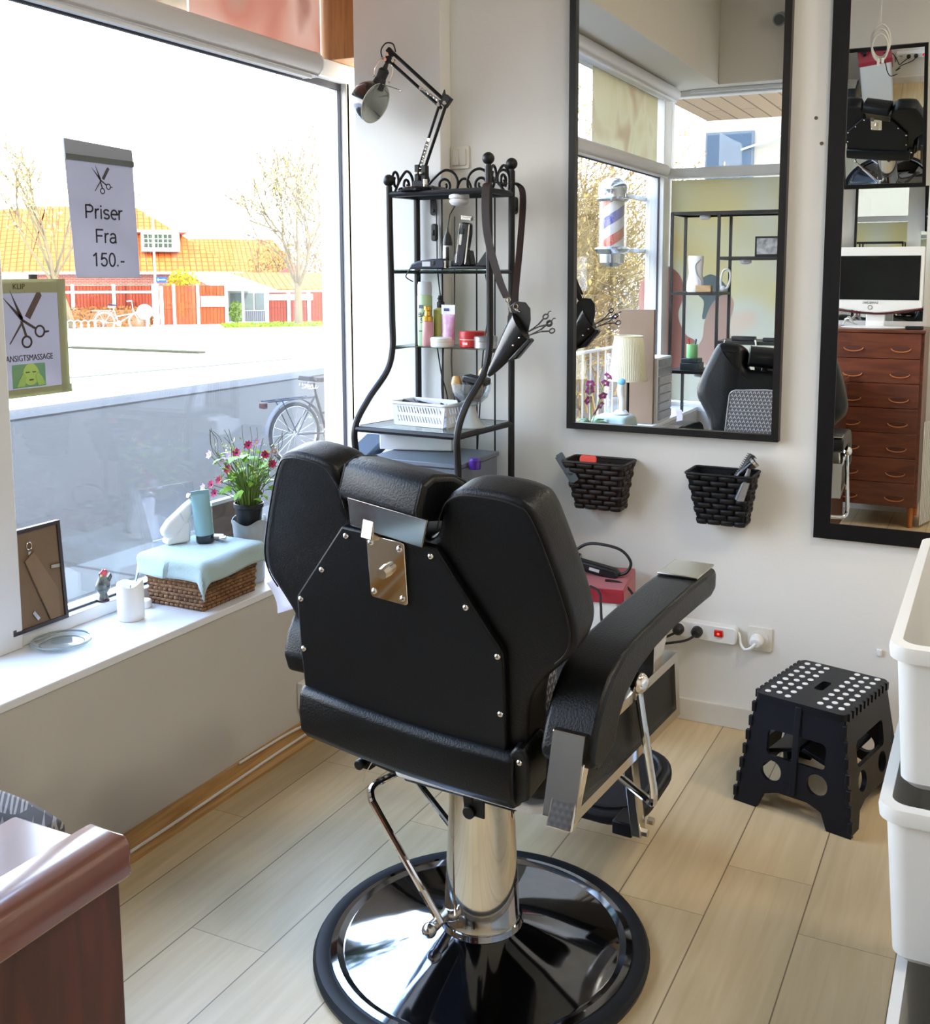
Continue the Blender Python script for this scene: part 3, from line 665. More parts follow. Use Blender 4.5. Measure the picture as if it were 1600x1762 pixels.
# bicycles
def wheel(mb_, c, r, M, n=28, tr=0.022):
    mb_.tube([(c[0]+r*math.cos(2*PI*i/n), 0, c[1]+r*math.sin(2*PI*i/n)) for i in range(n)], tr, 7, closed=True, M=M)
def bicycle(label, loc, rz, frame_m, tyre_m, fender=None, sc=1.0):
    t = thing('bicycle', label, 'bicycle', loc, rz)
    M = Matrix.Translation(loc) @ Matrix.Rotation(rz,4,'Z') @ Matrix.Scale(sc,4)
    rw, fw = (0,0.34), (1.08,0.34)
    for c in (rw, fw):
        m = MB(); wheel(m, c, 0.32, M); wo = build('wheel', m, tyre_m, t)
        m = MB(); wheel(m, c, 0.298, M, tr=0.011)
        build('rim', m, mat('alloy_rim', (196,198,202), 0.3, 0.9), wo)
        m = MB()
        for i in range(18):
            a = 2*PI*i/18; m.tube([(c[0],0.02*(-1)**i,c[1]),(c[0]+0.295*math.cos(a),0,c[1]+0.295*math.sin(a))],0.0018,4,M=M)
        build('spokes', m, STEEL, wo)
    m = MB()
    bb = (0.44,0,0.30); st = (0.30,0,0.74); hd = (0.90,0,0.78); hb = (0.93,0,0.62)
    for a,b,r in ((bb,st,0.016),(bb,hb,0.018),(bb,(0,0.05,0.34),0.010),(bb,(0,-0.05,0.34),0.010),(st,(0,0.05,0.34),0.008),(st,(0,-0.05,0.34),0.008),(hd,(1.08,0.05,0.34),0.011),(hd,(1.08,-0.05,0.34),0.011),((0.36,0,0.52),hb,0.016),(hb,hd,0.018),(st,(0.28,0,0.86),0.012)): m.tube([a,b],r,8,M=M)
    build('frame', m, frame_m, t)
    m = MB(); m.tube(smooth_path([(0.72,0.28,1.02),(0.86,0.24,1.04),(0.88,0.08,1.0),(0.88,-0.08,1.0),(0.86,-0.24,1.04),(0.72,-0.28,1.02)],5),0.011,8,M=M); m.tube([hd,(0.88,0,1.0)],0.012,8,M=M)
    build('handlebar', m, STEEL, t)
    m = MB()
    prof = [(-0.13,0.10,0.03),(-0.08,0.105,0.035),(0.0,0.07,0.01),(0.08,0.035,0.0),(0.14,0.02,0.0)]
    for i in range(len(prof)-1):
        (x0,w0,z0),(x1,w1,z1) = prof[i],prof[i+1]; zz = 0.90; k = 0.27
        m.hexa([(k+x0,-w0,zz+z0-0.03),(k+x1,-w1,zz+z1-0.03),(k+x1,w1,zz+z1-0.03),(k+x0,w0,zz+z0-0.03)],[(k+x0,-w0*0.9,zz+z0+0.02),(k+x1,-w1*0.9,zz+z1+0.02),(k+x1,w1*0.9,zz+z1+0.02),(k+x0,w0*0.9,zz+z0+0.02)],M)
    sd = build('saddle', m, mat('saddle_black', (34,34,40), 0.5), t, bevel=0.008)
    m = MB()
    for y_ in (-0.06,0.06): m.tube([(0.20+0.035*math.cos(a)+0.012*(a-9.4)/2, y_, 0.84+0.03*math.sin(a)) for a in [i*0.5 for i in range(38)]],0.005,5,M=M)
    build('spring', m, STEEL, sd)
    m = MB()
    for y_ in (-0.06,0.06):
        m.tube([(-0.38,y_,0.72),(0.22,y_,0.72)],0.008,6,M=M); m.tube([(-0.02,y_,0.36),(-0.2,y_,0.72)],0.006,6,M=M)
    for x_ in (-0.36,-0.2,-0.02,0.16): m.tube([(x_,-0.06,0.72),(x_,0.06,0.72)],0.006,6,M=M)
    build('luggage_rack', m, frame_m, t)
    m = MB(); k = 16
    pts = [(0.375*math.cos(rad(10+165*i/k)), 0.34+0.375*math.sin(rad(10+165*i/k))) for i in range(k+1)]
    for i in range(k):
        (x0,z0),(x1,z1) = pts[i],pts[i+1]
        m.hexa([(x0,-0.03,z0-0.003),(x1,-0.03,z1-0.003),(x1,0.03,z1-0.003),(x0,0.03,z0-0.003)],[(x0,-0.03,z0+0.003),(x1,-0.03,z1+0.003),(x1,0.03,z1+0.003),(x0,0.03,z0+0.003)],M)
    build('mudguard', m, fender or frame_m, t)
    build('rear_light', MB().box((-0.40,0,0.68),(0.05,0.09,0.06),M), mat('rear_light_dark', (54,22,24), 0.3), t, bevel=0.01)
    m = MB(); m.cyl((0.44,-0.06,0.30),(0.44,-0.05,0.30),0.09,n=20,M=M); m.tube([(0.44,-0.08,0.30),(0.50,-0.08,0.14)],0.009,6,M=M); m.tube([(0.44,0.08,0.30),(0.38,0.08,0.46)],0.009,6,M=M)
    m.tube([(0.44,-0.08,0.30),(0.44,0.08,0.30)],0.012,6,M=M); m.box((0.50,-0.13,0.14),(0.08,0.09,0.02),M); m.box((0.38,0.13,0.46),(0.08,0.09,0.02),M)
    build('crank', m, STEEL, t)
DKBLUE = mat('bike_dark_paint', (44,46,56), 0.4)
bicycle('dark bicycle with sprung saddle and luggage rack parked just outside the street window', (-7.35,9.85,G0), rad(75), DKBLUE, mat('tyre', (52,52,56), 0.8), mat('bike_mudguard', (84,86,94), 0.4), 1.08)
p = MF @ Vector((-2.75,-5.0,G0))
bicycle('white bicycle standing by the rack across the square', tuple(p), rad(45), WPAINT, mat('tyre_pale', (150,146,140), 0.8), WPAINT, 1.15)
# thicket, railing and barber pole outside the window bay (seen in the wide mirror)
t = thing('twig_thicket', 'tangled golden bare twigs filling the view outside the window bay', 'thicket', (-5.6,-7.0,G0))
R_ = random.Random(77); mb = MB(); lb = MB(); tips = []
for i in range(150):
    y_ = R_.uniform(-12.5,-3.6); q = Vector((-4.15+0.24*(y_+3.6)+R_.uniform(-2.6,-0.15), y_, G0))
    branch(mb, q, Vector((R_.uniform(-0.45,0.35),R_.uniform(-0.5,0.5),1.1)), 1.3+R_.uniform(0,1.0), 0.017, 3, R_, tips, 0.85, 0.08, (3,4), 0.0045)
build('twigs', mb, mat('golden_twig', (150,124,80), 0.85, c2=(108,90,60), vscale=3), t)
for q in tips[::1]: foliage(lb, q, (0.3,0.3,0.3), 1, 0.035, R_.randint(0,9999))
build('foliage', lb, mat('golden_bud', (170,142,84), 0.8), t, smooth=False)
t = thing('golden_hedge', 'dense golden brown hedge bank behind the twig thicket outside the window bay', 'hedge', (-15.3,-20,G0))
build('branches', MB().span(-16.4,-14.2,-30,-12,G0,1.3), mat('hedge_bank_core', (74,54,26), 0.9), t)
lb = boxy(MB(), -16.6,-13.9,-30.2,-11.8,G0,2.1,9000,0.13,41)
build('foliage', lb, mat('hedge_bank_leaves', (132,100,42), 0.85, c2=(92,68,32), vscale=2), t, smooth=False)
tree('thicket_tree', 'taller bare tree with golden twigs behind the thicket outside the window bay', (-21,-18,G0), 10.5, 0.16, 91, 5, 1, 'golden_bud', (220,190,110), 0.04, trunk=0.2, spread=0.7)
t = thing('railing', 'low iron railing outside the window bay', 'railing', (-3.5,-3.0,G0))
for n_ in set(MC)-BEFORE:
    for nd in MC[n_].node_tree.nodes:
        if nd.type == 'BSDF_PRINCIPLED' and nd.inputs['Metallic'].default_value < 0.3: nd.inputs['Specular IOR Level'].default_value = 0.06
build('rail', MB().tube([(-3.6,-5.5,0.76),(-3.6,-0.5,0.76)],0.018,8), mat('railing_grey', (150,146,140), 0.5), t)
for i in range(24): build('baluster', MB().cyl((-3.6,-5.4+i*0.21,G0),(-3.6,-5.4+i*0.21,0.76),0.010,n=6), mat('railing_grey', (150,146,140), 0.5), t)
# ================================================================== BARBER CHAIR
CO = (-0.985,1.965,0.0); CA = rad(-4)
ch = thing('barber_chair', 'black leather barber chair with chrome pedestal and round mirror-polished base', 'barber chair', CO, CA)
MCH = Matrix.Translation(CO) @ Matrix.Rotation(CA,4,'Z')
def cm(): return MB()
def cp(name, mb, m, parent=None, **k): return build(name, xf(mb, MCH), m, parent or ch, **k)
RIVET = mat('rivet', (214,210,204), 0.2, 1.0)
# base
BASEM = mat('polished_base', (150,154,162), 0.055, 1.0, var=0.12, vscale=30)
prof = [(0.372,0.0),(0.375,0.012),(0.368,0.022),(0.345,0.024),(0.338,0.020)]
cp('base_rim', cm().lathe([(0.30,0.0)]+prof+[(0.30,0.018)], n=72), BLACK_RUBBER)
cp('base', cm().lathe([(0.340,0.012),(0.336,0.024),(0.322,0.027),(0.308,0.022),(0.304,0.0225),(0.20,0.0455),(0.10,0.0675),(0.094,0.069),(0.090,0.080)], n=72), BASEM, angle=25)
cp('column', cm().lathe([(0.092,0.060),(0.093,0.072),(0.086,0.080),(0.084,0.092),(0.070,0.395),(0.066,0.402),(0.055,0.402)], n=48), CHROME, angle=25)
cp('piston', cm().lathe([(0.040,0.39),(0.040,0.52)], n=32), CHROME)
cp('pump_lever', cm().tube(smooth_path([(-0.045,-0.10,0.098),(-0.10,-0.10,0.17),(-0.205,-0.10,0.305),(-0.232,-0.095,0.340),(-0.245,-0.06,0.348),(-0.255,0.06,0.325),(-0.25,0.095,0.305),(-0.22,0.10,0.27),(-0.10,0.10,0.16),(-0.045,0.09,0.10)],5),0.0085,10), CHROME)
cp('pump_pivot', cm().cyl((-0.055,-0.13,0.095),(-0.055,0.10,0.095),0.013,n=12).ball((-0.055,-0.13,0.095),0.017,8), STEEL)
# seat
def cushion(pts, d, M, r, name, m, parent=None, seg=5, **k):
    return cp(name, cm().prism(pts, d, M), m, parent, bevel=r, seg=seg, angle=60, **k)
seat = cushion(rrect(0.56,0.50,0.07), 0.13, Matrix.Translation((0.0,0.07,0.475)), 0.035, 'seat', LEATHER)
cp('seat_piping', cm().tube([(p[0]*0.985,p[1]*0.985+0.07,0.572) for p in rrect(0.56,0.50,0.07)],0.004,6,closed=True), LEATHER, seat)
cp('seat_plate', cm().prism(rrect(0.36,0.42,0.03),0.02,Matrix.Translation((0.055,0.04,0.448))), mat('white_underside', (212,212,214), 0.6), None, bevel=0.004)
cp('seat_bracket', cm().span(-0.14,0.14,-0.10,0.16,0.40,0.452), BLACK_METAL, None, bevel=0.006)
# reclining bracket under the left of the back
cp('recline_bracket', cm().box((-0.165,-0.10,0.432),(0.13,0.026,0.026),R=Matrix.Rotation(rad(8),4,'Y')).box((-0.230,-0.10,0.440),(0.020,0.026,0.060)).cyl((-0.240,-0.13,0.425),(-0.240,-0.08,0.425),0.012,n=14), BLACK_METAL, None, bevel=0.003)
cp('bracket_wire', cm().tube([(-0.205,-0.115,0.445),(-0.225,-0.12,0.41),(-0.235,-0.12,0.385)],0.0016,5), STEEL)
cp('tilt_strut', cm().box((0.032,-0.105,0.415),(0.024,0.018,0.085),R=Matrix.Rotation(rad(-8),4,'Y')).cyl((0.040,-0.125,0.385),(0.040,-0.09,0.385),0.014,n=14).box((0.060,-0.112,0.395),(0.028,0.005,0.040)), BLACK_METAL, None, bevel=0.003)
# back: built in its own plane, u to the right, w up along the recline, n towards the front; slight sag to the right
ROLL = rad(4.5); TAN = 0.20
def B(u, z, n=0.0):
    """Rear surface of the back is n = 0, the front is positive."""
    dz = z-0.85; c, s = math.cos(-ROLL), math.sin(-ROLL)
    x = u*c - dz*s; zz = u*s + dz*c + 0.85
    return Vector((x, -0.33-(zz-0.93)*TAN+n*0.98, zz+n*0.196))
def bprism(pts, n0, n1, inset=0.0):
    m = cm(); k = len(pts)
    m.v = [B(p[0],p[1],n0) for p in pts]+[B(p[0],p[1],n1) for p in pts]
    m.f = [list(range(k))[::-1], list(range(k,2*k))]+[(i,(i+1)%k,k+(i+1)%k,k+i) for i in range(k)]
    return m
half = [(0.060,1.034),(0.084,1.034),(0.100,1.050),(0.112,1.090),(0.126,1.124),(0.156,1.142),(0.205,1.148),(0.255,1.146),(0.288,1.126),(0.322,1.050),(0.356,0.950),(0.361,0.905),(0.351,0.872),(0.330,0.846),(0.290,0.795),(0.270,0.745),(0.263,0.65),(0.260,0.535)]
outline = [(-p[0]*(0.89 if p[0]>0.13 else 1-0.11*max(0,(p[0]-0.09)/0.04)),p[1]) for p in half][::-1] + [(p[0]*(1.03 if p[0]>0.2 else 1.0),p[1]) for p in half]
ctrl = smooth_path([(p[0],p[1],0) for p in outline],4)
outline = [(p.x,p.y) for p in ctrl][::-1]
def offs(pts, d):
    n = len(pts); o = []
    for i in range(n):
        a, b_, c_ = Vector(pts[i-1]), Vector(pts[i]), Vector(pts[(i+1)%n])
        t1 = (b_-a); t2 = (c_-b_)
        n1 = Vector((-t1.y,t1.x)).normalized() if t1.length>1e-9 else Vector((0,0)); n2 = Vector((-t2.y,t2.x)).normalized() if t2.length>1e-9 else Vector((0,0))
        nn = (n1+n2); nn = nn.normalized() if nn.length>1e-6 else n1
        o.append(b_-nn*d)
    return o
area = sum(outline[i-1][0]*outline[i][1]-outline[i][0]*outline[i-1][1] for i in range(len(outline)))
sg_ = 1 if area < 0 else -1
m = cm(); K = len(outline); rings = ((0.016,0.003),(0.006,0.004),(0.0015,0.008),(0.0,0.014),(0.001,0.07),(0.006,0.092),(0.016,0.110),(0.030,0.121),(0.05,0.126))
for (d,n_) in rings: m.v.extend([B(p[0],p[1],n_) for p in offs(outline, sg_*d)])
for i in range(len(rings)-1):
    for j in range(K): m.f.append((i*K+j,i*K+(j+1)%K,(i+1)*K+(j+1)%K,(i+1)*K+j))
m.f.append(list(range(K))[::-1]); m.f.append([(len(rings)-1)*K+j for j in range(K)])
back = cp('backrest', m, LEATHER, None, angle=75)
# stitched seams on both wings
for sgn in (-1, 1):
    P = [(0.104,1.06),(0.115,1.095),(0.130,1.118),(0.158,1.133),(0.205,1.139),(0.252,1.137),(0.281,1.120),(0.314,1.047),(0.347,0.948),(0.352,0.906),(0.343,0.876),(0.324,0.852)]
    P = smooth_path([B(sgn*p[0]*((0.885 if p[0]>0.14 else 0.96) if sgn<0 else (1.03 if p[0]>0.2 else 1.0)),p[1],0.001) for p in P],6)
    cp('seam', cm().tube([p+Vector((0,-0.003,0)) for p in P],0.0016,5), BLACK_METAL, back)
# rear panel
pan = [(-0.235,0.60),(0.235,0.60),(0.237,0.72),(0.236,0.85),(0.104,1.026),(-0.104,1.026),(-0.232,0.85),(-0.236,0.72)]
PANELM = mat('panel_leatherette', (5,7,11), 0.45, bump=0.18, bscale=300, spec=0.24)
panel_ = cp('rear_panel', bprism(pan, -0.012, 0.006), PANELM, None, bevel=0.004, seg=2)
for (u,z) in ((-0.094,1.010),(-0.160,0.925),(-0.220,0.848),(-0.226,0.735),(0.094,1.010),(0.163,0.925),(0.225,0.843),(0.227,0.725)):
    cp('rivet', cm().ball(tuple(B(u,z,-0.013)),0.0062,8,(1,0.7,1)), RIVET, panel_)
# chrome plate with bolts
plate = cp('hinge_plate', bprism(rrect(0.084,0.128,0.008,4,-0.002,0.962), -0.017, -0.011), CHROME, None, bevel=0.0015)
for (u,z) in ((-0.034,1.012),(0.030,1.012),(-0.034,0.912),(0.030,0.912)): cp('bolt', cm().ball(tuple(B(u,z,-0.018)),0.0062,8,(1,0.6,1)), RIVET, plate)
cp('knob', cm().tube([B(-0.002,0.962,-0.016),B(-0.002,0.962,-0.034)],[0.0125,0.0105],16), RIVET, plate)
cp('post', bprism([(-0.012,1.015),(0.018,1.015),(0.018,1.060),(-0.012,1.060)], -0.006, 0.002), STEEL, None, bevel=0.002)
cp('post_clip', bprism([(-0.03,1.030),(0.030,1.030),(0.030,1.040),(-0.03,1.040)], -0.004, 0.03), BLACK_METAL, None, bevel=0.002)
# lower roll behind the seat
prof = [(0.03,0.560),(0.03,0.530),(0.0,0.524),(-0.022,0.534),(-0.036,0.556),(-0.036,0.600),(-0.028,0.640),(-0.018,0.650),(-0.006,0.652),(0.02,0.650)]
m = cm(); us = (-0.240,-0.230,-0.10,0.0,0.10,0.250,0.258)
for i, u in enumerate(us):
    k = 0.92 if i in (0,len(us)-1) else 1.0
    sag = -0.012*(1-(u/0.26)**2)
    for (n,z) in prof: m.v.append(B(u, 0.58+(z-0.58)*k+sag, n*k))
K = len(prof)
for i in range(len(us)-1):
    for j in range(K): m.f.append((i*K+j,(i+1)*K+j,(i+1)*K+(j+1)%K,i*K+(j+1)%K))
m.f.append(list(range(K))); m.f.append(list(range((len(us)-1)*K,len(us)*K))[::-1])
roll = cp('lumbar_roll', m, LEATHER, None, bevel=0.010, seg=3, angle=60)
flap = cp('roll_flap', bprism([(0.246,0.532),(0.284,0.560),(0.288,0.640),(0.278,0.664),(0.258,0.668),(0.246,0.650)], -0.020, 0.06), LEATHER, roll, bevel=0.006)
cp('rivet', cm().ball(tuple(B(0.268,0.640,-0.021)),0.0062,8,(1,0.7,1)), RIVET, flap)
# headrest
HM = Matrix.Translation((0.020,-0.310,1.108)) @ Matrix.Rotation(rad(-8),4,'Z') @ Matrix.Rotation(rad(4.5),4,'Y') @ Matrix.Rotation(rad(-8),4,'X')
hp = [(-0.074,-0.022),(-0.068,-0.040),(0.050,-0.042),(0.066,-0.026),(0.068,0.008),(0.056,0.030),(0.015,0.042),(-0.042,0.042),(-0.068,0.026)]
head = cp('headrest', cm().prism(hp, 0.204, HM @ basis((-0.102,0,0),(0,1,0),(0,0,1))), LEATHER, None, bevel=0.016, seg=4, angle=60)
for x_ in (-0.095,0.095): cp('piping', cm().tube([HM @ Vector((x_,p[0]*0.965,p[1]*0.965)) for p in hp],0.003,6,closed=True), LEATHER, head)
cp('headrest_plate', cm().hexa([(-0.066,-0.062,-0.084),(0.112,-0.062,-0.084),(0.112,-0.056,-0.084),(-0.066,-0.056,-0.084)],[(-0.076,-0.070,-0.032),(0.122,-0.070,-0.032),(0.122,-0.064,-0.032),(-0.076,-0.064,-0.032)],HM), mat('plate_chrome', (140,135,128), 0.10, 1.0), None, bevel=0.0015)
cp('headrest_bar', cm().box((-0.02,-0.05,-0.07),(0.03,0.03,0.06),HM), STEEL, None, bevel=0.003)
# arms
def arm(sx):
    """One side of the chair; sx = +1 is the window-away side. Profile in (y, z)."""
    top = [(0.372,0.790),(0.374,0.826),(0.362,0.842),(0.20,0.838),(0.02,0.828),(-0.10,0.818),(-0.160,0.808),(-0.215,0.784),(-0.256,0.748),(-0.284,0.704),(-0.300,0.660),(-0.296,0.640)]
    bot = [(-0.262,0.628),(-0.196,0.648),(-0.180,0.690),(-0.150,0.722),(-0.090,0.750),(0.0,0.768),(0.10,0.777),(0.25,0.779),(0.34,0.779)]
    if sx < 0:
        top = top[:6]+[(-0.155,0.800),(-0.195,0.765),(-0.215,0.735),(-0.228,0.690),(-0.215,0.650)]; bot = [(-0.175,0.640),(-0.140,0.690),(-0.085,0.728)]+bot[5:]
    poly = top+bot
    x0, x1 = (0.298,0.402) if sx > 0 else (0.262,0.362)
    if sx > 0: M = basis((x0,0,0),(0,1,0),(0,0,1))
    else: M = basis((-x1,0,0),(0,1,0),(0,0,1))
    if sx < 0: sx = -0.362/0.402
    a = cp('armrest', cm().prism(poly, x1-x0, M), LEATHER, None, bevel=0.014, seg=4, angle=60)
    P = [(0.30,0.842),(0.20,0.8385),(0.02,0.8245),(-0.10,0.8155)] if sx < 0 else [(0.30,0.842),(0.20,0.8385),(0.02,0.8245),(-0.10,0.8155),(-0.158,0.799),(-0.198,0.763),(-0.23,0.713),(-0.264,0.648)]
    cp('seam', cm().tube([(sx*0.399,p[0]-0.012,p[1]-0.014) for p in P],0.0014,5), BLACK_METAL, a)
    cp('arm_plate', cm().hexa([(sx*0.304,0.252,0.8405),(sx*0.397,0.252,0.8405),(sx*0.397,0.366,0.8435),(sx*0.304,0.366,0.8435)],[(sx*0.304,0.252,0.8455),(sx*0.397,0.252,0.8455),(sx*0.397,0.366,0.8485),(sx*0.304,0.366,0.8485)]), STEEL, a, bevel=0.0015)
    # side box: black panel in a chrome frame
    if sx < 0: return a
    fr = [(-0.340,0.558),(0.188,0.558),(0.165,0.706),(-0.300,0.700)]; inn = [(-0.315,0.578),(0.164,0.578),(0.146,0.686),(-0.284,0.680)]
    f_ = curve_fill([fr, inn], 0.062)
    side = cp('side_frame', xf(f_, basis((sx*0.356,0,0),(0,1,0),(0,0,1))), STEEL, None, bevel=0.002, seg=1)
    cp('side_panel', cm().prism([(-0.328,0.566),(0.176,0.566),(0.156,0.694),(-0.292,0.690)], 0.044, basis((sx*0.356-0.022,0,0),(0,1,0),(0,0,1))), PANELM, side)
    cp('rear_upright', cm().hexa([(sx*0.336,-0.350,0.545),(sx*0.386,-0.350,0.545),(sx*0.386,-0.322,0.548),(sx*0.336,-0.322,0.548)],[(sx*0.338,-0.305,0.652),(sx*0.388,-0.305,0.652),(sx*0.388,-0.275,0.652),(sx*0.338,-0.275,0.652)]), CHROME, None, bevel=0.003)
    cp('arm_support', cm().hexa([(sx*0.33,0.06,0.700),(sx*0.375,0.06,0.700),(sx*0.375,0.10,0.700),(sx*0.33,0.10,0.700)],[(sx*0.335,0.075,0.775),(sx*0.37,0.075,0.775),(sx*0.37,0.165,0.775),(sx*0.335,0.165,0.775)]), STEEL, None, bevel=0.002)
    return a
arm(1); arm(-1)
# brake lever
lv = cp('brake_lever', cm().tube(smooth_path([(0.393,-0.072,0.712),(0.398,-0.05,0.62),(0.406,-0.02,0.50),(0.406,-0.012,0.462),(0.398,0.0,0.445),(0.375,0.02,0.442),(0.30,0.06,0.452),(0.22,0.10,0.47)],5),0.0085,10), CHROME)
cp('lever_ball', cm().ball((0.393,-0.074,0.722),0.0215,16), CHROME, lv)
# footrest
cp('footrest_arm', cm().hexa([(0.222,0.325,0.165),(0.248,0.325,0.165),(0.248,0.360,0.165),(0.222,0.360,0.165)],[(0.222,0.24,0.46),(0.248,0.24,0.46),(0.248,0.275,0.46),(0.222,0.275,0.46)]), STEEL, None, bevel=0.003)
cp('footrest_arm', cm().hexa([(-0.262,0.325,0.135),(-0.232,0.325,0.135),(-0.232,0.360,0.135),(-0.262,0.360,0.135)],[(-0.262,0.24,0.46),(-0.232,0.24,0.46),(-0.232,0.275,0.46),(-0.262,0.275,0.46)]), STEEL, None, bevel=0.003)
fp = cp('footplate', cm().prism(rrect(0.45,0.32,0.10,8), 0.032, Matrix.Translation((0.0,0.52,0.172)) @ Matrix.Rotation(rad(8),4,'X')), BLACK_RUBBER, None, bevel=0.010, seg=3)
cp('tread_rim', cm().tube([(Matrix.Translation((0.0,0.52,0.172)) @ Matrix.Rotation(rad(8),4,'X')) @ Vector((p[0]*0.88,p[1]*0.84,0.034)) for p in rrect(0.45,0.32,0.10,8)],0.006,6,closed=True), BLACK_RUBBER, fp)
cp('footplate_bracket', cm().span(0.17,0.222,0.33,0.42,0.155,0.19), BLACK_METAL, fp, bevel=0.004)
for (y_,z_) in ((0.335,0.178),(0.372,0.190)): cp('bolt', cm().cyl((0.248,y_,z_),(0.262,y_,z_),0.010,n=6), RIVET, fp)
cp('calf_pad', cm().prism(rrect(0.34,0.16,0.04), 0.05, Matrix.Translation((0.0,0.315,0.36)) @ Matrix.Rotation(rad(-75),4,'X')), LEATHER, None, bevel=0.02, seg=4)
# white paper tucked by the left arm
m = MB(); m.grid(6,6,lambda a,b: (MCH @ Vector((-0.385+0.01*math.sin(a*3), -0.245+0.14*b+0.03*a, 0.848-0.075*a+0.03*b-0.04*a*b))))
single('paper_sheet', m, film_mat('paper_white', [(240,240,246),(236,236,244)], 2.0, 0.5), 'white sheet of paper sticking out beside the left armrest of the barber chair', 'paper', tuple(MCH @ Vector((-0.40,-0.2,0.76))), solid=0.0008)

# grey patterned cushion standing on the seat
CUSH = pattern_fabric()
t = thing('booster_cushion', 'grey arrow-patterned cushion standing on the barber chair seat, seen in the wide mirror', 'cushion', tuple(MCH @ Vector((0.03,-0.06,0.61))))
CM = MCH @ Matrix.Translation((0.03,-0.070,0.612)) @ Matrix.Rotation(rad(9),4,'X') @ basis((0,0.045,0),(1,0,0),(0,0,1))
build('pad', MB().prism(smooth_path([(p[0],p[1],0) for p in ((-0.170,0.0),(-0.178,0.16),(-0.165,0.345),(-0.145,0.362),(0.0,0.368),(0.150,0.360),(0.168,0.345),(0.178,0.16),(0.170,0.0),(0.0,-0.002))],3,True) and [(-0.170,0.0),(0.170,0.0),(0.178,0.16),(0.168,0.345),(0.150,0.360),(0.0,0.368),(-0.145,0.362),(-0.165,0.345),(-0.178,0.16)],0.06,CM), CUSH, t, bevel=0.02, seg=4, angle=60)
build('piping', MB().tube([CM @ Vector((p[0]*0.97,p[1]*0.97+0.005,0.0)) for p in [(-0.170,0.0),(0.170,0.0),(0.178,0.16),(0.168,0.345),(0.150,0.360),(0.0,0.368),(-0.145,0.362),(-0.165,0.345),(-0.178,0.16)]],0.003,6,closed=True), mat('piping_grey', (150,150,152), 0.7), t)
# ================================================================== WALL SHELF UNIT
sh = thing('wall_rack', 'black metal corner rack with ball finials, scrollwork and glass shelves', 'shelf', (-1.70,3.15,0))
PR = 0.0115
def sp_(name, mb, m=BLACK_METAL, parent=None, **k): return build(name, mb, m, parent or sh, **k)
yB, yF = 3.268, 3.075
xL, xR = -1.905, -1.520
sp_('post', MB().tube([(xR,yB,0.0),(xR,yB,1.845)],PR,10))
sp_('post', MB().tube([(xL+0.02,yB-0.005,0.0),(xL+0.02,yB-0.005,1.80)],PR,10))
FLp = smooth_path([(-1.935,2.935,0.0),(-1.935,2.935,0.5),(-1.938,2.935,0.86),(-1.942,2.935,0.99),(-1.925,2.99,1.08),(-1.902,3.075,1.17),(-1.893,3.10,1.25),(-1.896,3.105,1.35),(-1.902,3.108,1.6),(-1.905,3.11,1.795)],6)
FRp = smooth_path([(-1.540,2.915,0.0),(-1.540,2.915,0.5),(-1.542,2.915,0.86),(-1.545,2.915,0.99),(-1.538,2.96,1.08),(-1.522,3.05,1.17),(-1.512,3.078,1.25),(-1.512,3.085,1.35),(-1.514,3.085,1.6),(-1.517,3.085,1.845)],6)
sp_('post', MB().tube(FLp,PR,10)); sp_('post', MB().tube(FRp,PR,10))
for (x,y,z) in ((xR,yB,1.868),(-1.517,3.085,1.868),(-1.905,3.11,1.815)):
    sp_('finial', MB().ball((x,y,z),0.020,12).cyl((x,y,z-0.03),(x,y,z-0.016),0.009,n=10))
SHZ = (1.768,1.508,1.249,0.987)
for i, z in enumerate(SHZ):
    if i == 0: fl, fr = (-1.905,3.11), (-1.517,3.085)
    elif i == 3: fl, fr = (-1.942,2.935), (-1.545,2.915)
    elif i == 1: fl, fr = (-1.900,3.107), (-1.513,3.085)
    else: fl, fr = (-1.893,3.10), (-1.512,3.078)
    bl, br = (xL+0.02,yB-0.005), (xR,yB)
    r = 0.010 if i in (0,3) else 0.006
    m = MB()
    m.tube([(*fl,z),(*bl,z)],r,8); m.tube([(*fr,z),(*br,z)],r,8); m.tube([(*bl,z),(*br,z)],r,8)
    if i in (0,3): m.tube([(*fl,z),(*fr,z)],r,8)
    fm = sp_('shelf_frame', m)
    g = MB(); e_ = 0.006
    g.hexa([(fl[0]+e_,fl[1]+e_*0,z+0.004),(fr[0]-e_,fr[1],z+0.004),(br[0]-e_,br[1]-e_,z+0.004),(bl[0]+e_,bl[1]-e_,z+0.004)],[(fl[0]+e_,fl[1],z+0.009),(fr[0]-e_,fr[1],z+0.009),(br[0]-e_,br[1]-e_,z+0.009),(bl[0]+e_,bl[1]-e_,z+0.009)])
    sp_('glass_shelf', g, SHELF_GLASS, smooth=False)
for x_ in (-1.790,-1.655,-1.585): sp_('back_rod', MB().cyl((x_,yB+0.004,0.2),(x_,yB+0.004,1.768),0.0032,n=6))
sp_('bottom_rail', MB().tube([(-1.935,2.935,0.25),(-1.54,2.915,0.25),(xR,yB,0.25),(xL+0.02,yB,0.25)],0.008,8,closed=True))
for (x_,y_) in ((-1.83,3.284),(-1.545,3.352)):
    sp_('wall_bracket', MB().prism(rrect(0.022,0.06,0.010,5),0.004,basis((x_,y_,1.735),(1,0,0),(0,0,1))).cyl((x_,y_-0.002,1.722),(x_,y_-0.009,1.722),0.006,n=10))
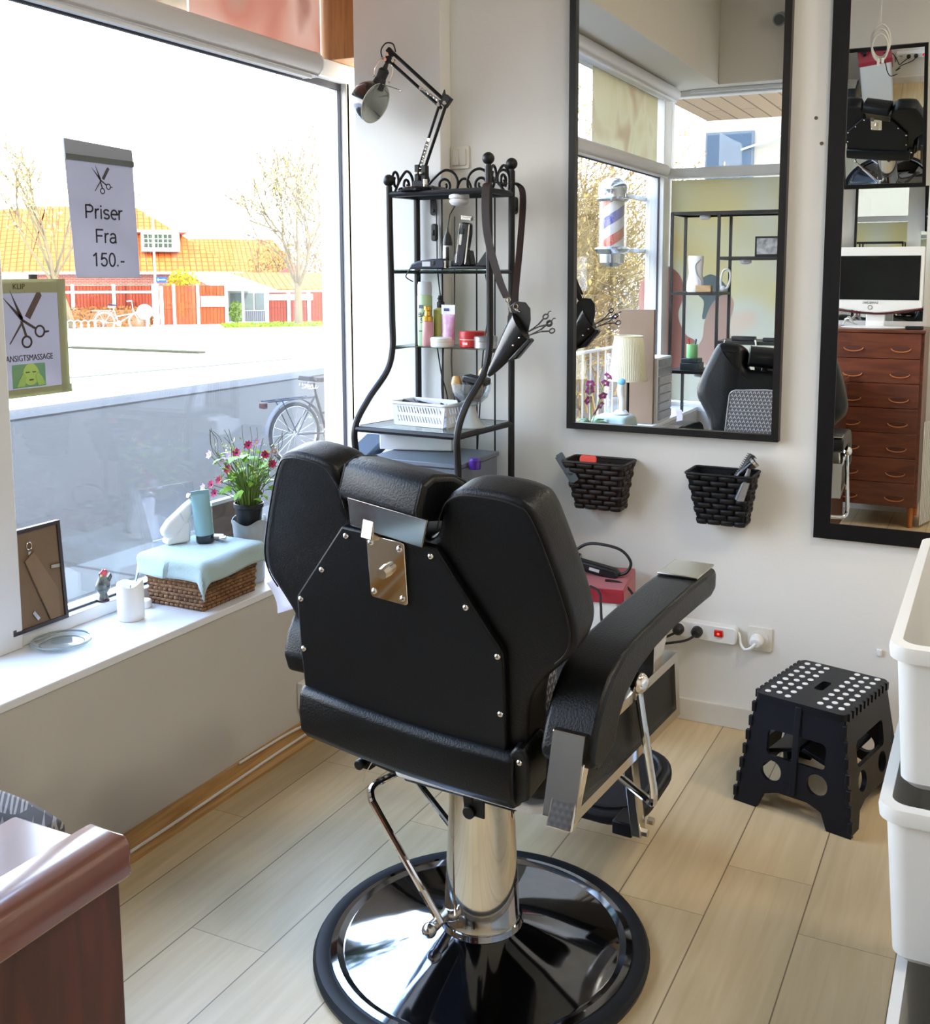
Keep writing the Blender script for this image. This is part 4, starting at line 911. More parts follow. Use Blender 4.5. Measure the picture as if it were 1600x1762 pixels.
def scroll(p0, ex, L, h, flip=1):
    """One pair of wrought scrolls along ex from p0."""
    p0 = Vector(p0); ex = Vector(ex).normalized(); up = Vector((0,0,1))
    def pt(u,w): return p0+ex*(u*L)+up*(w*h)
    m = MB()
    A = [pt(0.02,0.02),pt(0.10,0.0),pt(0.24,0.35),pt(0.42,0.72),pt(0.62,0.98),pt(0.80,0.88),pt(0.90,0.55),pt(0.88,0.05)]
    m.tube(smooth_path(A,6),0.0048,8)
    S = []
    for i in range(22):
        t_ = i/21; a = rad(-40+430*t_); rr = 0.26*(1-0.62*t_)
        S.append(pt(0.60+rr*math.cos(a)*0.55, 0.36+rr*math.sin(a)*1.2))
    m.tube(S,0.0048,8)
    S = []
    for i in range(22):
        t_ = i/21; a = rad(200-430*t_); rr = 0.34*(1-0.6*t_)
        S.append(pt(0.16+rr*math.cos(a)*0.45, 0.52+rr*math.sin(a)*1.3))
    m.tube(S,0.0048,8)
    return m
sp_('scroll', scroll((-1.885,yB-0.005,1.776),(1,0,0),0.18,0.082)); sp_('scroll', scroll((xR-0.005,yB,1.776),(-1,0,0),0.18,0.082))
sp_('scroll', scroll((-1.902,3.125,1.776),(0.13,1,0),0.13,0.078)); sp_('scroll', scroll((-1.518,3.10,1.776),(0,1,0),0.16,0.082)); 
ARCH = MB()
ARCH.tube(smooth_path([(-1.70+0.028*math.cos(a),yB,1.778+0.048*math.sin(a)) for a in [PI*i/8 for i in range(9)]],3),0.0045,8)
sp_('scroll', ARCH)
# puck light
t = thing('puck_light', 'small white ribbed puck light stuck under the top shelf of the rack', 'light', (-1.642,3.12,1.735))
build('dome', MB().lathe([(0.0,0.0),(0.014,0.001),(0.024,0.005),(0.031,0.012),(0.033,0.018),(0.030,0.022),(0.026,0.024)],(-1.642,3.12,1.722),28), mat('puck_white', (222,222,226), 0.45), t, angle=20)
build('mount', MB().lathe([(0.030,0.0),(0.034,0.004),(0.032,0.024),(0.028,0.027)],(-1.642,3.12,1.746),28), mat('puck_white', (222,222,226), 0.45), t)
# ------------------------------------------------------------------ architect lamp
lp = thing('desk_lamp', 'black spring-arm desk lamp with a domed shade standing on the rack top', 'lamp', (-1.80,3.17,1.777))
ly = 3.165
build('base', MB().lathe([(0.084,0.0),(0.086,0.006),(0.080,0.013),(0.05,0.019),(0.02,0.022),(0.0,0.022)],(-1.805,ly,1.777),40), BLACK_GLOSS, lp)
build('bracket', MB().span(-1.835,-1.790,ly-0.016,ly+0.016,1.797,1.815).box((-1.822,ly,1.838),(0.018,0.024,0.06)).box((-1.795,ly,1.838),(0.018,0.024,0.055)), BLACK_METAL, lp, bevel=0.003)
build('base_screw', MB().cyl((-1.788,ly-0.012,1.80),(-1.788,ly-0.012,1.818),0.008,n=12).ball((-1.80,ly-0.02,1.838),0.006,8).ball((-1.818,ly-0.02,1.838),0.006,8), CHROME, lp)
EL = Vector((-1.714,ly,2.067)); LO = Vector((-1.812,ly,1.838)); UP = Vector((-1.925,ly,2.243))
m = MB()
dv = (EL-LO).normalized(); nv = Vector((-dv.z,0,dv.x))
m.tube([LO+nv*-0.008,EL+nv*-0.004],0.0062,4); m.tube([LO+nv*0.014,EL+nv*0.020],0.0055,4)
build('lower_arm', m, BLACK_METAL, lp, angle=60)
du = (UP-EL).normalized(); nu = Vector((-du.z,0,du.x))
m = MB(); m.tube([EL+nu*-0.002,UP+nu*-0.006],0.0062,4); m.tube([EL+nu*0.024-du*0.0,UP+nu*0.022],0.0055,4)
build('upper_arm', m, BLACK_METAL, lp, angle=60)
m = MB()
def spring(m, a, b, r, turns):
    a = Vector(a); b = Vector(b); d_ = (b-a).normalized(); n1 = d_.orthogonal().normalized(); n2 = d_.cross(n1)
    m.tube([a+(b-a)*(i/(turns*6))+ (n1*math.cos(i*PI/3)+n2*math.sin(i*PI/3))*r for i in range(turns*6+1)],0.0012,4)
spring(m, LO+nv*0.003+Vector((0,-0.006,0))+dv*0.015, LO+dv*0.11+nv*0.010+Vector((0,-0.006,0)), 0.0042, 26)
spring(m, EL+nu*0.010-du*-0.02+Vector((0,-0.006,0)), EL+du*0.10+nu*0.018+Vector((0,-0.006,0)), 0.0042, 26)
build('spring', m, CHROME, lp)
m = MB(); m.box(tuple(EL+Vector((0.002,0,0.004))),(0.028,0.022,0.036),R=Matrix.Rotation(rad(40),4,'Y')); m._add([(-1.730,ly-0.004,2.085),(-1.712,ly-0.004,2.082),(-1.718,ly-0.004,2.110),(-1.730,ly+0.004,2.085),(-1.712,ly+0.004,2.082),(-1.718,ly+0.004,2.110)],[(0,1,2),(3,5,4),(0,3,4,1),(1,4,5,2),(2,5,3,0)])
build('elbow', m, BLACK_METAL, lp, bevel=0.002)
for p in (EL+Vector((0.004,-0.013,-0.004)), EL+Vector((-0.02,-0.012,-0.008)), UP+Vector((-0.004,-0.012,-0.006)), UP+Vector((-0.013,-0.010,-0.022)), UP+Vector((0.018,-0.010,-0.028)), LO+dv*0.115+nv*0.012, EL+du*0.105+nu*0.02): build('joint_bolt', MB().cyl(tuple(p),tuple(p+Vector((0,-0.006,0))),0.0062,n=12), CHROME, lp)
build('head_joint', MB().box(tuple(UP+Vector((0.0,0,0.004))),(0.03,0.016,0.018),R=Matrix.Rotation(rad(48),4,'Y')).box(tuple(UP+Vector((-0.008,0,-0.02))),(0.02,0.012,0.028)), BLACK_METAL, lp, bevel=0.002)
# head: axis from the socket down towards the lower right and a little towards the viewer
AX = Vector((0.857,-0.06,-0.42)).normalized(); HC = Vector((-1.988,ly,2.082))-AX*0.026
HD = basis(HC-AX*0.0, AX.orthogonal(), AX.cross(AX.orthogonal()), AX)
hz = (Vector((-1.948,ly,2.190))-HC)
# shade: dome opening along AX, neck opposite
R_ = 0.070
dome = [(0.0,-0.062),(0.022,-0.060),(0.042,-0.050),(0.056,-0.034),(0.066,-0.012),(0.070,0.012),(0.071,0.026)]
inner = [(0.0685,0.026),(0.0675,0.012),(0.0635,-0.011),(0.054,-0.032),(0.040,-0.047),(0.021,-0.057),(0.0,-0.059)]
build('shade', MB().lathe(dome, n=40, M=HD), BLACK_GLOSS, lp)
build('shade_lining', MB().lathe(inner, n=40, M=HD), mat('shade_lining', (214,218,208), 0.5), lp)
build('shade_rim', MB().tube([HD @ Vector((0.0702*math.cos(2*PI*i/40),0.0702*math.sin(2*PI*i/40),0.026)) for i in range(40)],0.0012,5,closed=True), mat('shade_lining', (214,218,208), 0.5), lp)
build('bulb', MB().lathe([(0.0,0.014),(0.014,0.012),(0.023,0.002),(0.025,-0.012),(0.02,-0.03),(0.013,-0.055)], n=24, M=HD), mat('bulb_white', (236,236,230), 0.3), lp)
NK = Vector((-1.972,ly,2.150)); N2 = Vector((-1.952,ly,2.188)); N3 = Vector((-1.940,ly,2.212))
build('socket', MB().tube([NK-(N2-NK)*0.5,NK,NK+(N2-NK)*0.35],[0.024,0.022,0.019],20).tube([NK+(N2-NK)*0.35,N2,N2+(N3-N2)*0.3],[0.0175,0.019,0.012],16).tube([N2,N3],[0.010,0.006],12), BLACK_PLASTIC, lp)
build('yoke', MB().tube(smooth_path([(-1.978,ly-0.022,2.168),(-1.975,ly-0.022,2.192),(-1.955,ly-0.012,2.226),(-1.935,ly+0.012,2.222),(-1.930,ly+0.022,2.19),(-1.945,ly+0.022,2.152)],6),0.0022,6).ball((-1.978,ly-0.024,2.170),0.004,8).ball((-1.944,ly+0.02,2.152),0.004,8), CHROME, lp)
build('aim_rod', MB().tube([(-1.952,ly-0.012,2.142),(-1.868,ly-0.03,2.112)],0.0014,5).ball((-1.868,ly-0.03,2.112),0.0042,8), CHROME, lp)
build('cord', MB().tube(smooth_path([tuple(N3),(-1.958,ly,2.232),(-1.962,ly,2.258),(-1.942,ly,2.278),(-1.915,ly,2.272),(-1.905,ly,2.245)],6),0.0026,6), CABLE_B, lp)
t = lp
build('hanging_flex', MB().tube(smooth_path([(-1.80,3.24,1.80),(-1.815,3.278,1.72),(-1.815,3.28,1.62),(-1.812,3.28,1.50),(-1.79,3.28,1.30),(-1.80,3.28,1.1),(-1.78,3.28,0.9)],8),0.0026,6), CABLE_B, t)
sw = build('inline_switch', MB().prism(rrect(0.021,0.060,0.008,5),0.018,basis((-1.8145,3.272,1.645),(1,0,0),(0,0,1))), BLACK_PLASTIC, t, bevel=0.003)
build('rocker', MB().span(-1.8185,-1.8105,3.251,3.256,1.634,1.654), BLACK_GLOSS, sw, bevel=0.002)
for nm, pts, lab in (('cable',[(-1.745,3.28,1.70),(-1.747,3.28,1.4),(-1.76,3.28,1.20),(-1.745,3.28,1.02),(-1.735,3.28,0.86)],'black cable hanging wavy behind the middle of the rack'),
                 ('cable',[(-1.625,3.28,1.50),(-1.61,3.28,1.40),(-1.635,3.28,1.22),(-1.65,3.28,1.0),(-1.66,3.28,0.85)],'black cable hanging down behind the right part of the rack'),
                 ('cable',[(-1.815,3.275,1.25),(-1.80,3.278,1.15),(-1.775,3.28,1.05),(-1.77,3.28,0.88)],'black cable dropping behind the white slotted basket')):
    single(nm, MB().tube(smooth_path(pts,8),0.0026,6), CABLE_B, lab, 'cable', pts[0])
# ------------------------------------------------------------------ second shelf: clippers
z2 = 1.517
t = thing('hair_trimmer', 'dark blue hair trimmer lying on the second shelf with a silver label', 'hair trimmer', (-1.755,3.12,z2))
MT = Matrix.Translation((-1.755,3.115,z2)) @ Matrix.Rotation(rad(3),4,'Z')
tp = [(-0.066,0.0),(-0.060,0.018),(-0.03,0.028),(0.02,0.034),(0.06,0.036),(0.068,0.020),(0.066,0.0)]
build('body', MB().prism(tp[::-1],0.04,MT @ basis((0,0.02,0),(1,0,0),(0,0,1))), mat('trimmer_navy', (34,40,56), 0.35), t, bevel=0.006, seg=3)
build('label', MB().box((0.0,-0.0205,0.017),(0.030,0.001,0.016),MT), mat('silver_label', (196,198,204), 0.4), t)
build('switch', MB().box((0.028,-0.021,0.020),(0.010,0.004,0.014),MT), BLACK_PLASTIC, t, bevel=0.002)
build('blade', MB().box((0.068,0,0.016),(0.008,0.036,0.024),MT), STEEL, t)
build('cord', MB().tube(smooth_path([tuple(MT @ Vector((-0.064,0,0.01))),(-1.83,3.10,1.505),(-1.835,3.10,1.49),(-1.82,3.12,1.475)],6),0.002,5), CABLE_B, t)
t = thing('hair_trimmer', 'slim white trimmer with a black tip hanging from its cable by the second shelf', 'hair trimmer', (-1.70,3.15,1.53))
xt, yt = -1.705, 3.155
build('body', MB().lathe([(0.011,0.0),(0.0155,0.004),(0.0165,0.05),(0.0155,0.078)],(xt,yt,1.520),20), mat('trimmer_white', (206,208,210), 0.3), t)
build('tip', MB().lathe([(0.0165,0.0),(0.0165,0.012),(0.012,0.032),(0.004,0.046),(0.003,0.06)],(xt,yt,1.596),20), BLACK_PLASTIC, t)
build('grip', MB().span(xt-0.001,xt+0.013,yt-0.0175,yt-0.010,1.53,1.592), BLACK_GLOSS, t, bevel=0.004)
build('cord', MB().tube([(xt,yt,1.65),(xt-0.001,yt+0.02,1.70),(xt-0.003,3.25,1.76)],0.002,5), CABLE_B, t)
t = thing('clipper_dock', 'black charging dock standing on the second shelf', 'charging dock', (-1.61,3.13,z2))
build('tray', MB().prism(rrect(0.155,0.07,0.02,5),0.010,Matrix.Translation((-1.605,3.135,z2))), BLACK_PLASTIC, t, bevel=0.003)
build('cradle', MB().prism([(-0.034,0),(0.034,0),(0.024,0.055),(0.010,0.046),(-0.012,0.040),(-0.026,0.046)],0.044,basis((-1.627,3.152,z2+0.009),(1,0,0),(0,0,1))), BLACK_PLASTIC, t, bevel=0.006)
build('comb_guard', MB().prism([(-0.022,0),(0.022,0),(0.022,0.052),(0.014,0.046)],0.03,basis((-1.562,3.15,z2+0.009),(1,0,0),(0,0,1))), BLACK_PLASTIC, t, bevel=0.003)
build('small_guard', MB().span(-1.675,-1.652,3.12,3.15,z2+0.009,z2+0.032), BLACK_PLASTIC, t, bevel=0.003)
t = thing('hair_clipper', 'black and silver cordless clipper standing upright in its dock', 'hair clipper', (-1.625,3.12,1.54))
MC_ = Matrix.Translation((-1.628,3.118,1.535)) @ Matrix.Rotation(rad(7),4,'Y')
cpnt = [(-0.017,0.0),(-0.020,0.05),(-0.021,0.10),(-0.015,0.135),(0.015,0.135),(0.019,0.10),(0.016,0.05),(0.015,0.0),(0.0,-0.012)]
b_ = build('body', MB().prism(cpnt[::-1],0.034,MC_ @ basis((0,0.017,0),(1,0,0),(0,0,1))), BLACK_GLOSS, t, bevel=0.007, seg=3)
k = MB(); 
for s_ in (-1,1): k.tube([MC_ @ Vector((s_*0.0165+ (0.0 if s_>0 else -0.001),-0.0165,z)) for z in (0.0,0.05,0.10,0.13)],0.0026,6)
build('silver_trim', k, CHROME, t)
build('label', MB().box((-0.009,-0.0178,0.078),(0.009,0.001,0.034),MC_), STEEL, t)
build('button', MB().box((-0.003,-0.018,0.105),(0.009,0.004,0.02),MC_), BLACK_METAL, t, bevel=0.002)
build('blade', MB().box((0.0,-0.002,0.147),(0.036,0.018,0.010),MC_).box((0.0,-0.004,0.154),(0.040,0.012,0.005),MC_), STEEL, t, bevel=0.001)
# ------------------------------------------------------------------ third shelf: bottles
z3 = 1.258
def can(name, label, cat, x, y, parts, group=None):
    t = thing(name, label, cat, (x,y,z3), 0, group)
    for (nm, prof, m) in parts: build(nm, MB().lathe(prof,(x,y,z3),28), m, t)
    return t
t = can('spray_can', 'tall pale green spray can with a grey cap at the end of the third shelf', 'spray can', -1.792, 3.15, [
    ('body', [(0.024,0.0),(0.0255,0.003),(0.0255,0.168),(0.022,0.174)], mat('can_green', (176,202,160), 0.35)),
    ('cap', [(0.0245,0.172),(0.0245,0.205),(0.022,0.216),(0.0,0.218)], mat('cap_grey', (196,202,210), 0.3))])
for (tx, sz, dz) in (('BAR',0.022,0.105),('SK',0.024,0.085)):
    build('lettering', xf(text_mb(tx,sz,0.0008,'CENTER'), basis((-1.782,3.1235,z3+dz),(1,0.12,0),(0,0,1))), mat('ink_dark', (40,46,60), 0.6), t, smooth=False)
build('badge', MB().box((-1.792,3.1242,z3+0.133),(0.016,0.0015,0.012)), mat('ink_grey', (96,104,110), 0.6), t)
build('stripe', MB().box((-1.790,3.1242,z3+0.050),(0.022,0.0015,0.004)), mat('ink_grey', (96,104,110), 0.6), t)
can('pump_bottle', 'pink pump bottle with a gold collar beside the spray can', 'bottle', -1.763, 3.118, [
    ('body', [(0.017,0.0),(0.0185,0.003),(0.0185,0.085),(0.016,0.090)], mat('bottle_pink', (196,140,140), 0.3)),
    ('collar', [(0.0185,0.083),(0.0185,0.100),(0.012,0.104),(0.009,0.118),(0.013,0.122),(0.013,0.134),(0.0,0.136)], mat('gold', (226,180,84), 0.2, 0.9))])
t = can('spray_bottle', 'clear bottle of yellow lotion with a black spray top', 'bottle', -1.738, 3.165, [
    ('body', [(0.024,0.0),(0.0255,0.004),(0.0255,0.122),(0.010,0.130),(0.010,0.134)], mat('lotion_yellow', (206,208,110), 0.12, trans=0.25)),
    ('spray_top', [(0.013,0.130),(0.013,0.148),(0.009,0.150),(0.0085,0.170),(0.0,0.172)], BLACK_PLASTIC)])
build('nozzle', MB().cyl((-1.738,3.165,z3+0.160),(-1.738,3.148,z3+0.160),0.004,n=10), BLACK_PLASTIC, t)
build('label', MB().box((-1.733,3.1388,z3+0.115),(0.030,0.0015,0.012)), mat('label_olive', (150,150,60), 0.6), t)
t = thing('lotion_tube', 'purple gel tube with a white crimped top standing on its cap', 'tube', (-1.690,3.13,z3))
def tube_shape(M, w, d, h, n=20):
    m = MB(); K = 10
    for i in range(K+1):
        f_ = i/K; a = w*(1+0.10*f_); b = d*(1-f_)**0.8+0.0012
        for j in range(n):
            th = 2*PI*j/n; m.v.append(M @ Vector((a*math.cos(th), b*math.sin(th), h*f_)))
    for i in range(K):
        for j in range(n): m.f.append((i*n+j,i*n+(j+1)%n,(i+1)*n+(j+1)%n,(i+1)*n+j))
    m.f.append(list(range(n))[::-1]); m.f.append(list(range(K*n,K*n+n)))
    return m
MTU = Matrix.Translation((-1.690,3.13,z3+0.022))
build('body', tube_shape(MTU,0.0225,0.018,0.088), mat('gel_purple', (186,132,168), 0.2, c2=(206,166,194), vscale=60), t)
build('neck', MB().hexa([(-1.7155,3.1285,z3+0.108),(-1.6645,3.1285,z3+0.108),(-1.6645,3.1315,z3+0.108),(-1.7155,3.1315,z3+0.108)],[(-1.716,3.1290,z3+0.140),(-1.664,3.1290,z3+0.140),(-1.664,3.131,z3+0.140),(-1.716,3.131,z3+0.140)]), mat('tube_white', (222,220,232), 0.4), t)
build('badge', MB().box((-1.696,3.1275,z3+0.124),(0.020,0.0012,0.009)), mat('ink_blue', (44,56,120), 0.5), t, bevel=0.0004)
build('cap', MB().lathe([(0.020,0.0),(0.021,0.002),(0.021,0.022),(0.0,0.023)],(-1.690,3.13,z3),20), mat('tube_white', (222,220,232), 0.4), t)
can('cream_jar', 'small white cream jar in front of the purple tube', 'jar', -1.700, 3.098, [
    ('body', [(0.032,0.0),(0.036,0.003),(0.036,0.017),(0.034,0.018)], mat('jar_white', (226,228,224), 0.3)),
    ('lid', [(0.0365,0.018),(0.0365,0.030),(0.033,0.033),(0.0,0.033)], mat('jar_white', (226,228,224), 0.3))])
t = can('wax_jar', 'bright red wax jar with a red lid on the third shelf', 'jar', -1.600, 3.13, [
    ('body', [(0.040,0.0),(0.043,0.004),(0.043,0.026),(0.041,0.028)], mat('wax_red', (196,44,44), 0.3)),
    ('lid', [(0.044,0.029),(0.044,0.050),(0.041,0.054),(0.0,0.055)], mat('wax_lid', (176,36,38), 0.3))])
build('band', MB().lathe([(0.0432,0.026),(0.0432,0.030)],(-1.600,3.13,z3),28), mat('band_pale', (226,196,190), 0.4), t)
build('lettering', MB().box((-1.605,3.0865,z3+0.014),(0.018,0.001,0.008)), mat('band_pale', (226,196,190), 0.4), t)
can('tin', 'flat grey metal tin at the right end of the third shelf', 'tin', -1.540, 3.11, [
    ('body', [(0.036,0.0),(0.038,0.002),(0.038,0.022),(0.037,0.023)], mat('tin_grey', (170,172,176), 0.3, 0.7)),
    ('lid', [(0.039,0.023),(0.039,0.037),(0.036,0.040),(0.0,0.040)], mat('tin_lid', (150,152,156), 0.3, 0.7))])
# ------------------------------------------------------------------ fourth shelf
z4 = 0.997
t = thing('slotted_basket', 'white plastic basket with slanted slots on the lowest glass shelf', 'basket', (-1.735,3.08,z4))
MBk = Matrix.Translation((-1.735,3.075,z4)) @ Matrix.Rotation(rad(-6),4,'Z')
Wd, Dp, Hh = 0.215, 0.125, 0.075
def slotwall(L, H_, n):
    outer = [(-L/2+0.008,0),(L/2-0.008,0),(L/2,H_),(-L/2,H_)]
    holes = []
    for r_ in range(2):
        z0 = 0.012+r_*0.030
        for i in range(n):
            x0 = -L/2+0.020+(L-0.045)*i/(n-1); holes.append([(x0,z0+0.022),(x0+0.007,z0+0.002),(x0+0.0115,z0+0.002),(x0+0.0045,z0+0.022)])
    return curve_fill([outer]+holes, 0.0025)
WB = mat('basket_white', (224,226,230), 0.35)
for nm, L_, o_, ex in (('side',Wd,(0,-Dp/2,0),(1,0,0)),('side',Wd,(0,Dp/2,0),(-1,0,0)),('end',Dp,(Wd/2,0,0),(0,1,0)),('end',Dp,(-Wd/2,0,0),(0,-1,0))):
    build(nm, xf(slotwall(L_,Hh,16 if nm=='side' else 6), MBk @ basis(o_,ex,(0,0,1))), WB, t, smooth=False)
build('bottom', MB().box((0,0,0.002),(Wd-0.016,Dp-0.008,0.003),MBk), WB, t)
build('rim', MB().tube([MBk @ Vector((p[0],p[1],Hh)) for p in rrect(Wd+0.008,Dp+0.008,0.012,4)],0.0045,6,closed=True), WB, t)
R2 = random.Random(5); m = MB()
for i in range(16): m.box((R2.uniform(-0.085,0.085),R2.uniform(-0.04,0.04),0.045+R2.uniform(0,0.025)),(0.05,0.012,0.008),MBk, R=Euler((R2.uniform(-.4,.4),R2.uniform(-.4,.4),R2.uniform(0,3))).to_matrix().to_4x4())
o = single('hair_clips', m, mat('clip_dark', (52,54,64), 0.4), 'jumble of dark hair clips inside the white slotted basket', 'hair clips', tuple(MBk @ Vector((0,0,0.05)))); o['kind'] = 'stuff'
t = thing('footed_bowl', 'cut glass bowl on a tall frosted foot holding brushes', 'bowl', (-1.575,3.08,z4))
BG = thin_glass('bowl_glass', (236,242,244), extra=0.10, haze=0.10)
cb = (-1.575,3.075,z4)
build('foot', MB().lathe([(0.046,0.0),(0.047,0.003),(0.036,0.012),(0.024,0.030),(0.016,0.055),(0.013,0.072)],cb,32), mat('frosted_glass', (226,230,230), 0.35, trans=0.55), t)
build('cup', MB().lathe([(0.013,0.072),(0.030,0.080),(0.050,0.098),(0.062,0.122),(0.066,0.148),(0.063,0.148),(0.059,0.123),(0.047,0.102),(0.028,0.085),(0.0,0.082)],cb,36,wob=lambda a,z: 1+0.025*math.cos(a*12)), BG, t)
t = thing('shaving_brush', 'wooden handled brush lying in the glass bowl', 'brush', (-1.60,3.06,1.10))
build('handle', MB().tube([(-1.612,3.05,1.115),(-1.618,3.05,1.145),(-1.622,3.055,1.165)],[0.014,0.018,0.012],12), wood_mat('brush_wood', (206,168,110), (180,140,84), (20,20,2), 3), t)
build('bristles', MB().tube([(-1.612,3.05,1.115),(-1.60,3.06,1.09)],[0.014,0.020],12), BLACK_PLASTIC, t)
t = thing('neck_duster', 'black neck duster brush with a rounded wooden handle in the glass bowl', 'brush', (-1.55,3.07,1.10))
build('bristles', MB().tube([(-1.575,3.075,1.095),(-1.555,3.07,1.145)],[0.030,0.038],16), mat('bristle_black', (18,18,22), 0.8, bump=0.6, bscale=200), t, bevel=0.004)
build('collar', MB().box((-1.553,3.068,1.155),(0.085,0.05,0.026),R=Matrix.Rotation(rad(8),4,'Y')), BLACK_PLASTIC, t, bevel=0.006)
build('handle', MB().ball((-1.528,3.066,1.178),0.015,12,(1,1,1.25)), wood_mat('brush_wood', (206,168,110), (180,140,84), (20,20,2), 3), t)
# ------------------------------------------------------------------ scissor holster
t = thing('scissor_holster', 'black leather scissor holster hanging by brown straps from the rack corner', 'holster', (-1.42,3.03,1.35))
STRAP = mat('strap_brown', (44,30,28), 0.4, bump=0.1, bscale=200)
def strap(pts, w, name):
    m = MB(); P = [Vector(p) for p in pts]; wv = Vector((0.88,0.10,0.0)).normalized()
    for p in P: 
        for q in ((-w/2,-0.0012),(w/2,-0.0012),(w/2,0.0012),(-w/2,0.0012)): m.v.append(p+wv*q[0]+Vector((0,q[1],0)))
    for i in range(len(P)-1):
        for j in range(4): m.f.append((i*4+j,i*4+(j+1)%4,(i+1)*4+(j+1)%4,(i+1)*4+j))
    m.f.append((0,3,2,1)); k_ = (len(P)-1)*4; m.f.append((k_,k_+1,k_+2,k_+3))
    return build(name, m, STRAP, t, bevel=0.0005, seg=1)
strap(smooth_path([(-1.485,3.15,1.79),(-1.505,3.078,1.792),(-1.512,3.055,1.765),(-1.495,3.03,1.63),(-1.450,3.02,1.49),(-1.420,3.02,1.425)],6),0.026,'strap')
strap(smooth_path([(-1.485,3.15,1.794),(-1.49,3.24,1.80),(-1.470,3.25,1.76),(-1.448,3.18,1.60),(-1.418,3.08,1.45),(-1.405,3.05,1.40)],6),0.022,'strap')
for (p,q) in (((-1.417,3.02,1.424),(-1.405,3.02,1.385)),((-1.402,3.045,1.402),(-1.383,3.04,1.385))):
    p = Vector(p); q = Vector(q)
    build('clip_ring', MB().tube([p+Vector((0.008*math.cos(a),0,-0.004+0.008*math.sin(a))) for a in [2*PI*i/14 for i in range(14)]],0.0018,6,closed=True).tube([p+Vector((0,0,-0.012)),q+Vector((0,0,-0.004))],0.0035,8), CHROME, t)
HL = mat('holster_leather', (14,14,17), 0.3, bump=0.1, bscale=180, coat=0.2)
MH = basis((-1.405,3.035,1.30),(0.58,0.0,0.81),(-0.81,0.0,0.58))      # x along the holster towards its mouth
# pouch: tapered, oval
m = MB(); n_ = 24; prof = [(-0.150,0.007,0.008),(-0.135,0.013,0.012),(-0.09,0.024,0.018),(-0.03,0.036,0.024),(0.02,0.044,0.028),(0.046,0.046,0.030)]
for (x_,w_,d_) in prof:
    for j in range(n_):
        a = 2*PI*j/n_; m.v.append(MH @ Vector((x_+0.018*math.cos(a)*(w_/0.046), w_*math.cos(a), d_*math.sin(a))))
for i in range(len(prof)-1):
    for j in range(n_): m.f.append((i*n_+j,i*n_+(j+1)%n_,(i+1)*n_+(j+1)%n_,(i+1)*n_+j))
m.f.append(list(range(n_))[::-1]); m.f.append([len(prof)*n_-n_+j for j in range(n_)])
pouch = build('pouch', m, HL, t)
SCM = mat('scissor_steel', (96,96,100), 0.22, 1.0)
build('back_flap', MB().prism(smooth_path([(p[0],p[1],0) for p in ((-0.036,-0.04),(0.036,-0.04),(0.040,0.02),(0.025,0.05),(-0.02,0.052),(-0.038,0.02))],4,True) and [(-0.036,-0.05),(0.036,-0.05),(0.041,0.0),(0.036,0.035),(0.018,0.052),(-0.014,0.052),(-0.034,0.035),(-0.040,0.0)],0.006,basis((-1.392,3.052,1.362),(1,0,-0.1),(0.1,0,1))), HL, t, bevel=0.002)
build('front_pocket', xf(MB().prism([(-0.07,-0.03),(0.0,-0.040),(0.035,-0.046),(0.035,-0.060),(-0.045,-0.052)],0.03,Matrix.Translation((0,0,-0.015))), MH), HL, t, bevel=0.004)
for (x_,y_) in ((0.02,-0.025),(-0.012,-0.022)): build('stud', MB().ball(tuple(MH @ Vector((x_,y_,0.026))),0.0035,8).ball(tuple(MH @ Vector((x_,y_,-0.026))),0.0035,8), CHROME, t)
def scissors(label, M, sc=1.0):
    t2 = thing('scissors', label, 'scissors', tuple(M @ Vector((0,0,0))))
    for s_, nm in ((1,'blade'),(-1,'blade')):
        b_ = build(nm, xf(MB().prism([(-0.06,0.0),(0.0,s_*0.004),(0.028,s_*0.007),(0.028,s_*0.002),(0.0,-s_*0.001)],0.0022,Matrix.Translation((0,0,s_*0.0012))), M), SCM, t2)
        m = MB(); m.tube([M @ Vector((0.026,s_*0.0045,0)), M @ Vector((0.045,s_*0.010,0)), M @ Vector((0.058,s_*0.014,0))],0.0026,6)
        m.tube([M @ Vector((0.070+0.012*math.cos(a), s_*0.017+0.0085*math.sin(a), 0)) for a in [2*PI*i/16 for i in range(16)]],0.0024,6,closed=True)
        if s_ > 0: m.tube([M @ Vector((0.081,s_*0.020,0)), M @ Vector((0.094,s_*0.027,0.002)), M @ Vector((0.102,s_*0.024,0.0))],0.0018,5)
        build('finger_loop', m, SCM, b_)
SCQ = basis((-1.335,3.035,1.330),(0.86,0.02,0.50),(-0.50,0.0,0.86))
scissors('pair of silver scissors, the upper one in the leather holster', SCQ @ Matrix.Scale(0.78,4))
scissors('pair of silver scissors, the lower one in the leather holster', basis((-1.325,3.030,1.318),(0.93,-0.02,0.36),(-0.36,0.0,0.93)) @ Matrix.Scale(0.78,4))
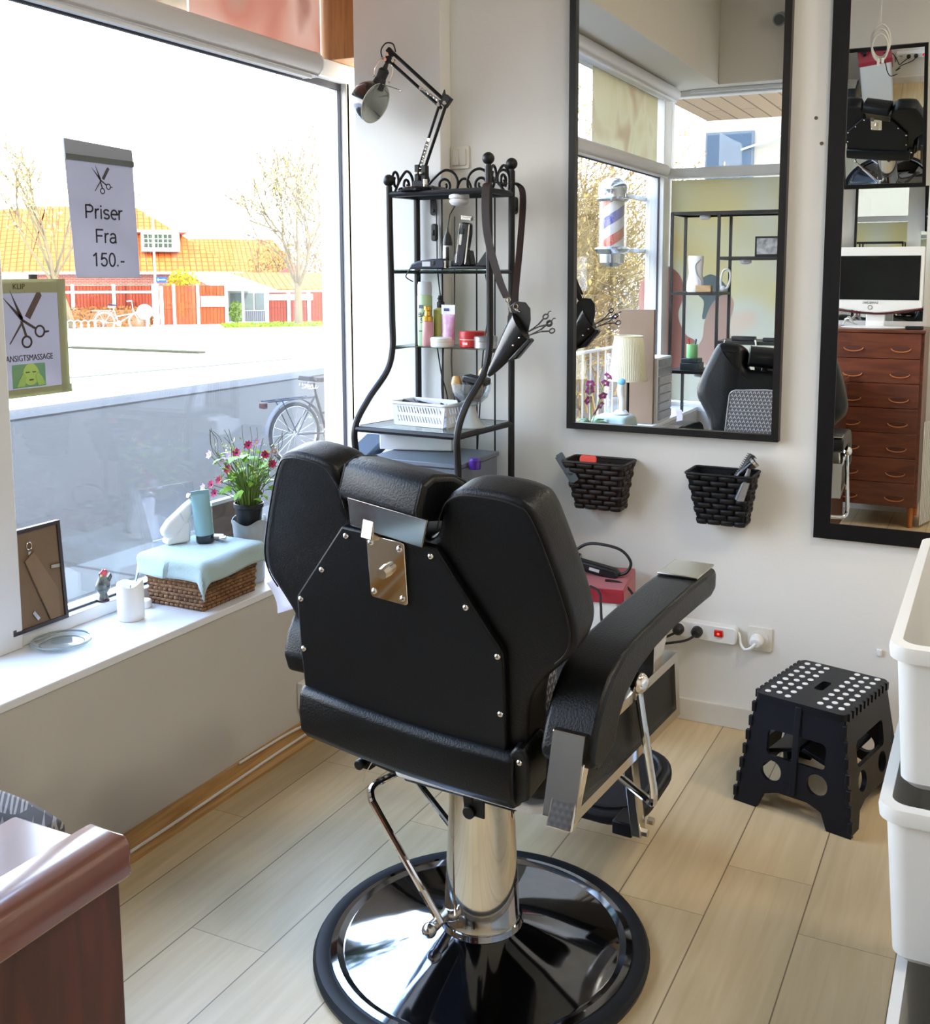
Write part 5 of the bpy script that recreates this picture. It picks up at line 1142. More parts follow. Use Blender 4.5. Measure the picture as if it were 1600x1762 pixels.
# ------------------------------------------------------------------ below the rack
t = thing('drawer_cabinet', 'grey blue drawer box under the lowest glass shelf', 'drawer cabinet', (-1.72,3.05,0))
GB = mat('grey_blue_laminate', (104,112,126), 0.4)
build('body', MB().span(-1.90,-1.560,2.96,3.24,0.30,0.875), GB, t, bevel=0.004)
build('top', MB().span(-1.905,-1.555,2.95,3.245,0.876,0.892), GB, t, bevel=0.003)
for z_ in (0.33,0.50,0.68): 
    d_ = build('drawer', MB().span(-1.885,-1.575,2.948,2.96,z_,z_+0.15), GB, t, bevel=0.003); build('handle', MB().span(-1.76,-1.70,2.938,2.948,z_+0.07,z_+0.085), STEEL, d_, bevel=0.002)
t = thing('white_carton', 'long white carton lying behind the drawer box under the rack', 'box', (-1.88,3.20,0.92))
build('carton', MB().box((-1.83,3.17,0.922),(0.26,0.10,0.055),rz=rad(14)), mat('carton_white', (214,214,218), 0.6), t, bevel=0.003)
build('flap', MB().box((-1.90,3.12,0.958),(0.10,0.09,0.016),rz=rad(24)), mat('carton_white', (214,214,218), 0.6), t, bevel=0.002)
single('folded_cloth', MB().box((-2.03,3.12,0.70),(0.12,0.26,0.30)).box((-2.02,3.10,0.87),(0.10,0.24,0.04),R=Matrix.Rotation(rad(20),4,'X')), mat('cloth_slate', (62,74,88), 0.8), 'dark slate folder standing between rack and window', 'folder', (-2.03,3.12,0.55), bevel=0.01)
single('purple_cap', MB().lathe([(0.018,0.0),(0.020,0.004),(0.020,0.03),(0.015,0.036),(0.0,0.037)],(-1.525,3.0,0.872),20), mat('purple_plastic', (72,34,140), 0.35), 'purple bottle cap showing behind the chair headrest', 'cap', (-1.525,3.0,0.872))
# ------------------------------------------------------------------ wall plates
def plate_(name, label, cat, x, z, w_, h_, build_more=None):
    t = thing(name, label, cat, (x,3.36,z))
    build('plate', MB().prism(rrect(w_,h_,0.006,4),0.008,basis((x,3.3605,z),(1,0,0),(0,0,1))), mat('switch_white', (216,212,204), 0.35), t, bevel=0.002)
    return t
t = plate_('light_switch', 'white double rocker light switch on the wall above the rack', 'light switch', -1.762, 1.908, 0.074, 0.080)
for s_ in (-1,1): build('rocker', MB().box((-1.762+s_*0.0135,3.350,1.908),(0.026,0.007,0.056),R=Matrix.Rotation(rad(5*s_),4,'X')), mat('switch_white', (216,212,204), 0.35), t, bevel=0.002)
t = plate_('wall_socket', 'white wall socket with a round white plug in it, above the skirting', 'socket', -0.665, 0.318, 0.080, 0.080)
build('insert', MB().cyl((-0.665,3.354,0.318),(-0.665,3.349,0.318),0.030,n=28), mat('switch_white', (216,212,204), 0.35), t)
t = thing('power_plug', 'round white plug pushed into the wall socket', 'plug', (-0.672,3.34,0.315))
build('body', MB().tube([(-0.672,3.349,0.316),(-0.672,3.325,0.314),(-0.672,3.318,0.313)],[0.022,0.021,0.014],24), WHITE_PLASTIC, t)
build('cord', MB().tube(smooth_path([(-0.672,3.32,0.312),(-0.685,3.31,0.298),(-0.705,3.315,0.290),(-0.722,3.335,0.300),(-0.728,3.345,0.318),(-0.735,3.35,0.330),(-0.748,3.348,0.330)],6),0.0045,8), WHITE_PLASTIC, t)
t = thing('power_strip', 'white power strip with a glowing red switch screwed to the wall', 'power strip', (-0.85,3.36,0.32))
build('body', MB().prism(rrect(0.30,0.058,0.012,5),0.040,basis((-0.885,3.3605,0.326),(1,0,-0.02),(0.02,0,1))), WHITE_PLASTIC, t, bevel=0.004)
for x_ in (-0.995,-0.925,-0.862):
    build('outlet', MB().lathe([(0.021,0.0),(0.021,0.004),(0.018,0.004),(0.017,-0.006),(0.0,-0.006)],M=basis((x_,3.3205,0.327),(1,0,0),(0,0,1))@Matrix.Rotation(0,4,'X'),n=24), WHITE_PLASTIC, t)
rs = build('red_switch', MB().span(-0.806,-0.778,3.314,3.322,0.318,0.340), mat('red_lens', (196,24,20), 0.25), t, bevel=0.002)
m_, nt_, out_n = new_mat('red_glow'); em = nt_.nodes.new('ShaderNodeEmission'); em.inputs[0].default_value = (1,0.05,0.03,1); em.inputs[1].default_value = 2.0; nt_.links.new(em.outputs[0], out_n.inputs[0])
build('neon', MB().ball((-0.792,3.314,0.329),0.0035,8), m_, rs)
for x_, lab in ((-0.925,'black plug in the middle outlet of the power strip'),(-0.862,'black plug in the outlet next to the red switch')):
    t = thing('power_plug', lab, 'plug', (x_,3.31,0.327))
    build('body', MB().tube([(x_,3.322,0.327),(x_,3.300,0.326),(x_,3.290,0.325)],[0.019,0.018,0.012],20), BLACK_PLASTIC, t)
    build('cord', MB().tube(smooth_path([(x_,3.295,0.322),(x_-0.03,3.27,0.305),(-0.985,3.24,0.285),(-1.01,3.22,0.270),(-1.03,3.2,0.262),(-0.99,3.22,0.275)] if x_>-0.9 else [(x_,3.295,0.322),(x_-0.04,3.28,0.30),(-1.0,3.25,0.290),(-1.01,3.24,0.32),(-1.03,3.27,0.36)],6),0.0042,8), CABLE_B, t)
for (x_,z_,lab) in ((-0.547,1.969,'upper bare wall plug hole between the two mirrors'),(-0.528,1.893,'lower bare wall plug hole between the two mirrors')):
    single('wall_plug', MB().lathe([(0.0055,0.0),(0.0055,0.003),(0.003,0.003),(0.003,0.001)],M=basis((x_,3.3605,z_),(1,0,0),(0,0,1)),n=14), mat('plug_brown', (110,92,84), 0.6), lab, 'wall plug', (x_,3.36,z_))
single('wall_hook', MB().box((-0.296,3.355,0.331),(0.016,0.010,0.022)), WHITE_PLASTIC, 'tiny white adhesive hook low on the wall above the step stool', 'hook', (-0.296,3.355,0.331), bevel=0.003)
# ================================================================== MIRRORS
def mirror(name, label, x0, x1, z0, z1, fw, dep, m, y=3.36):
    t = thing(name, label, 'mirror', ((x0+x1)/2,y,z0))
    fr = curve_fill([[(x0,z0),(x1,z0),(x1,z1),(x0,z1)],[(x0+fw,z0+fw),(x1-fw,z0+fw),(x1-fw,z1-fw),(x0+fw,z1-fw)]], dep)
    build('frame', xf(fr, basis((0,y-dep/2-0.001,0),(1,0,0),(0,0,1))), m, t, smooth=False, bevel=0.0015, seg=1)
    build('mirror_glass', MB().span(x0+fw*0.8,x1-fw*0.8,y-0.020,y-0.016,z0+fw*0.8,z1-fw*0.8), mirror_mat(), t, smooth=False)
    build('backing', MB().span(x0+fw*0.8,x1-fw*0.8,y-0.0155,y-0.002,z0+fw*0.8,z1-fw*0.8), BLACK_PLASTIC, t, smooth=False)
    return t
mirror('wall_mirror', 'wide wall mirror in a deep thin black frame above two wicker baskets', -1.338, -0.622, 0.975, 2.52, 0.022, 0.034, mat('frame_black', (20,17,17), 0.4, spec=0.35))
mirror('wall_mirror', 'tall wall mirror in a broad flat black frame at the right', -0.506, 0.20, 0.680, 2.60, 0.050, 0.022, mat('frame_black_flat', (9,8,11), 0.4, bump=0.15, bscale=160, spec=0.3))
# ================================================================== WICKER BASKETS ON THE WALL
def wicker_basket(name, label, xc, ztop, w_, d_, h_, m, brown):
    t = thing(name, label, 'basket', (xc,3.355,ztop-h_))
    yb = 3.355; wt, wb_ = w_, w_*0.72; dt, db = d_, d_*0.62
    nrow, ncol = 9, 7
    # woven walls: overlapping flat strands, one mesh
    mb_ = MB()
    def wall_pt(side, u, v):
        f_ = v; W2 = wb_+(wt-wb_)*f_; D2 = db+(dt-db)*f_; z = ztop-h_+h_*v
        if side == 0: return Vector((xc-W2/2+W2*u, yb-D2, z)), Vector((0,-1,0))
        if side == 1: return Vector((xc+W2/2, yb-D2+D2*u, z)), Vector((1,0,0))
        return Vector((xc-W2/2, yb-D2*u, z)), Vector((-1,0,0))
    for side, nc in ((0,7),(1,5),(2,5)):
        for r_ in range(nrow):
            for c_ in range(nc):
                if (r_+c_)%2: continue
                u0, u1 = max(0,(c_-0.42)/nc), min(1,(c_+1.42)/nc); v0, v1 = (r_+0.06)/nrow, (r_+0.94)/nrow
                pts = []
                for i in range(7):
                    u = u0+(u1-u0)*i/6; bul = 0.0042*math.sin(PI*i/6)
                    a_, nn = wall_pt(side,u,v0); b_, _ = wall_pt(side,u,v1)
                    pts.append((a_+nn*(bul-0.0005), a_*0.5+b_*0.5+nn*(bul+0.0014), b_+nn*(bul-0.0005)))
                o_ = len(mb_.v)
                for p in pts: mb_.v.extend(p)
                for i in range(6):
                    for j in range(2): mb_.f.append((o_+i*3+j,o_+(i+1)*3+j,o_+(i+1)*3+j+1,o_+i*3+j+1))
    build('weave', mb_, m, t, solid=0.0016)
    lin_ = MB(); W2, D2 = wb_-0.004, db-0.004; e = 0.004
    lo = [(xc-W2/2,yb-D2,ztop-h_+0.003),(xc+W2/2,yb-D2,ztop-h_+0.003),(xc+W2/2,yb-0.001,ztop-h_+0.003),(xc-W2/2,yb-0.001,ztop-h_+0.003)]
    W3, D3 = wt-0.004, dt-0.004
    hi = [(xc-W3/2,yb-D3,ztop),(xc+W3/2,yb-D3,ztop),(xc+W3/2,yb-0.001,ztop),(xc-W3/2,yb-0.001,ztop)]
    lin_._add(lo+hi, [(3,2,1,0),(0,1,5,4),(1,2,6,5),(2,3,7,6),(3,0,4,7)])
    build('lining', lin_, m, t, solid=0.002, smooth=False)
    rim = rrect(wt+0.006, dt+0.004, 0.012, 4, xc, yb-dt/2-0.001)
    build('rim', MB().tube([(p[0],p[1],ztop+0.002) for p in rim],0.0045,8,closed=True), m, t)
    for x_ in (xc+wt*0.08,): build('divider', MB().hexa([(x_-0.002,yb-db,ztop-h_+0.004),(x_+0.002,yb-db,ztop-h_+0.004),(x_+0.002,yb-0.003,ztop-h_+0.004),(x_-0.002,yb-0.003,ztop-h_+0.004)],[(x_-0.002,yb-dt+0.006,ztop-0.010),(x_+0.002,yb-dt+0.006,ztop-0.010),(x_+0.002,yb-0.003,ztop-0.010),(x_-0.002,yb-0.003,ztop-0.010)]), m, t)
    return t
wicker_basket('wicker_basket', 'dark brown woven basket on the wall under the wide mirror, holding a red comb', -1.205, 0.876, 0.215, 0.125, 0.165, mat('wicker_brown', (40,33,32), 0.5, spec=0.35), True)
wicker_basket('wicker_basket', 'black woven basket on the wall further right, holding round hairbrushes', -0.785, 0.872, 0.205, 0.13, 0.170, mat('wicker_black', (15,17,22), 0.5, spec=0.3), False)
t = thing('comb', 'red comb sticking out of the brown wicker basket', 'comb', (-1.235,3.26,0.85))
build('spine', MB().prism(rrect(0.060,0.03,0.012,5),0.006,basis((-1.232,3.262,0.884),(1,0,0.02),(0.0,0.15,1))), mat('comb_red', (226,66,50), 0.35), t, bevel=0.002)
k = MB()
for i in range(12): k.box((-1.258+i*0.0048,3.256,0.845),(0.0024,0.003,0.06))
build('teeth', k, mat('comb_red', (226,66,50), 0.35), t)
t = thing('comb', 'dark grey comb leaning over the left edge of the brown wicker basket', 'comb', (-1.285,3.25,0.86))
MCB = basis((-1.300,3.245,0.855),(0.80,0,0.55),(-0.62,0.1,0.80))
build('spine', xf(MB().prism(rrect(0.026,0.11,0.004,3),0.005), MCB), mat('comb_grey', (70,78,84), 0.4), t)
build('teeth', xf(MB().prism([(-0.020,-0.05),(-0.013,-0.05),(-0.013,0.05),(-0.020,0.05)],0.003), MCB), mat('comb_grey', (70,78,84), 0.4), t)
def roundbrush(label, p, q, r, m):
    t = thing('hair_brush', label, 'hairbrush', p)
    p = Vector(p); q = Vector(q); d_ = (q-p)
    build('handle', MB().tube([p,p+d_*0.35,p+d_*0.48],[0.010,0.008,0.011],12), BLACK_PLASTIC, t)
    build('barrel', MB().tube([p+d_*0.48,q],r*0.62,14), m, t)
    k = MB(); n1 = d_.normalized().orthogonal().normalized(); n2 = d_.normalized().cross(n1)
    for i in range(14):
        for j in range(14):
            a = 2*PI*(j+0.5*(i%2))/14; c_ = p+d_*(0.50+0.48*i/13); e_ = n1*math.cos(a)+n2*math.sin(a)
            k.tube([c_+e_*r*0.6, c_+e_*r],0.0011,3,caps=False)
    build('bristles', k, mat('bristle_pale', (120,116,112), 0.6), t)
roundbrush('black round hairbrush with pale bristles at the back of the black wicker basket', (-0.79,3.30,0.76), (-0.700,3.325,0.930), 0.017, BLACK_PLASTIC)
t = thing('hair_brush', 'black paddle hairbrush with a round handle end, middle of the black wicker basket', 'hairbrush', (-0.76,3.27,0.80))
build('handle', MB().tube([(-0.775,3.26,0.80),(-0.725,3.275,0.875),(-0.682,3.29,0.915)],[0.010,0.013,0.0165],14), BLACK_GLOSS, t)
build('collar', MB().cyl((-0.69,3.287,0.908),(-0.684,3.289,0.914),0.0172,n=16), STEEL, t)
t = thing('hair_brush', 'slim grey brush leaning over the right edge of the black wicker basket', 'hairbrush', (-0.71,3.23,0.82))
build('handle', MB().tube([(-0.725,3.235,0.800),(-0.700,3.232,0.860),(-0.690,3.235,0.900)],[0.008,0.010,0.006],12), mat('brush_grey', (96,98,106), 0.3), t)
build('bristles', MB().hexa([(-0.722,3.215,0.80),(-0.700,3.215,0.80),(-0.700,3.225,0.80),(-0.722,3.225,0.80)],[(-0.700,3.214,0.858),(-0.684,3.214,0.858),(-0.684,3.224,0.858),(-0.700,3.224,0.858)]), mat('bristle_pale', (120,116,112), 0.6), t)
# ================================================================== RED TABLE BEHIND THE CHAIR
t = thing('side_table', 'small white box table under the wide mirror, behind the barber chair', 'table', (-1.23,3.17,0))
TR = Matrix.Translation((-1.20,3.165,0)) @ Matrix.Rotation(rad(10),4,'Z')
build('body', MB().box((0,0,0.25),(0.27,0.24,0.50),TR), mat('white_carcass', (218,218,216), 0.5), t, bevel=0.004)
build('door', MB().box((0,-0.122,0.25),(0.25,0.006,0.46),TR), mat('white_carcass', (218,218,216), 0.5), t, bevel=0.002)
t = thing('red_cloth', 'deep red cloth draped over the small white table', 'cloth', tuple(TR @ Vector((0,0,0.51))))
m = MB(); m.box((0,0,0.5075),(0.29,0.26,0.012),TR); m.box((0.143,0.0,0.455),(0.006,0.26,0.10),TR); m.box((0,-0.128,0.488),(0.29,0.006,0.04),TR)
build('drape', m, mat('cloth_red', (150,18,40), 0.85, bump=0.3, bscale=300, sheen=0.3), t, bevel=0.004, weld=True)
t = thing('hair_clipper', 'black hair clipper with a looped cable lying on the red cloth', 'hair clipper', (-1.17,3.15,0.52))
M2 = TR @ Matrix.Translation((0.03,0.02,0.535)) @ Matrix.Rotation(rad(-8),4,'Z') @ Matrix.Rotation(rad(10),4,'Y')
build('body', MB().prism([(-0.12,-0.014),(0.07,-0.018),(0.085,0.0),(0.07,0.018),(-0.12,0.016)],0.04,M2 @ basis((0,0.02,0),(1,0,0),(0,0,1))), BLACK_PLASTIC, t, bevel=0.007, seg=3)
build('label', MB().box((0.0,-0.0205,0.0),(0.035,0.001,0.010),M2), mat('silver_label', (196,198,204), 0.4), t)
build('cord', MB().tube(smooth_path([tuple(M2 @ Vector(p)) for p in ((0.08,0,0.0),(0.105,0.0,0.02),(0.11,0.0,0.055),(0.07,0.0,0.085),(0.0,0.0,0.085),(-0.05,0,0.07),(-0.09,0,0.03))],6),0.005,8), CABLE_B, t)
t = thing('hair_dryer', 'black hair dryer partly hidden behind the chair back on the red cloth', 'hair dryer', (-1.28,3.20,0.52))
M3 = TR @ Matrix.Translation((-0.085,0.04,0.55))
build('barrel', MB().tube([M3 @ Vector((-0.05,0,0)),M3 @ Vector((0.02,0,0.0)),M3 @ Vector((0.06,0,0))],[0.034,0.036,0.026],18), BLACK_GLOSS, t)
build('handle', MB().tube([M3 @ Vector((-0.01,0,-0.01)),M3 @ Vector((0.0,-0.09,-0.018))],[0.017,0.014],12), BLACK_PLASTIC, t)
for lab, pts in (('black cable trailing over the front of the red cloth', [(-1.14,3.05,0.517),(-1.10,3.02,0.512),(-1.085,2.995,0.48),(-1.075,2.985,0.42),(-1.05,3.0,0.36),(-1.0,3.05,0.34)]), ('black cable running off the side of the red cloth', [(-1.12,3.13,0.518),(-1.07,3.14,0.512),(-1.035,3.15,0.48),(-1.02,3.16,0.42),(-1.03,3.2,0.36)])):
    single('cable', MB().tube(smooth_path(pts,6),0.0042,7), CABLE_B, lab, 'cable', pts[0])
# ================================================================== FOLDING STOOL
SC_, SR_ = (-0.415,3.02), rad(-14)
st = thing('step_stool', 'black folding plastic step stool with white anti-slip dots on its top', 'stool', (SC_[0],SC_[1],0), SR_)
MS = Matrix.Translation((SC_[0],SC_[1],0)) @ Matrix.Rotation(SR_,4,'Z')
STM = mat('stool_plastic', (9,13,22), 0.42, bump=0.08, bscale=200, spec=0.3)
def sp2(name, mb, m=STM, parent=None, **k): return build(name, xf(mb, MS), m, parent or st, **k)
HS, TW, TD = 0.325, 0.265, 0.33
top_ = curve_fill([rrect(TW,TD,0.020,5), rrect(0.028,0.075,0.010,4)], 0.020)
tp_ = sp2('top', xf(top_, Matrix.Translation((0,0,HS-0.010))), STM, bevel=0.003)
cols = [-0.105,-0.075,-0.045,0.045,0.075,0.105]
for i, x_ in enumerate(cols):
    for j in range(8):
        y_ = -0.135+0.0386*j+(0.010 if i%2 else 0)
        sp2('anti_slip_dot', MB().lathe([(0.0085,0.0),(0.0085,0.0012),(0.0078,0.0018),(0.0,0.0018)],(x_,y_,HS),14), mat('dot_white', (228,228,228), 0.5), tp_)
for j in range(11):
    for s_ in (-1,1): sp2('hinge_tooth', MB().box((s_*TW/2,-0.14+0.028*j,HS-0.010),(0.010,0.014,0.022)), STM, tp_)
# sides: front/back panels carry the round holes; they splay outwards
def side_panel(W0, W1, h, foot, holes, cut):
    o_ = [(-W1/2,0.0),(-W1/2+foot,0.0),(-W1/2+foot+0.018,0.045),(-W1/2+foot+0.06,0.060),(W1/2-foot-0.06,0.060),(W1/2-foot-0.018,0.045),(W1/2-foot,0.0),(W1/2,0.0),(W0/2,h),(-W0/2,h)]
    return curve_fill([o_]+holes, 0.014)
hl = [circ(-0.067,0.115,0.030), circ(0.067,0.115,0.030), rrect(0.17,0.075,0.016,4,0.0,0.195)]
hsl = [circ(-0.075,0.115,0.030), circ(0.075,0.115,0.030), rrect(0.20,0.075,0.016,4,0.0,0.195)]
for s_ in (-1,1):
    a = math.atan(0.035/HS)*s_
    M_ = Matrix.Translation((0,s_*(TD/2-0.012+0.035),0.0)) @ Matrix.Rotation(a,4,'X') @ basis((0,0,0),(1,0,0),(0,0,1))
    pnl = sp2('front_panel' if s_ < 0 else 'rear_panel', xf(side_panel(TW-0.01,0.345,HS-0.02,0.07,hl,0), M_), STM, smooth=False, bevel=0.002, seg=1)
    sp2('centre_rib', xf(MB().box((0,0.19,0.008*(1 if s_<0 else -1)),(0.018,0.25,0.010)), M_), STM, pnl, bevel=0.002)
    a = math.atan(0.040/HS)*s_
    M_ = Matrix.Translation((s_*(TW/2-0.012+0.040),0,0)) @ Matrix.Rotation(-a,4,'Y') @ basis((0,0,0),(0,1,0),(0,0,1))
    pnl = sp2('side_panel', xf(side_panel(TD-0.02,0.385,HS-0.02,0.065,hsl,0), M_), STM, smooth=False, bevel=0.002, seg=1)
    for j in range(7): sp2('hinge_knuckle', MB().box((s_*(0.168-0.036*j/6),-(0.190-0.028*j/6),0.03+0.042*j),(0.012,0.014,0.030)), STM, pnl, bevel=0.002)
    sp2('inner_brace', MB().box((s_*0.05,0,0.165),(0.10,0.27,0.012),R=Matrix.Rotation(rad(18*s_),4,'Y')), STM, None, bevel=0.002)
# ================================================================== WHITE STACKING BINS
BINM = mat('bin_white', (208,208,205), 0.38, sss=0.0)
def bin_(label, x0, x1, y0, y1, z0, z1, taper, lip, open_y=None):
    t = thing('storage_bin', label, 'storage bin', ((x0+x1)/2,(y0+y1)/2,z0))
    lo = [(x0+taper,y0+taper),(x1-taper,y0+taper),(x1-taper,y1-taper),(x0+taper,y1-taper)]
    cx, cyy = (x0+x1)/2,(y0+y1)/2
    def loop(w_,d_,r_,z): return [(p[0],p[1],z) for p in rrect(w_,d_,r_,5,cx,cyy)]
    w_, d_ = x1-x0, y1-y0; m = MB(); rings = []
    for (ins,z) in ((taper+0.012,z0),(taper,z0+0.012),(0.0,z1-0.03),(0.0,z1),(0.006,z1),(0.006+0.002,z1-0.03),(taper+0.006,z0+0.014)):
        rings.append(loop(w_-2*ins,d_-2*ins,max(0.012,0.03-ins*0.4),z))
    k_ = len(rings[0])
    for r_ in rings: m.v.extend([Vector(p) for p in r_])
    for i in range(len(rings)-1):
        for j in range(k_): m.f.append((i*k_+j,i*k_+(j+1)%k_,(i+1)*k_+(j+1)%k_,(i+1)*k_+j))
    m.f.append(list(range(k_))[::-1]); m.f.append([(len(rings)-1)*k_+j for j in range(k_)])
    build('body', m, BINM, t)
    rim = rrect(w_+lip,d_+lip,0.035,5,cx,cyy); m = MB()
    hi_, lo_ = z1+0.003, z1-0.022
    inn = rrect(w_-0.012,d_-0.012,0.026,5,cx,cyy); n_ = len(rim)
    for L_, z in ((inn,hi_),(rim,hi_-0.002),(rrect(w_+lip+0.003,d_+lip+0.003,0.036,5,cx,cyy),hi_-0.012),(rim,lo_),(rrect(w_+lip-0.006,d_+lip-0.006,0.033,5,cx,cyy),lo_)): m.v.extend([Vector((p[0],p[1],z)) for p in L_])
    for i in range(4):
        for j in range(n_): m.f.append((i*n_+j,i*n_+(j+1)%n_,(i+1)*n_+(j+1)%n_,(i+1)*n_+j))
    build('rim', m, BINM, t)
    return t
bin_('white plastic bin, topmost of the stack at the right edge', -0.119, 0.42, 1.622, 2.33, 0.722, 0.950, 0.012, 0.022)
bin_('white plastic bin in the middle of the stack at the right edge', -0.121, 0.44, 1.590, 2.36, 0.455, 0.712, 0.016, 0.022)
bin_('white plastic bin at the bottom of the stack, holding a dark bag', -0.088, 0.46, 1.20, 2.30, 0.0, 0.440, 0.030, 0.020)
m = MB(); m.prism(rrect(0.40,0.36,0.08,6),0.36,Matrix.Translation((0.14,1.41,0.03)))
t = thing('dark_bag', 'dark navy bag inside the bottom bin', 'bag', (0.14,1.41,0.03))
build('body', m, mat('bag_navy', (20,24,38), 0.7, bump=0.3, bscale=200), t, bevel=0.05, seg=4)
single('folded_towel', MB().box((0.16,1.9,0.80),(0.40,0.42,0.10)), mat('towel_dark', (44,46,50), 0.9, bump=0.5, bscale=150), 'dark folded towels inside the topmost white bin', 'towels', (0.16,1.9,0.755), bevel=0.03, seg=3)
# ================================================================== ON THE WINDOW SILL
ZS = 0.536
PAPER = film_mat('sign_paper', [(186,184,190),(178,176,182),(190,188,194)], 2.0, 0.45)
INK = mat('black_ink', (26,24,26), 0.6)
def sign_basis(y, z, x=-2.292): return basis((x,y,z),(0,1,0),(0,0,1))
def shears(M, s, m, parent, comb_m):
    """Crossed barber scissors and comb emblem, drawn flat on a sheet."""
    P = lambda L: [(p[0]*s,p[1]*s) for p in L]
    k = MB()
    k.prism(P([(-0.50,0.52),(-0.04,-0.02),(0.02,-0.08),(0.05,-0.02),(0.02,0.05)]),0.0006,M)
    k.prism(P([(-0.28,0.66),(-0.06,0.04),(0.00,-0.03),(0.05,0.02),(0.03,0.06)]),0.0006,M)
    k.prism(P([(0.0,-0.06),(0.06,-0.02),(0.40,-0.22),(0.37,-0.27)]),0.0006,M)
    k.prism(P([(-0.04,-0.05),(0.03,-0.08),(0.14,-0.40),(0.08,-0.42)]),0.0006,M)
    build('scissor_blades', k, m, parent, smooth=False)
    for (cx,cy_) in ((0.50,-0.31),(0.12,-0.54)):
        c_ = curve_fill([circ(cx*s,cy_*s,0.15*s,28),circ(cx*s,cy_*s,0.105*s,28)],0.0008); build('finger_ring', xf(c_,M), m, parent, smooth=False)
    build('finger_rest', MB().prism(P([(0.62,-0.36),(0.64,-0.30),(0.76,-0.30),(0.76,-0.34),(0.68,-0.35)]),0.0006,M), m, parent, smooth=False)
    c_ = MB(); c_.prism(P([(-0.36,-0.56),(-0.34,-0.58),(0.04,-0.10),(0.0,-0.06)]),0.0005,M)
    build('comb_tail', c_, comb_m, parent, smooth=False)
    build('comb', MB().prism(P([(0.10,0.06),(0.24,-0.02),(0.60,0.52),(0.56,0.60),(0.46,0.60)]),0.0005,M), comb_m, parent, smooth=False)
def arc(cx,cy_,rx,ry,a0,a1,n=12): return [(cx+rx*math.cos(rad(a0+(a1-a0)*i/n)),cy_+ry*math.sin(rad(a0+(a1-a0)*i/n))) for i in range(n+1)]
GLY = {
 'P': (0.62,[[(0.05,0),(0.05,0.70)],[(0.05,0.675),(0.30,0.675)]+arc(0.30,0.505,0.20,0.17,90,-90)+[(0.05,0.335)]]),
 'F': (0.58,[[(0.05,0),(0.05,0.70)],[(0.05,0.675),(0.50,0.675)],[(0.05,0.36),(0.44,0.36)]]),
 'r': (0.33,[[(0.05,0),(0.05,0.52)],[(0.05,0.30)]+arc(0.24,0.30,0.19,0.185,180,75,8)]),
 'i': (0.22,[[(0.09,0),(0.09,0.52)],[(0.09,0.61),(0.09,0.70)]]),
 's': (0.50,[arc(0.235,0.375,0.165,0.115,20,250,12)+arc(0.235,0.145,0.175,0.115,70,-160,12)]),
 'e': (0.55,[[(0.06,0.27),(0.46,0.27)]+arc(0.26,0.26,0.205,0.235,0,305,22)]),
 'a': (0.55,[arc(0.25,0.36,0.175,0.135,160,0,10)+[(0.43,0.10),(0.45,0.0)],[(0.42,0.30)]+arc(0.23,0.15,0.18,0.13,70,290,14)+[(0.36,0.06),(0.42,0.14)]]),
 '1': (0.55,[[(0.30,0),(0.30,0.70)],[(0.30,0.68),(0.22,0.60),(0.10,0.53)]]),
 '5': (0.55,[[(0.46,0.665),(0.15,0.665),(0.09,0.33)]+arc(0.26,0.23,0.20,0.205,140,-160,18)]),
 '0': (0.55,[arc(0.27,0.345,0.195,0.335,0,360,28)]),
 '.': (0.26,[[(0.09,0.0),(0.09,0.09)]]),
 '-': (0.36,[[(0.04,0.25),(0.30,0.25)]]),
}
def sans(txt, size, w_=0.088):
    """Plain sans-serif lettering drawn as flat strokes, centred on the origin."""
    tot = sum(GLY[c][0] for c in txt); x = -tot/2; m = MB()
    for c in txt:
        for st in GLY[c][1]:
            P = [Vector((x+p[0],p[1]-0.35)) for p in st]; n = len(P); L = []; Rr = []
            closed = (P[0]-P[-1]).length < 1e-4 and n > 4
            for i in range(n):
                a = P[i-1] if i > 0 else (P[n-2] if closed else P[i]); b = P[i+1] if i < n-1 else (P[1] if closed else P[i])
                t_ = (b-a).normalized(); nn = Vector((-t_.y,t_.x)); d1 = (P[i]-a); k = 1.0
                if 0 < i < n-1:
                    u1 = (P[i]-P[i-1]).normalized(); n1 = Vector((-u1.y,u1.x)); k = 1/max(0.5,nn.dot(n1))
                L.append(P[i]+nn*w_/2*k); Rr.append(P[i]-nn*w_/2*k)
            o = len(m.v)
            for z in (0.0,0.0008/size):
                for q in L+Rr: m.v.append(Vector((q.x*size,q.y*size,z*size)))
            N = 2*n
            for i in range(n-1):
                m.f.append([o+i,o+i+1,o+n+i+1,o+n+i]); m.f.append([o+N+i,o+N+n+i,o+N+n+i+1,o+N+i+1])
                m.f.append([o+i,o+N+i,o+N+i+1,o+i+1]); m.f.append([o+n+i,o+n+i+1,o+N+n+i+1,o+N+n+i])
        x += GLY[c][0]
    return m
sg = thing('price_sign', 'grey sheet sign reading Priser Fra 150 hung on the street window', 'sign', (-2.294,2.22,1.67))
m = MB(); m._add([(-2.295,2.093,1.815),(-2.295,2.338,1.807),(-2.295,2.348,1.490),(-2.295,2.112,1.491),(-2.293,2.093,1.815),(-2.293,2.338,1.807),(-2.293,2.348,1.490),(-2.293,2.112,1.491)],[(0,1,2,3),(7,6,5,4),(0,4,5,1),(1,5,6,2),(2,6,7,3),(3,7,4,0)])
build('sheet', m, PAPER, sg, smooth=False)
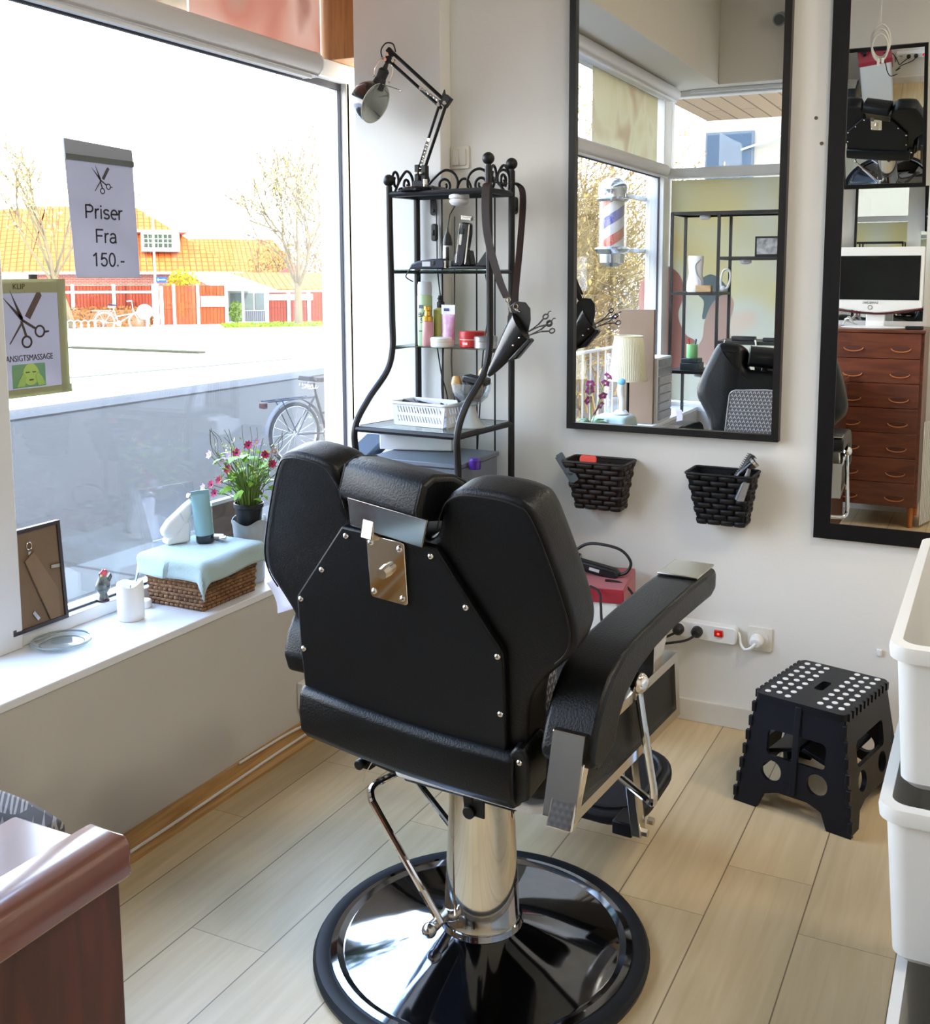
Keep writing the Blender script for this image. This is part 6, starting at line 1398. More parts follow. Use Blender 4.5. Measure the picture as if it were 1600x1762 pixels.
m = MB(); m._add([(-2.296,2.090,1.862),(-2.296,2.334,1.854),(-2.296,2.338,1.805),(-2.296,2.092,1.812),(-2.290,2.090,1.862),(-2.290,2.334,1.854),(-2.290,2.338,1.805),(-2.290,2.092,1.812)],[(0,1,2,3),(7,6,5,4),(0,4,5,1),(1,5,6,2),(2,6,7,3),(3,7,4,0)])
build('clip_rail', m, mat('rail_grey', (150,156,168), 0.4), sg, smooth=False)
build('rail_lip', MB().span(-2.291,-2.288,2.092,2.338,1.806,1.822), mat('rail_dark', (92,98,96), 0.5), sg, smooth=False)
for tx, y_, z_, s_ in (('Priser',2.222,1.672,0.054),('Fra',2.226,1.606,0.054),('150.-',2.230,1.541,0.054)):
    build('lettering', xf(sans(tx,s_), sign_basis(y_,z_)), INK, sg, smooth=False)
shears(sign_basis(2.212,1.762), 0.058, INK, sg, mat('comb_ink', (60,56,56), 0.6))
sg = thing('massage_sign', 'taped sheet sign with scissors, the word ANSIGTSMASSAGE and a green face picture', 'sign', (-2.294,1.96,1.33))
TAPE = film_mat('yellow_tape', [(190,190,158),(182,184,146)], 3.0, 0.35)
build('sheet', MB().span(-2.2955,-2.2935,1.78,2.064,1.190,1.480), PAPER, sg, smooth=False)
t_ = MB(); t_.span(-2.2935,-2.2925,1.78,2.070,1.452,1.488); t_.span(-2.2935,-2.2922,2.045,2.072,1.186,1.488); t_.span(-2.2935,-2.2924,1.78,2.078,1.182,1.204)
build('tape', t_, TAPE, sg, smooth=False)
build('lettering', xf(text_mb('KLIP',0.020,0.0008), sign_basis(1.922,1.468)), mat('ink_olive', (70,70,44), 0.6), sg, smooth=False)
build('lettering', xf(text_mb('ANSIGTSMASSAGE',0.0225,0.0008,'CENTER',0.80), sign_basis(1.945,1.283)), mat('ink_brown', (44,34,36), 0.6), sg, smooth=False)
SBR = mat('ink_brown2', (62,46,42), 0.6)
shears(sign_basis(1.925,1.386), 0.112, SBR, sg, mat('comb_brown', (84,66,58), 0.6))
pic = build('picture', MB().span(-2.2932,-2.2924,1.888,1.992,1.207,1.268), film_mat('pic_green', [(150,180,120),(140,196,170),(172,200,140)], 8, 0.4), sg, smooth=False)
fc = curve_fill([circ(0,0,0.026,24,1.1)],0.0006); build('face', xf(fc, sign_basis(1.945,1.240,-2.2920)), mat('pic_face', (176,206,110), 0.7), pic, smooth=False)
k = MB()
for (a,b,w_) in (((-0.016,0.006),(-0.004,0.006),0.0012),((0.005,0.006),(0.016,0.006),0.0012),((-0.006,-0.014),(0.007,-0.014),0.002)): k.span(-2.2916,-2.2910,1.945+a[0],1.945+b[0],1.240+a[1]-w_,1.240+a[1]+w_)
build('features', k, mat('pic_dark', (70,90,50), 0.7), pic, smooth=False)
k = MB()
for s_ in (-1,1): k.prism([(s_*0.046,-0.030),(s_*0.022,-0.030),(s_*0.014,-0.006),(s_*0.022,0.006),(s_*0.034,-0.008)],0.0006,sign_basis(1.945,1.240,-2.2916))
build('hands', k, mat('pic_hand', (160,196,104), 0.7), pic, smooth=False)
# picture frame seen from the back
t = thing('photo_frame', 'picture frame seen from its brown back, leaning on the window beside the post', 'picture frame', (-2.27,1.93,0.573))
FRM = basis((-2.262,1.815,0.573),(0,1,0),(-0.06,0,1))
fo = curve_fill([[(0,0),(0.178,0),(0.178,0.27),(0,0.27)],[(0.010,0.010),(0.168,0.010),(0.168,0.260),(0.010,0.260)]],0.016)
build('frame', xf(fo,FRM), mat('frame_dark_edge', (56,50,52), 0.4), t, smooth=False)
bd = mat('hardboard', (122,100,76), 0.8, var=0.08, vscale=20)
bk = build('backing', MB().box((0.089,0.135,0.001),(0.160,0.252,0.004),FRM), bd, t)
build('easel_leg', MB().prism([(0.055,0.185),(0.085,0.205),(0.150,0.090),(0.150,0.012),(0.118,0.012)],0.004,FRM @ Matrix.Translation((0,0,0.006))), mat('hardboard_light', (132,108,82), 0.8, var=0.08, vscale=20), t, bevel=0.001)
for (x_,y_,r_) in ((0.150,0.150,0.1),(0.075,0.035,1.0)): build('turn_clip', MB().box((x_,y_,0.006),(0.028,0.009,0.004),FRM,R=Matrix.Rotation(r_*-1,4,'Z')), STEEL, bk)
build('hanger', MB().tube([FRM @ Vector((0.075+0.008*math.cos(a),0.222+0.010*math.sin(a),0.006)) for a in [2*PI*i/12 for i in range(12)]],0.0014,5,closed=True).box((0.075,0.20,0.005),(0.010,0.014,0.002),FRM), STEEL, bk)
# glass plate
t = thing('glass_dish', 'small round clear glass dish lying on the sill', 'dish', (-2.185,1.905,ZS))
DG = thin_glass('dish_glass', (248,252,252), extra=0.08, haze=0.10)
build('dish', MB().lathe([(0.0,0.002),(0.050,0.003),(0.064,0.007),(0.073,0.014),(0.0745,0.013),(0.066,0.004),(0.052,0.0),(0.0,0.0)],(-2.185,1.905,ZS),48), DG, t)
build('rim', MB().tube([(-2.185+0.073*math.cos(2*PI*i/48),1.905+0.073*math.sin(2*PI*i/48),ZS+0.013) for i in range(48)],0.0028,6,closed=True).tube([(-2.185+0.055*math.cos(2*PI*i/48),1.905+0.055*math.sin(2*PI*i/48),ZS+0.004) for i in range(48)],0.002,6,closed=True), mat('glass_edge', (206,222,222), 0.08, trans=0.6), t)
# rooster
t = thing('rooster_figurine', 'small dark glazed rooster figurine with a red comb beside the white candle', 'figurine', (-2.283,2.143,0.573))
RG = mat('rooster_glaze', (44,52,58), 0.2, c2=(120,124,116), vscale=60)
rc = (-2.283,2.143,0.573)
build('body', MB().lathe([(0.013,0.0),(0.016,0.006),(0.012,0.016),(0.011,0.022),(0.020,0.036),(0.021,0.048),(0.015,0.060),(0.010,0.072),(0.0095,0.082),(0.0,0.088)],rc,20,sx=0.9,sy=1.1), RG, t)
build('tail', MB().prism([(0.006,0.040),(0.020,0.046),(0.030,0.066),(0.026,0.078),(0.014,0.064)],0.012,basis((rc[0]-0.006,rc[1],rc[2]),(0.2,1,0),(0,0,1))), RG, t, bevel=0.003)
build('foot', MB().lathe([(0.017,0.0),(0.017,0.005),(0.012,0.010)],rc,18), mat('rooster_base', (52,26,30), 0.25), t)
build('comb', MB().prism([(-0.010,0.076),(0.006,0.074),(0.010,0.086),(0.004,0.094),(0.000,0.090),(-0.004,0.096),(-0.008,0.090),(-0.012,0.088)],0.008,basis((rc[0]+0.005,rc[1],rc[2]),(0.3,1,0),(0,0,1))), mat('comb_red_glaze', (186,34,44), 0.25), t, bevel=0.002)
build('beak', MB().tube([(rc[0]+0.008,rc[1]-0.010,rc[2]+0.078),(rc[0]+0.014,rc[1]-0.019,rc[2]+0.075)],[0.004,0.0006],8), mat('beak_ochre', (190,150,70), 0.4), t)
# candle
t = thing('pillar_candle', 'thick white pillar candle with a wavy melted rim on the sill', 'candle', (-2.178,2.142,ZS))
WAX = mat('wax_white', (240,240,236), 0.5, sss=0.3)
cc = (-2.178,2.142,ZS)
m = MB(); n_ = 40
prof = [(0.034,0.0),(0.0365,0.004),(0.0365,0.05),(0.0365,0.100),(0.0345,0.104),(0.031,0.100),(0.029,0.088),(0.0,0.085)]
for i,(r_,z_) in enumerate(prof):
    for j in range(n_):
        a = 2*PI*j/n_; dz = (0.005*math.sin(2*a+0.6)+0.003*math.sin(3*a)) if 3 <= i <= 5 else 0
        m.v.append(Vector((cc[0]+r_*math.cos(a),cc[1]+r_*math.sin(a),cc[2]+z_+dz)))
for i in range(len(prof)-1):
    for j in range(n_): m.f.append((i*n_+j,i*n_+(j+1)%n_,(i+1)*n_+(j+1)%n_,(i+1)*n_+j))
m.f.append(list(range(n_))[::-1]); build('wax', m, WAX, t)
build('wick', MB().cyl((cc[0],cc[1],cc[2]+0.084),(cc[0]+0.002,cc[1],cc[2]+0.096),0.0012,n=6), INK, t)
single('tealight', MB().lathe([(0.019,0.0),(0.020,0.003),(0.020,0.020),(0.017,0.022),(0.0,0.021)],(-2.222,2.238,ZS),24), WAX, 'small white tealight between the pillar candle and the wicker basket', 'candle', (-2.222,2.238,ZS))
# woven basket under a towel
bt = thing('woven_basket', 'brown woven rush basket on the sill under a pale blue towel', 'basket', (-2.135,2.39,ZS))
bx0,bx1,by0,by1 = -2.238,-2.032,2.272,2.508; bh = 0.145
def woven_side(p0, p1, nrm, nc, nr):
    p0 = Vector(p0); p1 = Vector(p1); nrm = Vector(nrm); NU, NV = nc*5+1, nr*5+1
    def f(a,b):
        r_ = min(nr-1,int(b*nr)); fb_ = b*nr-r_; u = a*nc+(0.5 if r_%2 else 0.0); fu = u-math.floor(u)
        bul = 0.0065*(max(0,math.sin(PI*fu))**0.6)*(max(0,math.sin(PI*min(1,fb_)))**0.6)
        flare = 0.012*b
        return p0+(p1-p0)*a+Vector((0,0,bh*b))+nrm*(bul+flare-0.006)
    return MB().grid(NU,NV,f)
RUSH = mat('rush', (150,110,72), 0.7, c2=(104,70,42), vscale=55, stretch=(1,1,1.0))
m = MB()
for (a,b,n_,k_) in (((bx0,by0,ZS),(bx1,by0,ZS),(0,-1,0),11),((bx1,by0,ZS),(bx1,by1,ZS),(1,0,0),12),((bx1,by1,ZS),(bx0,by1,ZS),(0,1,0),11),((bx0,by1,ZS),(bx0,by0,ZS),(-1,0,0),12)):
    g = woven_side(a,b,n_,k_,13); o_ = len(m.v); m.v += g.v; m.f += [[i+o_ for i in q] for q in g.f]
build('weave', m, RUSH, bt, angle=80)
build('core', MB().hexa([(bx0+0.004,by0+0.004,ZS),(bx1-0.004,by0+0.004,ZS),(bx1-0.004,by1-0.004,ZS),(bx0+0.004,by1-0.004,ZS)],[(bx0-0.006,by0-0.006,ZS+bh),(bx1+0.006,by0-0.006,ZS+bh),(bx1+0.006,by1+0.006,ZS+bh),(bx0-0.006,by1+0.006,ZS+bh)]), mat('rush_dark', (58,38,24), 0.8), bt)
def drape(cx, cy_, hx, hy, top, over, seed, nx=46, rot=0.0, foldk=1.0):
    R = random.Random(seed); ph = [R.uniform(0,6.28) for _ in range(6)]
    def f(a,b):
        u = (a-0.5)*2*(hx+over); v = (b-0.5)*2*(hy+over)
        du = max(0,abs(u)-hx); dv = max(0,abs(v)-hy); d = math.hypot(du,dv)
        sx = 1 if u>=0 else -1; sy = 1 if v>=0 else -1
        x = max(-hx,min(hx,u)); y = max(-hy,min(hy,v)); z = top
        if d > 0:
            r_ = 0.018
            if d < r_*1.57: ang = d/r_; out_, down = r_*math.sin(ang), r_*(1-math.cos(ang))
            else: out_, down = r_, r_+(d-r_*1.57)
            wv = 0.009*foldk*min(1,down/0.03)*math.sin(22*(u if dv>du else v)+ph[0]+(1.6 if sx>0 else 0))
            out_ += 0.14*down+wv
            cb2 = 2*du*dv/(d*d); down *= 1+0.22*cb2*min(1,down/0.04)
            if d > 0: x += sx*out_*(du/d); y += sy*out_*(dv/d)
            z -= down*(0.97+0.05*math.sin(9*(u-v)+ph[1]))
        else: z += 0.002*math.sin(14*u+ph[2])*math.sin(11*v+ph[3])
        c_, s_ = math.cos(rot), math.sin(rot)
        return Vector((cx+x*c_-y*s_, cy_+x*s_+y*c_, z))
    return MB().grid(nx,nx,f)
TOWEL = mat('towel_blue', (176,200,204), 0.95, bump=0.9, bscale=420, sheen=0.4)
single('towel', drape(-2.135,2.39,0.112,0.126,ZS+bh+0.008,0.070,3), TOWEL, 'pale blue terry towel draped over the woven basket on the sill', 'towel', (-2.135,2.39,ZS+bh), solid=0.004)
zt = ZS+bh+0.0115
t = thing('epilator', 'white handheld epilator leaning in its white dock on the blue towel', 'epilator', (-2.22,2.40,zt))
ME = Matrix.Translation((-2.222,2.405,zt)) @ Matrix.Rotation(rad(-64),4,'Z')      # x across towards the tube
EX = Vector((0.45,0.89,0)).normalized()
MD = basis((-2.232,2.385,zt),(EX.x,EX.y,0),(0,0,1))
build('dock', MB().prism([(-0.034,0),(0.040,0),(0.044,0.052),(0.040,0.068),(0.022,0.066),(-0.034,0.014)],0.044,MD @ Matrix.Translation((0,0,-0.022))), WHITE_PLASTIC, t, bevel=0.007, seg=3)
ax = Vector((0.60,0.80))
hb_ = [(-0.042,0.028),(-0.016,0.012),(0.012,0.028),(0.052,0.086),(0.068,0.116),(0.052,0.130),(0.030,0.116),(-0.026,0.072),(-0.046,0.046)]
eb = build('body', MB().prism(hb_,0.034,MD @ Matrix.Translation((0,0,-0.012))), WHITE_PLASTIC, t, bevel=0.012, seg=4)
build('button', xf(MB().prism([(0.016+0.006*math.cos(a)*0.6-0.010*math.sin(a)*0.5,0.086+0.006*math.cos(a)*-0.5+0.016*math.sin(a)*0.8) for a in [2*PI*i/16 for i in range(16)]],0.0015),MD @ Matrix.Translation((-0.002,-0.004,0.0225))), mat('button_pale_blue', (206,214,226), 0.3), eb)
build('head', MB().box((0.060,0.134,0.004),(0.040,0.016,0.026),MD,R=Matrix.Rotation(rad(-14),4,'Z')), STEEL, t, bevel=0.004)
t = thing('cream_tube', 'teal cream tube standing on its black cap on the blue towel', 'tube', (-2.15,2.425,zt))
MT2 = Matrix.Translation((-2.158,2.432,zt+0.024)) @ Matrix.Rotation(rad(40),4,'Z') @ Matrix.Rotation(rad(-5),4,'Y')
def tube2(M,w,d,h):
    m = MB(); K=10; n=22
    for i in range(K+1):
        f_=i/K; a=w*(1.0-0.02*f_); b=d*(1-f_)**0.75+0.0012; a = a*(1-0.15*(1-f_)*0)
        for j in range(n):
            th=2*PI*j/n; m.v.append(M @ Vector((a*math.cos(th),b*math.sin(th),h*f_)))
    for i in range(K):
        for j in range(n): m.f.append((i*n+j,i*n+(j+1)%n,(i+1)*n+(j+1)%n,(i+1)*n+j))
    m.f.append(list(range(n))[::-1]); m.f.append(list(range(K*n,K*n+n))); return m
tb = build('body', tube2(MT2,0.0275,0.0265,0.125), mat('tube_teal', (128,166,172), 0.4), t)
build('crimp', MB().box((0,0,0.130),(0.054,0.0026,0.012),MT2), mat('tube_teal_crimp', (120,158,166), 0.45), tb)
build('lettering', xf(text_mb('lotion',0.008,0.0006), basis(MT2 @ Vector((0.010,-0.0265,0.030)),MT2.to_3x3() @ Vector((1,0.3,0)),(0,0,1))), mat('tube_ink', (92,130,138), 0.5), tb, smooth=False) if False else None
build('cap', MB().lathe([(0.0255,0.0),(0.027,0.003),(0.027,0.024),(0.0,0.025)],(-2.158,2.432,zt),26), BLACK_GLOSS, t)
t = thing('tweezer_case', 'small silver and white manicure case behind the teal tube', 'case', (-2.135,2.47,zt))
build('case', MB().box((-2.165,2.475,zt+0.006),(0.06,0.035,0.010),rz=rad(20)), WHITE_PLASTIC, t, bevel=0.003)
build('clasp', MB().box((-2.115,2.462,zt+0.009),(0.020,0.030,0.008),rz=rad(35)), STEEL, t, bevel=0.002)
# clear acrylic holder
t = thing('acrylic_stand', 'clear empty acrylic card stand leaning by the window behind the basket', 'card stand', (-2.27,2.42,0.573))
ACR = thin_glass('acrylic', (240,242,246), extra=0.06, haze=0.14)
build('panel', MB().quad((-2.285,2.345,0.70),(-2.285,2.56,0.685),(-2.292,2.535,0.85),(-2.292,2.305,0.865)), ACR, t, smooth=False, solid=0.002)
build('foot', MB().hexa([(-2.29,2.33,0.573),(-2.275,2.33,0.573),(-2.275,2.54,0.573),(-2.29,2.54,0.573)],[(-2.287,2.345,0.70),(-2.283,2.345,0.70),(-2.283,2.56,0.69),(-2.287,2.56,0.69)]), ACR, t, smooth=False)
# wooden crate plank behind the vase
t = thing('wooden_tray', 'weathered brown wooden tray with a pale edge behind the flower pot', 'tray', (-2.28,2.68,0.573))
build('board', MB().span(-2.288,-2.272,2.60,2.80,0.573,0.758), wood_mat('tray_wood', (120,98,80), (72,56,46), (20,3,6), 3.0, 0.7), t)
build('edge', MB().span(-2.292,-2.268,2.595,2.805,0.758,0.770), mat('tray_edge', (190,196,190), 0.5), t, bevel=0.002)
# vase and flowers
vc = (-2.112,2.585,ZS)
t = thing('glass_vase', 'frosted white glass vase with a wavy lip holding the flower pot', 'vase', vc)
m = MB(); n_ = 48
prof = [(0.0,0.003),(0.040,0.0),(0.043,0.004),(0.045,0.06),(0.048,0.13),(0.055,0.185),(0.058,0.197),(0.0555,0.197),(0.0525,0.185),(0.045,0.13),(0.042,0.06),(0.040,0.008),(0.0,0.008)]
for i,(r_,z_) in enumerate(prof):
    for j in range(n_):
        a = 2*PI*j/n_; k_ = max(0,(z_-0.13)/0.067)
        m.v.append(Vector((vc[0]+r_*(1+0.07*k_*math.cos(4*a))*math.cos(a),vc[1]+r_*(1+0.07*k_*math.cos(4*a))*math.sin(a),vc[2]+z_+0.008*k_*math.cos(4*a+1))))
for i in range(len(prof)-1):
    for j in range(n_): m.f.append((i*n_+j,i*n_+(j+1)%n_,(i+1)*n_+(j+1)%n_,(i+1)*n_+j))
build('vase', m, mat('frosted_vase', (224,228,228), 0.3, trans=0.55, c2=(196,202,204), vscale=14), t, weld=True)
t = thing('flower_pot', 'artificial plant with pink and lilac flowers and curly twigs in a black pot', 'potted plant', (vc[0],vc[1],0.70))
pz = 0.715
build('pot', MB().lathe([(0.034,0.0),(0.036,0.003),(0.043,0.058),(0.047,0.060),(0.047,0.073),(0.044,0.074),(0.042,0.060),(0.0,0.056)],(vc[0],vc[1],pz),32), BLACK_PLASTIC, t)
RF = random.Random(12); tz = pz+0.06
GREEN = mat('stem_green', (112,140,62), 0.6); m1 = MB(); m2 = MB(); leaf = MB()
for i in range(130):
    a = RF.uniform(0,2*PI); r0_ = RF.uniform(0,0.032); L_ = RF.uniform(0.08,0.17); sp_r = RF.uniform(0.01,0.085)
    p = Vector((vc[0]+r0_*math.cos(a),vc[1]+r0_*math.sin(a),tz)); q = p+Vector((sp_r*math.cos(a),sp_r*math.sin(a),L_))
    mid = p*0.5+q*0.5+Vector((-0.2*sp_r*math.cos(a),-0.2*sp_r*math.sin(a),0.02))
    m1.tube(smooth_path([p,mid,q],4),[0.0013]*8+[0.0007],4)
for i in range(16):
    a = RF.uniform(0,2*PI); P = [Vector((vc[0]+0.02*math.cos(a),vc[1]+0.02*math.sin(a),tz))]
    for j in range(1,8):
        w_ = 0.010*math.sin(j*1.9+i); P.append(Vector((vc[0]+(0.02+0.016*j)*math.cos(a)+w_*math.sin(a), vc[1]+(0.02+0.012*j)*math.sin(a)+w_*math.cos(a), tz+0.034*j+0.006*math.sin(j*2.3+i))))
    m2.tube(smooth_path(P,5),0.0010,4)
build('stems', m1, GREEN, t); build('curly_twigs', m2, mat('twig_dark', (84,84,60), 0.7), t)
for i in range(64):
    a = RF.uniform(0,2*PI); rr = RF.uniform(0.02,0.105); zz = tz+RF.uniform(0.03,0.17); s_ = RF.uniform(0.018,0.034)
    M = Matrix.Translation((vc[0]+rr*math.cos(a),vc[1]+rr*math.sin(a),zz)) @ Matrix.Rotation(a,4,'Z') @ Matrix.Rotation(rad(RF.uniform(-50,40)),4,'Y') @ Matrix.Rotation(rad(RF.uniform(-30,30)),4,'X')
    leaf._add([(-s_*0.6,0,0),(-s_*0.1,-s_*0.55,0.003),(s_*0.55,-s_*0.35,0.002),(s_,0,-0.006),(s_*0.55,s_*0.35,0.002),(-s_*0.1,s_*0.55,0.003),(s_*0.2,0,0.005)],[(0,1,6),(1,2,6),(2,3,6),(3,4,6),(4,5,6),(5,0,6)],M)
build('foliage', leaf, mat('leaf_bright', (140,190,62), 0.5, c2=(112,160,52), vscale=20), t)
lf2 = MB()
for i in range(60):
    a = RF.uniform(0,2*PI); rr = RF.uniform(0.03,0.11); foliage(lf2,(vc[0]+rr*math.cos(a),vc[1]+rr*math.sin(a),tz+RF.uniform(0.10,0.21)),(0.01,0.01,0.01),2,0.006,RF.randint(0,9999))
build('bud_sprays', lf2, mat('bud_lime', (196,206,110), 0.6), t, smooth=False)
MAG = mat('petal_magenta', (186,28,92), 0.5, c2=(150,16,66), vscale=60); LIL = mat('petal_lilac', (196,176,214), 0.5)
# flower spots: offsets across (along the view's left-right), towards the viewer and up
lv_ = Vector((0.902,0.43,0)); tv_ = Vector((0.43,-0.90,0))
for (u_,d_,z_,kind) in ((0.012,0.03,0.235,0),(-0.020,0.05,0.215,0),(0.062,0.03,0.205,0),(0.080,0.02,0.175,0),(-0.045,0.06,0.165,0),(-0.072,0.06,0.130,0),(-0.100,0.05,0.115,0),(-0.088,0.06,0.090,0),(0.110,-0.01,0.16,0),(0.040,0.04,0.245,1),(-0.062,0.05,0.19,1),(-0.040,0.055,0.205,1),(-0.108,0.03,0.205,1),(-0.125,0.05,0.105,1),(0.09,0.03,0.215,1)):
    c_ = Vector(vc)+lv_*u_+tv_*d_; c_.z = tz+z_-0.035
    nrm = (tv_*0.8+lv_*u_*6+Vector((0,0,0.35))).normalized(); M = basis(c_, nrm.orthogonal(), nrm.cross(nrm.orthogonal()), nrm)
    f_ = MB(); rr = 0.0165 if kind == 0 else 0.0165
    for q in range(8 if kind == 0 else 6):
        a = 2*PI*q/(8 if kind == 0 else 6); MP = M @ Matrix.Rotation(a,4,'Z') @ Matrix.Rotation(rad(-22),4,'Y')
        f_._add([(0.002,0,0),(rr*0.6,-rr*0.30,0.001),(rr,0,0.0),(rr*0.6,rr*0.30,0.001)],[(0,1,2,3)],MP)
    fo_ = build('flower', f_, MAG if kind == 0 else LIL, t, smooth=False, solid=0.0008)
    build('flower_centre', MB().ball(tuple(c_+nrm*0.002),0.0032,8), mat('flower_eye', (60,20,40) if kind == 0 else (226,210,120), 0.6) if kind == 0 else mat('flower_eye_yellow', (226,210,120), 0.6), fo_)
    st_ = Vector((vc[0],vc[1],tz)); build('flower_stem', MB().tube(smooth_path([st_, st_*0.4+c_*0.6+Vector((0,0,0.01)), c_],4),0.0011,4), GREEN, t)
# ================================================================== NEAR LEFT: WOODEN CABINET AND WOVEN CHAIR
TEAK = wood_mat('teak_side', (76,34,23), (50,22,15), (3,3,0.35), 9.0, 0.45, 0.05)
TEAKT = wood_mat('teak_top', (104,62,50), (84,46,38), (8,0.8,8), 3.0, 0.22, 0.9)
t = thing('wooden_cabinet', 'polished reddish brown wooden cabinet with a raised rounded lip, nearest the viewer', 'cabinet', (-0.90,0.42,0))
build('body', MB().span(-0.985,-0.818,0.19,0.772,0.03,0.872), TEAK, t, bevel=0.004)
build('top', MB().span(-0.990,-0.870,0.18,0.784,0.872,0.887), TEAKT, t, bevel=0.004)
build('lip', MB().prism([(0,0),(0.066,0),(0.066,0.036),(0.063,0.043),(0.056,0.046),(0.010,0.047),(0.003,0.044),(0,0.036)],0.604,basis((-0.877,0.784,0.860),(1,0,0),(0,0,1),(0,-1,0))), TEAKT, t, bevel=0.005, seg=3)
build('plinth', MB().span(-0.97,-0.83,0.21,0.75,0.0,0.03), TEAK, t)
t = thing('upholstered_chair', 'chair in grey arrow-patterned woven fabric behind the wooden cabinet', 'chair', (-1.19,0.66,0))
FAB = pattern_fabric((60,60,66), (128,128,132), 'dark_woven_fabric')
m = MB(); nu, nv = 15, 11
def cb_(side):
    def f(a,b):
        x = -1.395+0.40*a; z = 0.42+0.435*b-0.016*(2*a-1)**4*b
        y = 0.865-0.05*(1-b)+0.012*math.cos(PI*(a-0.5))*0.5
        return Vector((x,y-(0.0 if side else 0.045),z))
    return f
g1 = MB().grid(nu,nv,cb_(1)); g0 = MB().grid(nu,nv,cb_(0)); N_ = len(g1.v)
m.v = g1.v+g0.v; m.f = g1.f+[[i+N_ for i in q[::-1]] for q in g0.f]
idx = [i*nv for i in range(nu)]+[(nu-1)*nv+j for j in range(1,nv)]+[i*nv+nv-1 for i in range(nu-2,-1,-1)]+[j for j in range(nv-2,0,-1)]
for i in range(len(idx)): a, b = idx[i], idx[(i+1)%len(idx)]; m.f.append((a,b,b+N_,a+N_))
build('backrest', m, FAB, t, bevel=0.012, seg=3, angle=60)
build('seat', MB().span(-1.40,-1.00,0.40,0.83,0.40,0.47), FAB, t, bevel=0.02, seg=3)
for (x_,y_) in ((-1.375,0.43),(-1.02,0.43),(-1.375,0.82),(-1.02,0.82)): build('leg', MB().cyl((x_,y_,0.0),(x_,y_,0.42),0.013,0.017,n=10), BLACK_METAL, t)
# ================================================================== SEEN IN THE MIRRORS
t = thing('open_shelf', 'open black metal shelving in front of the pastel window film, seen in the mirror', 'shelf', (-1.55,-0.37,0))
def sq(m,p,q,w_=0.012):
    p = Vector(p); q = Vector(q); m.box(tuple((p+q)/2),(abs(p.x-q.x)+2*w_*0.5 if abs(p.x-q.x)>1e-6 else w_, abs(p.y-q.y)+w_ if abs(p.y-q.y)>1e-6 else w_, abs(p.z-q.z)+w_ if abs(p.z-q.z)>1e-6 else w_))
X_ = (-2.03,-1.715,-1.20); YF_, YB_ = -0.22, -0.55
for x_ in X_:
    for y_ in (YF_,YB_): build('post', MB().span(x_-0.009,x_+0.009,y_-0.009,y_+0.009,0.0,1.905), BLACK_METAL, t)
def shelf_frame(xa,xb,z,nm='shelf_board'):
    m = MB(); m.span(xa,xb,YF_-0.008,YF_+0.008,z-0.010,z+0.010); m.span(xa,xb,YB_-0.008,YB_+0.008,z-0.010,z+0.010)
    for x_ in (xa,xb): m.span(x_-0.008,x_+0.008,YB_,YF_,z-0.010,z+0.010)
    build('shelf_rail', m, BLACK_METAL, t); build(nm, MB().span(xa+0.008,xb-0.008,YB_,YF_,z+0.002,z+0.010), mat('board_dark', (70,66,66), 0.5), t)
shelf_frame(X_[0],X_[2],1.90); shelf_frame(X_[0],X_[1],1.372); shelf_frame(X_[0],X_[1],0.845); shelf_frame(X_[1],X_[2],1.605); shelf_frame(X_[1],X_[2],1.052); shelf_frame(X_[0],X_[2],0.25)
for (x_,z_,lab) in ((-1.84,1.890,'round white puck light under the top of the open shelving'),(-1.56,1.595,'round white puck light under the middle shelf of the open shelving'),(-1.86,0.835,'round white puck light under the low left shelf of the open shelving')):
    single('puck_light', MB().lathe([(0.0,-0.030),(0.022,-0.028),(0.036,-0.020),(0.038,-0.012),(0.034,0.0)],(x_,-0.34,z_),24), mat('puck_white', (222,222,226), 0.45), lab, 'light', (x_,-0.34,z_))
t = thing('air_humidifier', 'white curvy humidifier on the open shelving', 'humidifier', (-1.885,-0.30,1.382))
build('body', MB().lathe([(0.052,0.0),(0.058,0.01),(0.056,0.06),(0.046,0.12),(0.050,0.18),(0.054,0.225),(0.05,0.240),(0.0,0.236)],(-1.885,-0.30,1.382),28,sx=1.0,sy=0.8), WHITE_PLASTIC, t)
build('swirl', MB().tube(smooth_path([(-1.84,-0.262,1.60),(-1.875,-0.258,1.56),(-1.865,-0.258,1.50),(-1.835,-0.256,1.45),(-1.845,-0.254,1.40)],6),0.004,6), mat('swirl_grey', (150,152,158), 0.4), t)
single('wooden_block', MB().box((-1.815,-0.26,1.405),(0.105,0.05,0.045)), wood_mat('block_wood', (176,144,102), (140,108,70), (4,14,14), 3, 0.5), 'small wooden block clock on the open shelving', 'block', (-1.815,-0.26,1.382), bevel=0.003)
single('headphones', MB().tube(smooth_path([(-1.70,-0.30,1.40),(-1.715,-0.30,1.45),(-1.70,-0.30,1.52),(-1.665,-0.30,1.53),(-1.65,-0.30,1.49),(-1.665,-0.30,1.42),(-1.69,-0.30,1.40)],6),0.007,8).ball((-1.70,-0.30,1.405),0.020,10,(1,0.6,1)), mat('headphone_white', (200,200,204), 0.4), 'white looped headphones at the end of the open shelving', 'headphones', (-1.69,-0.30,1.382))
t = thing('framed_photo', 'black framed black and white photograph standing on the open shelving', 'picture frame', (-1.40,-0.30,1.616))
build('frame', MB().span(-1.495,-1.290,-0.31,-0.295,1.616,1.745), BLACK_METAL, t, bevel=0.003)
build('photo', MB().span(-1.482,-1.303,-0.296,-0.2935,1.630,1.732), mat('photo_grey', (70,72,76), 0.3, c2=(170,172,176), vscale=22), t)
t = thing('pencil_cup', 'pale green striped pencil cup on the low shelf seen in the mirror', 'cup', (-1.91,-0.30,0.935))
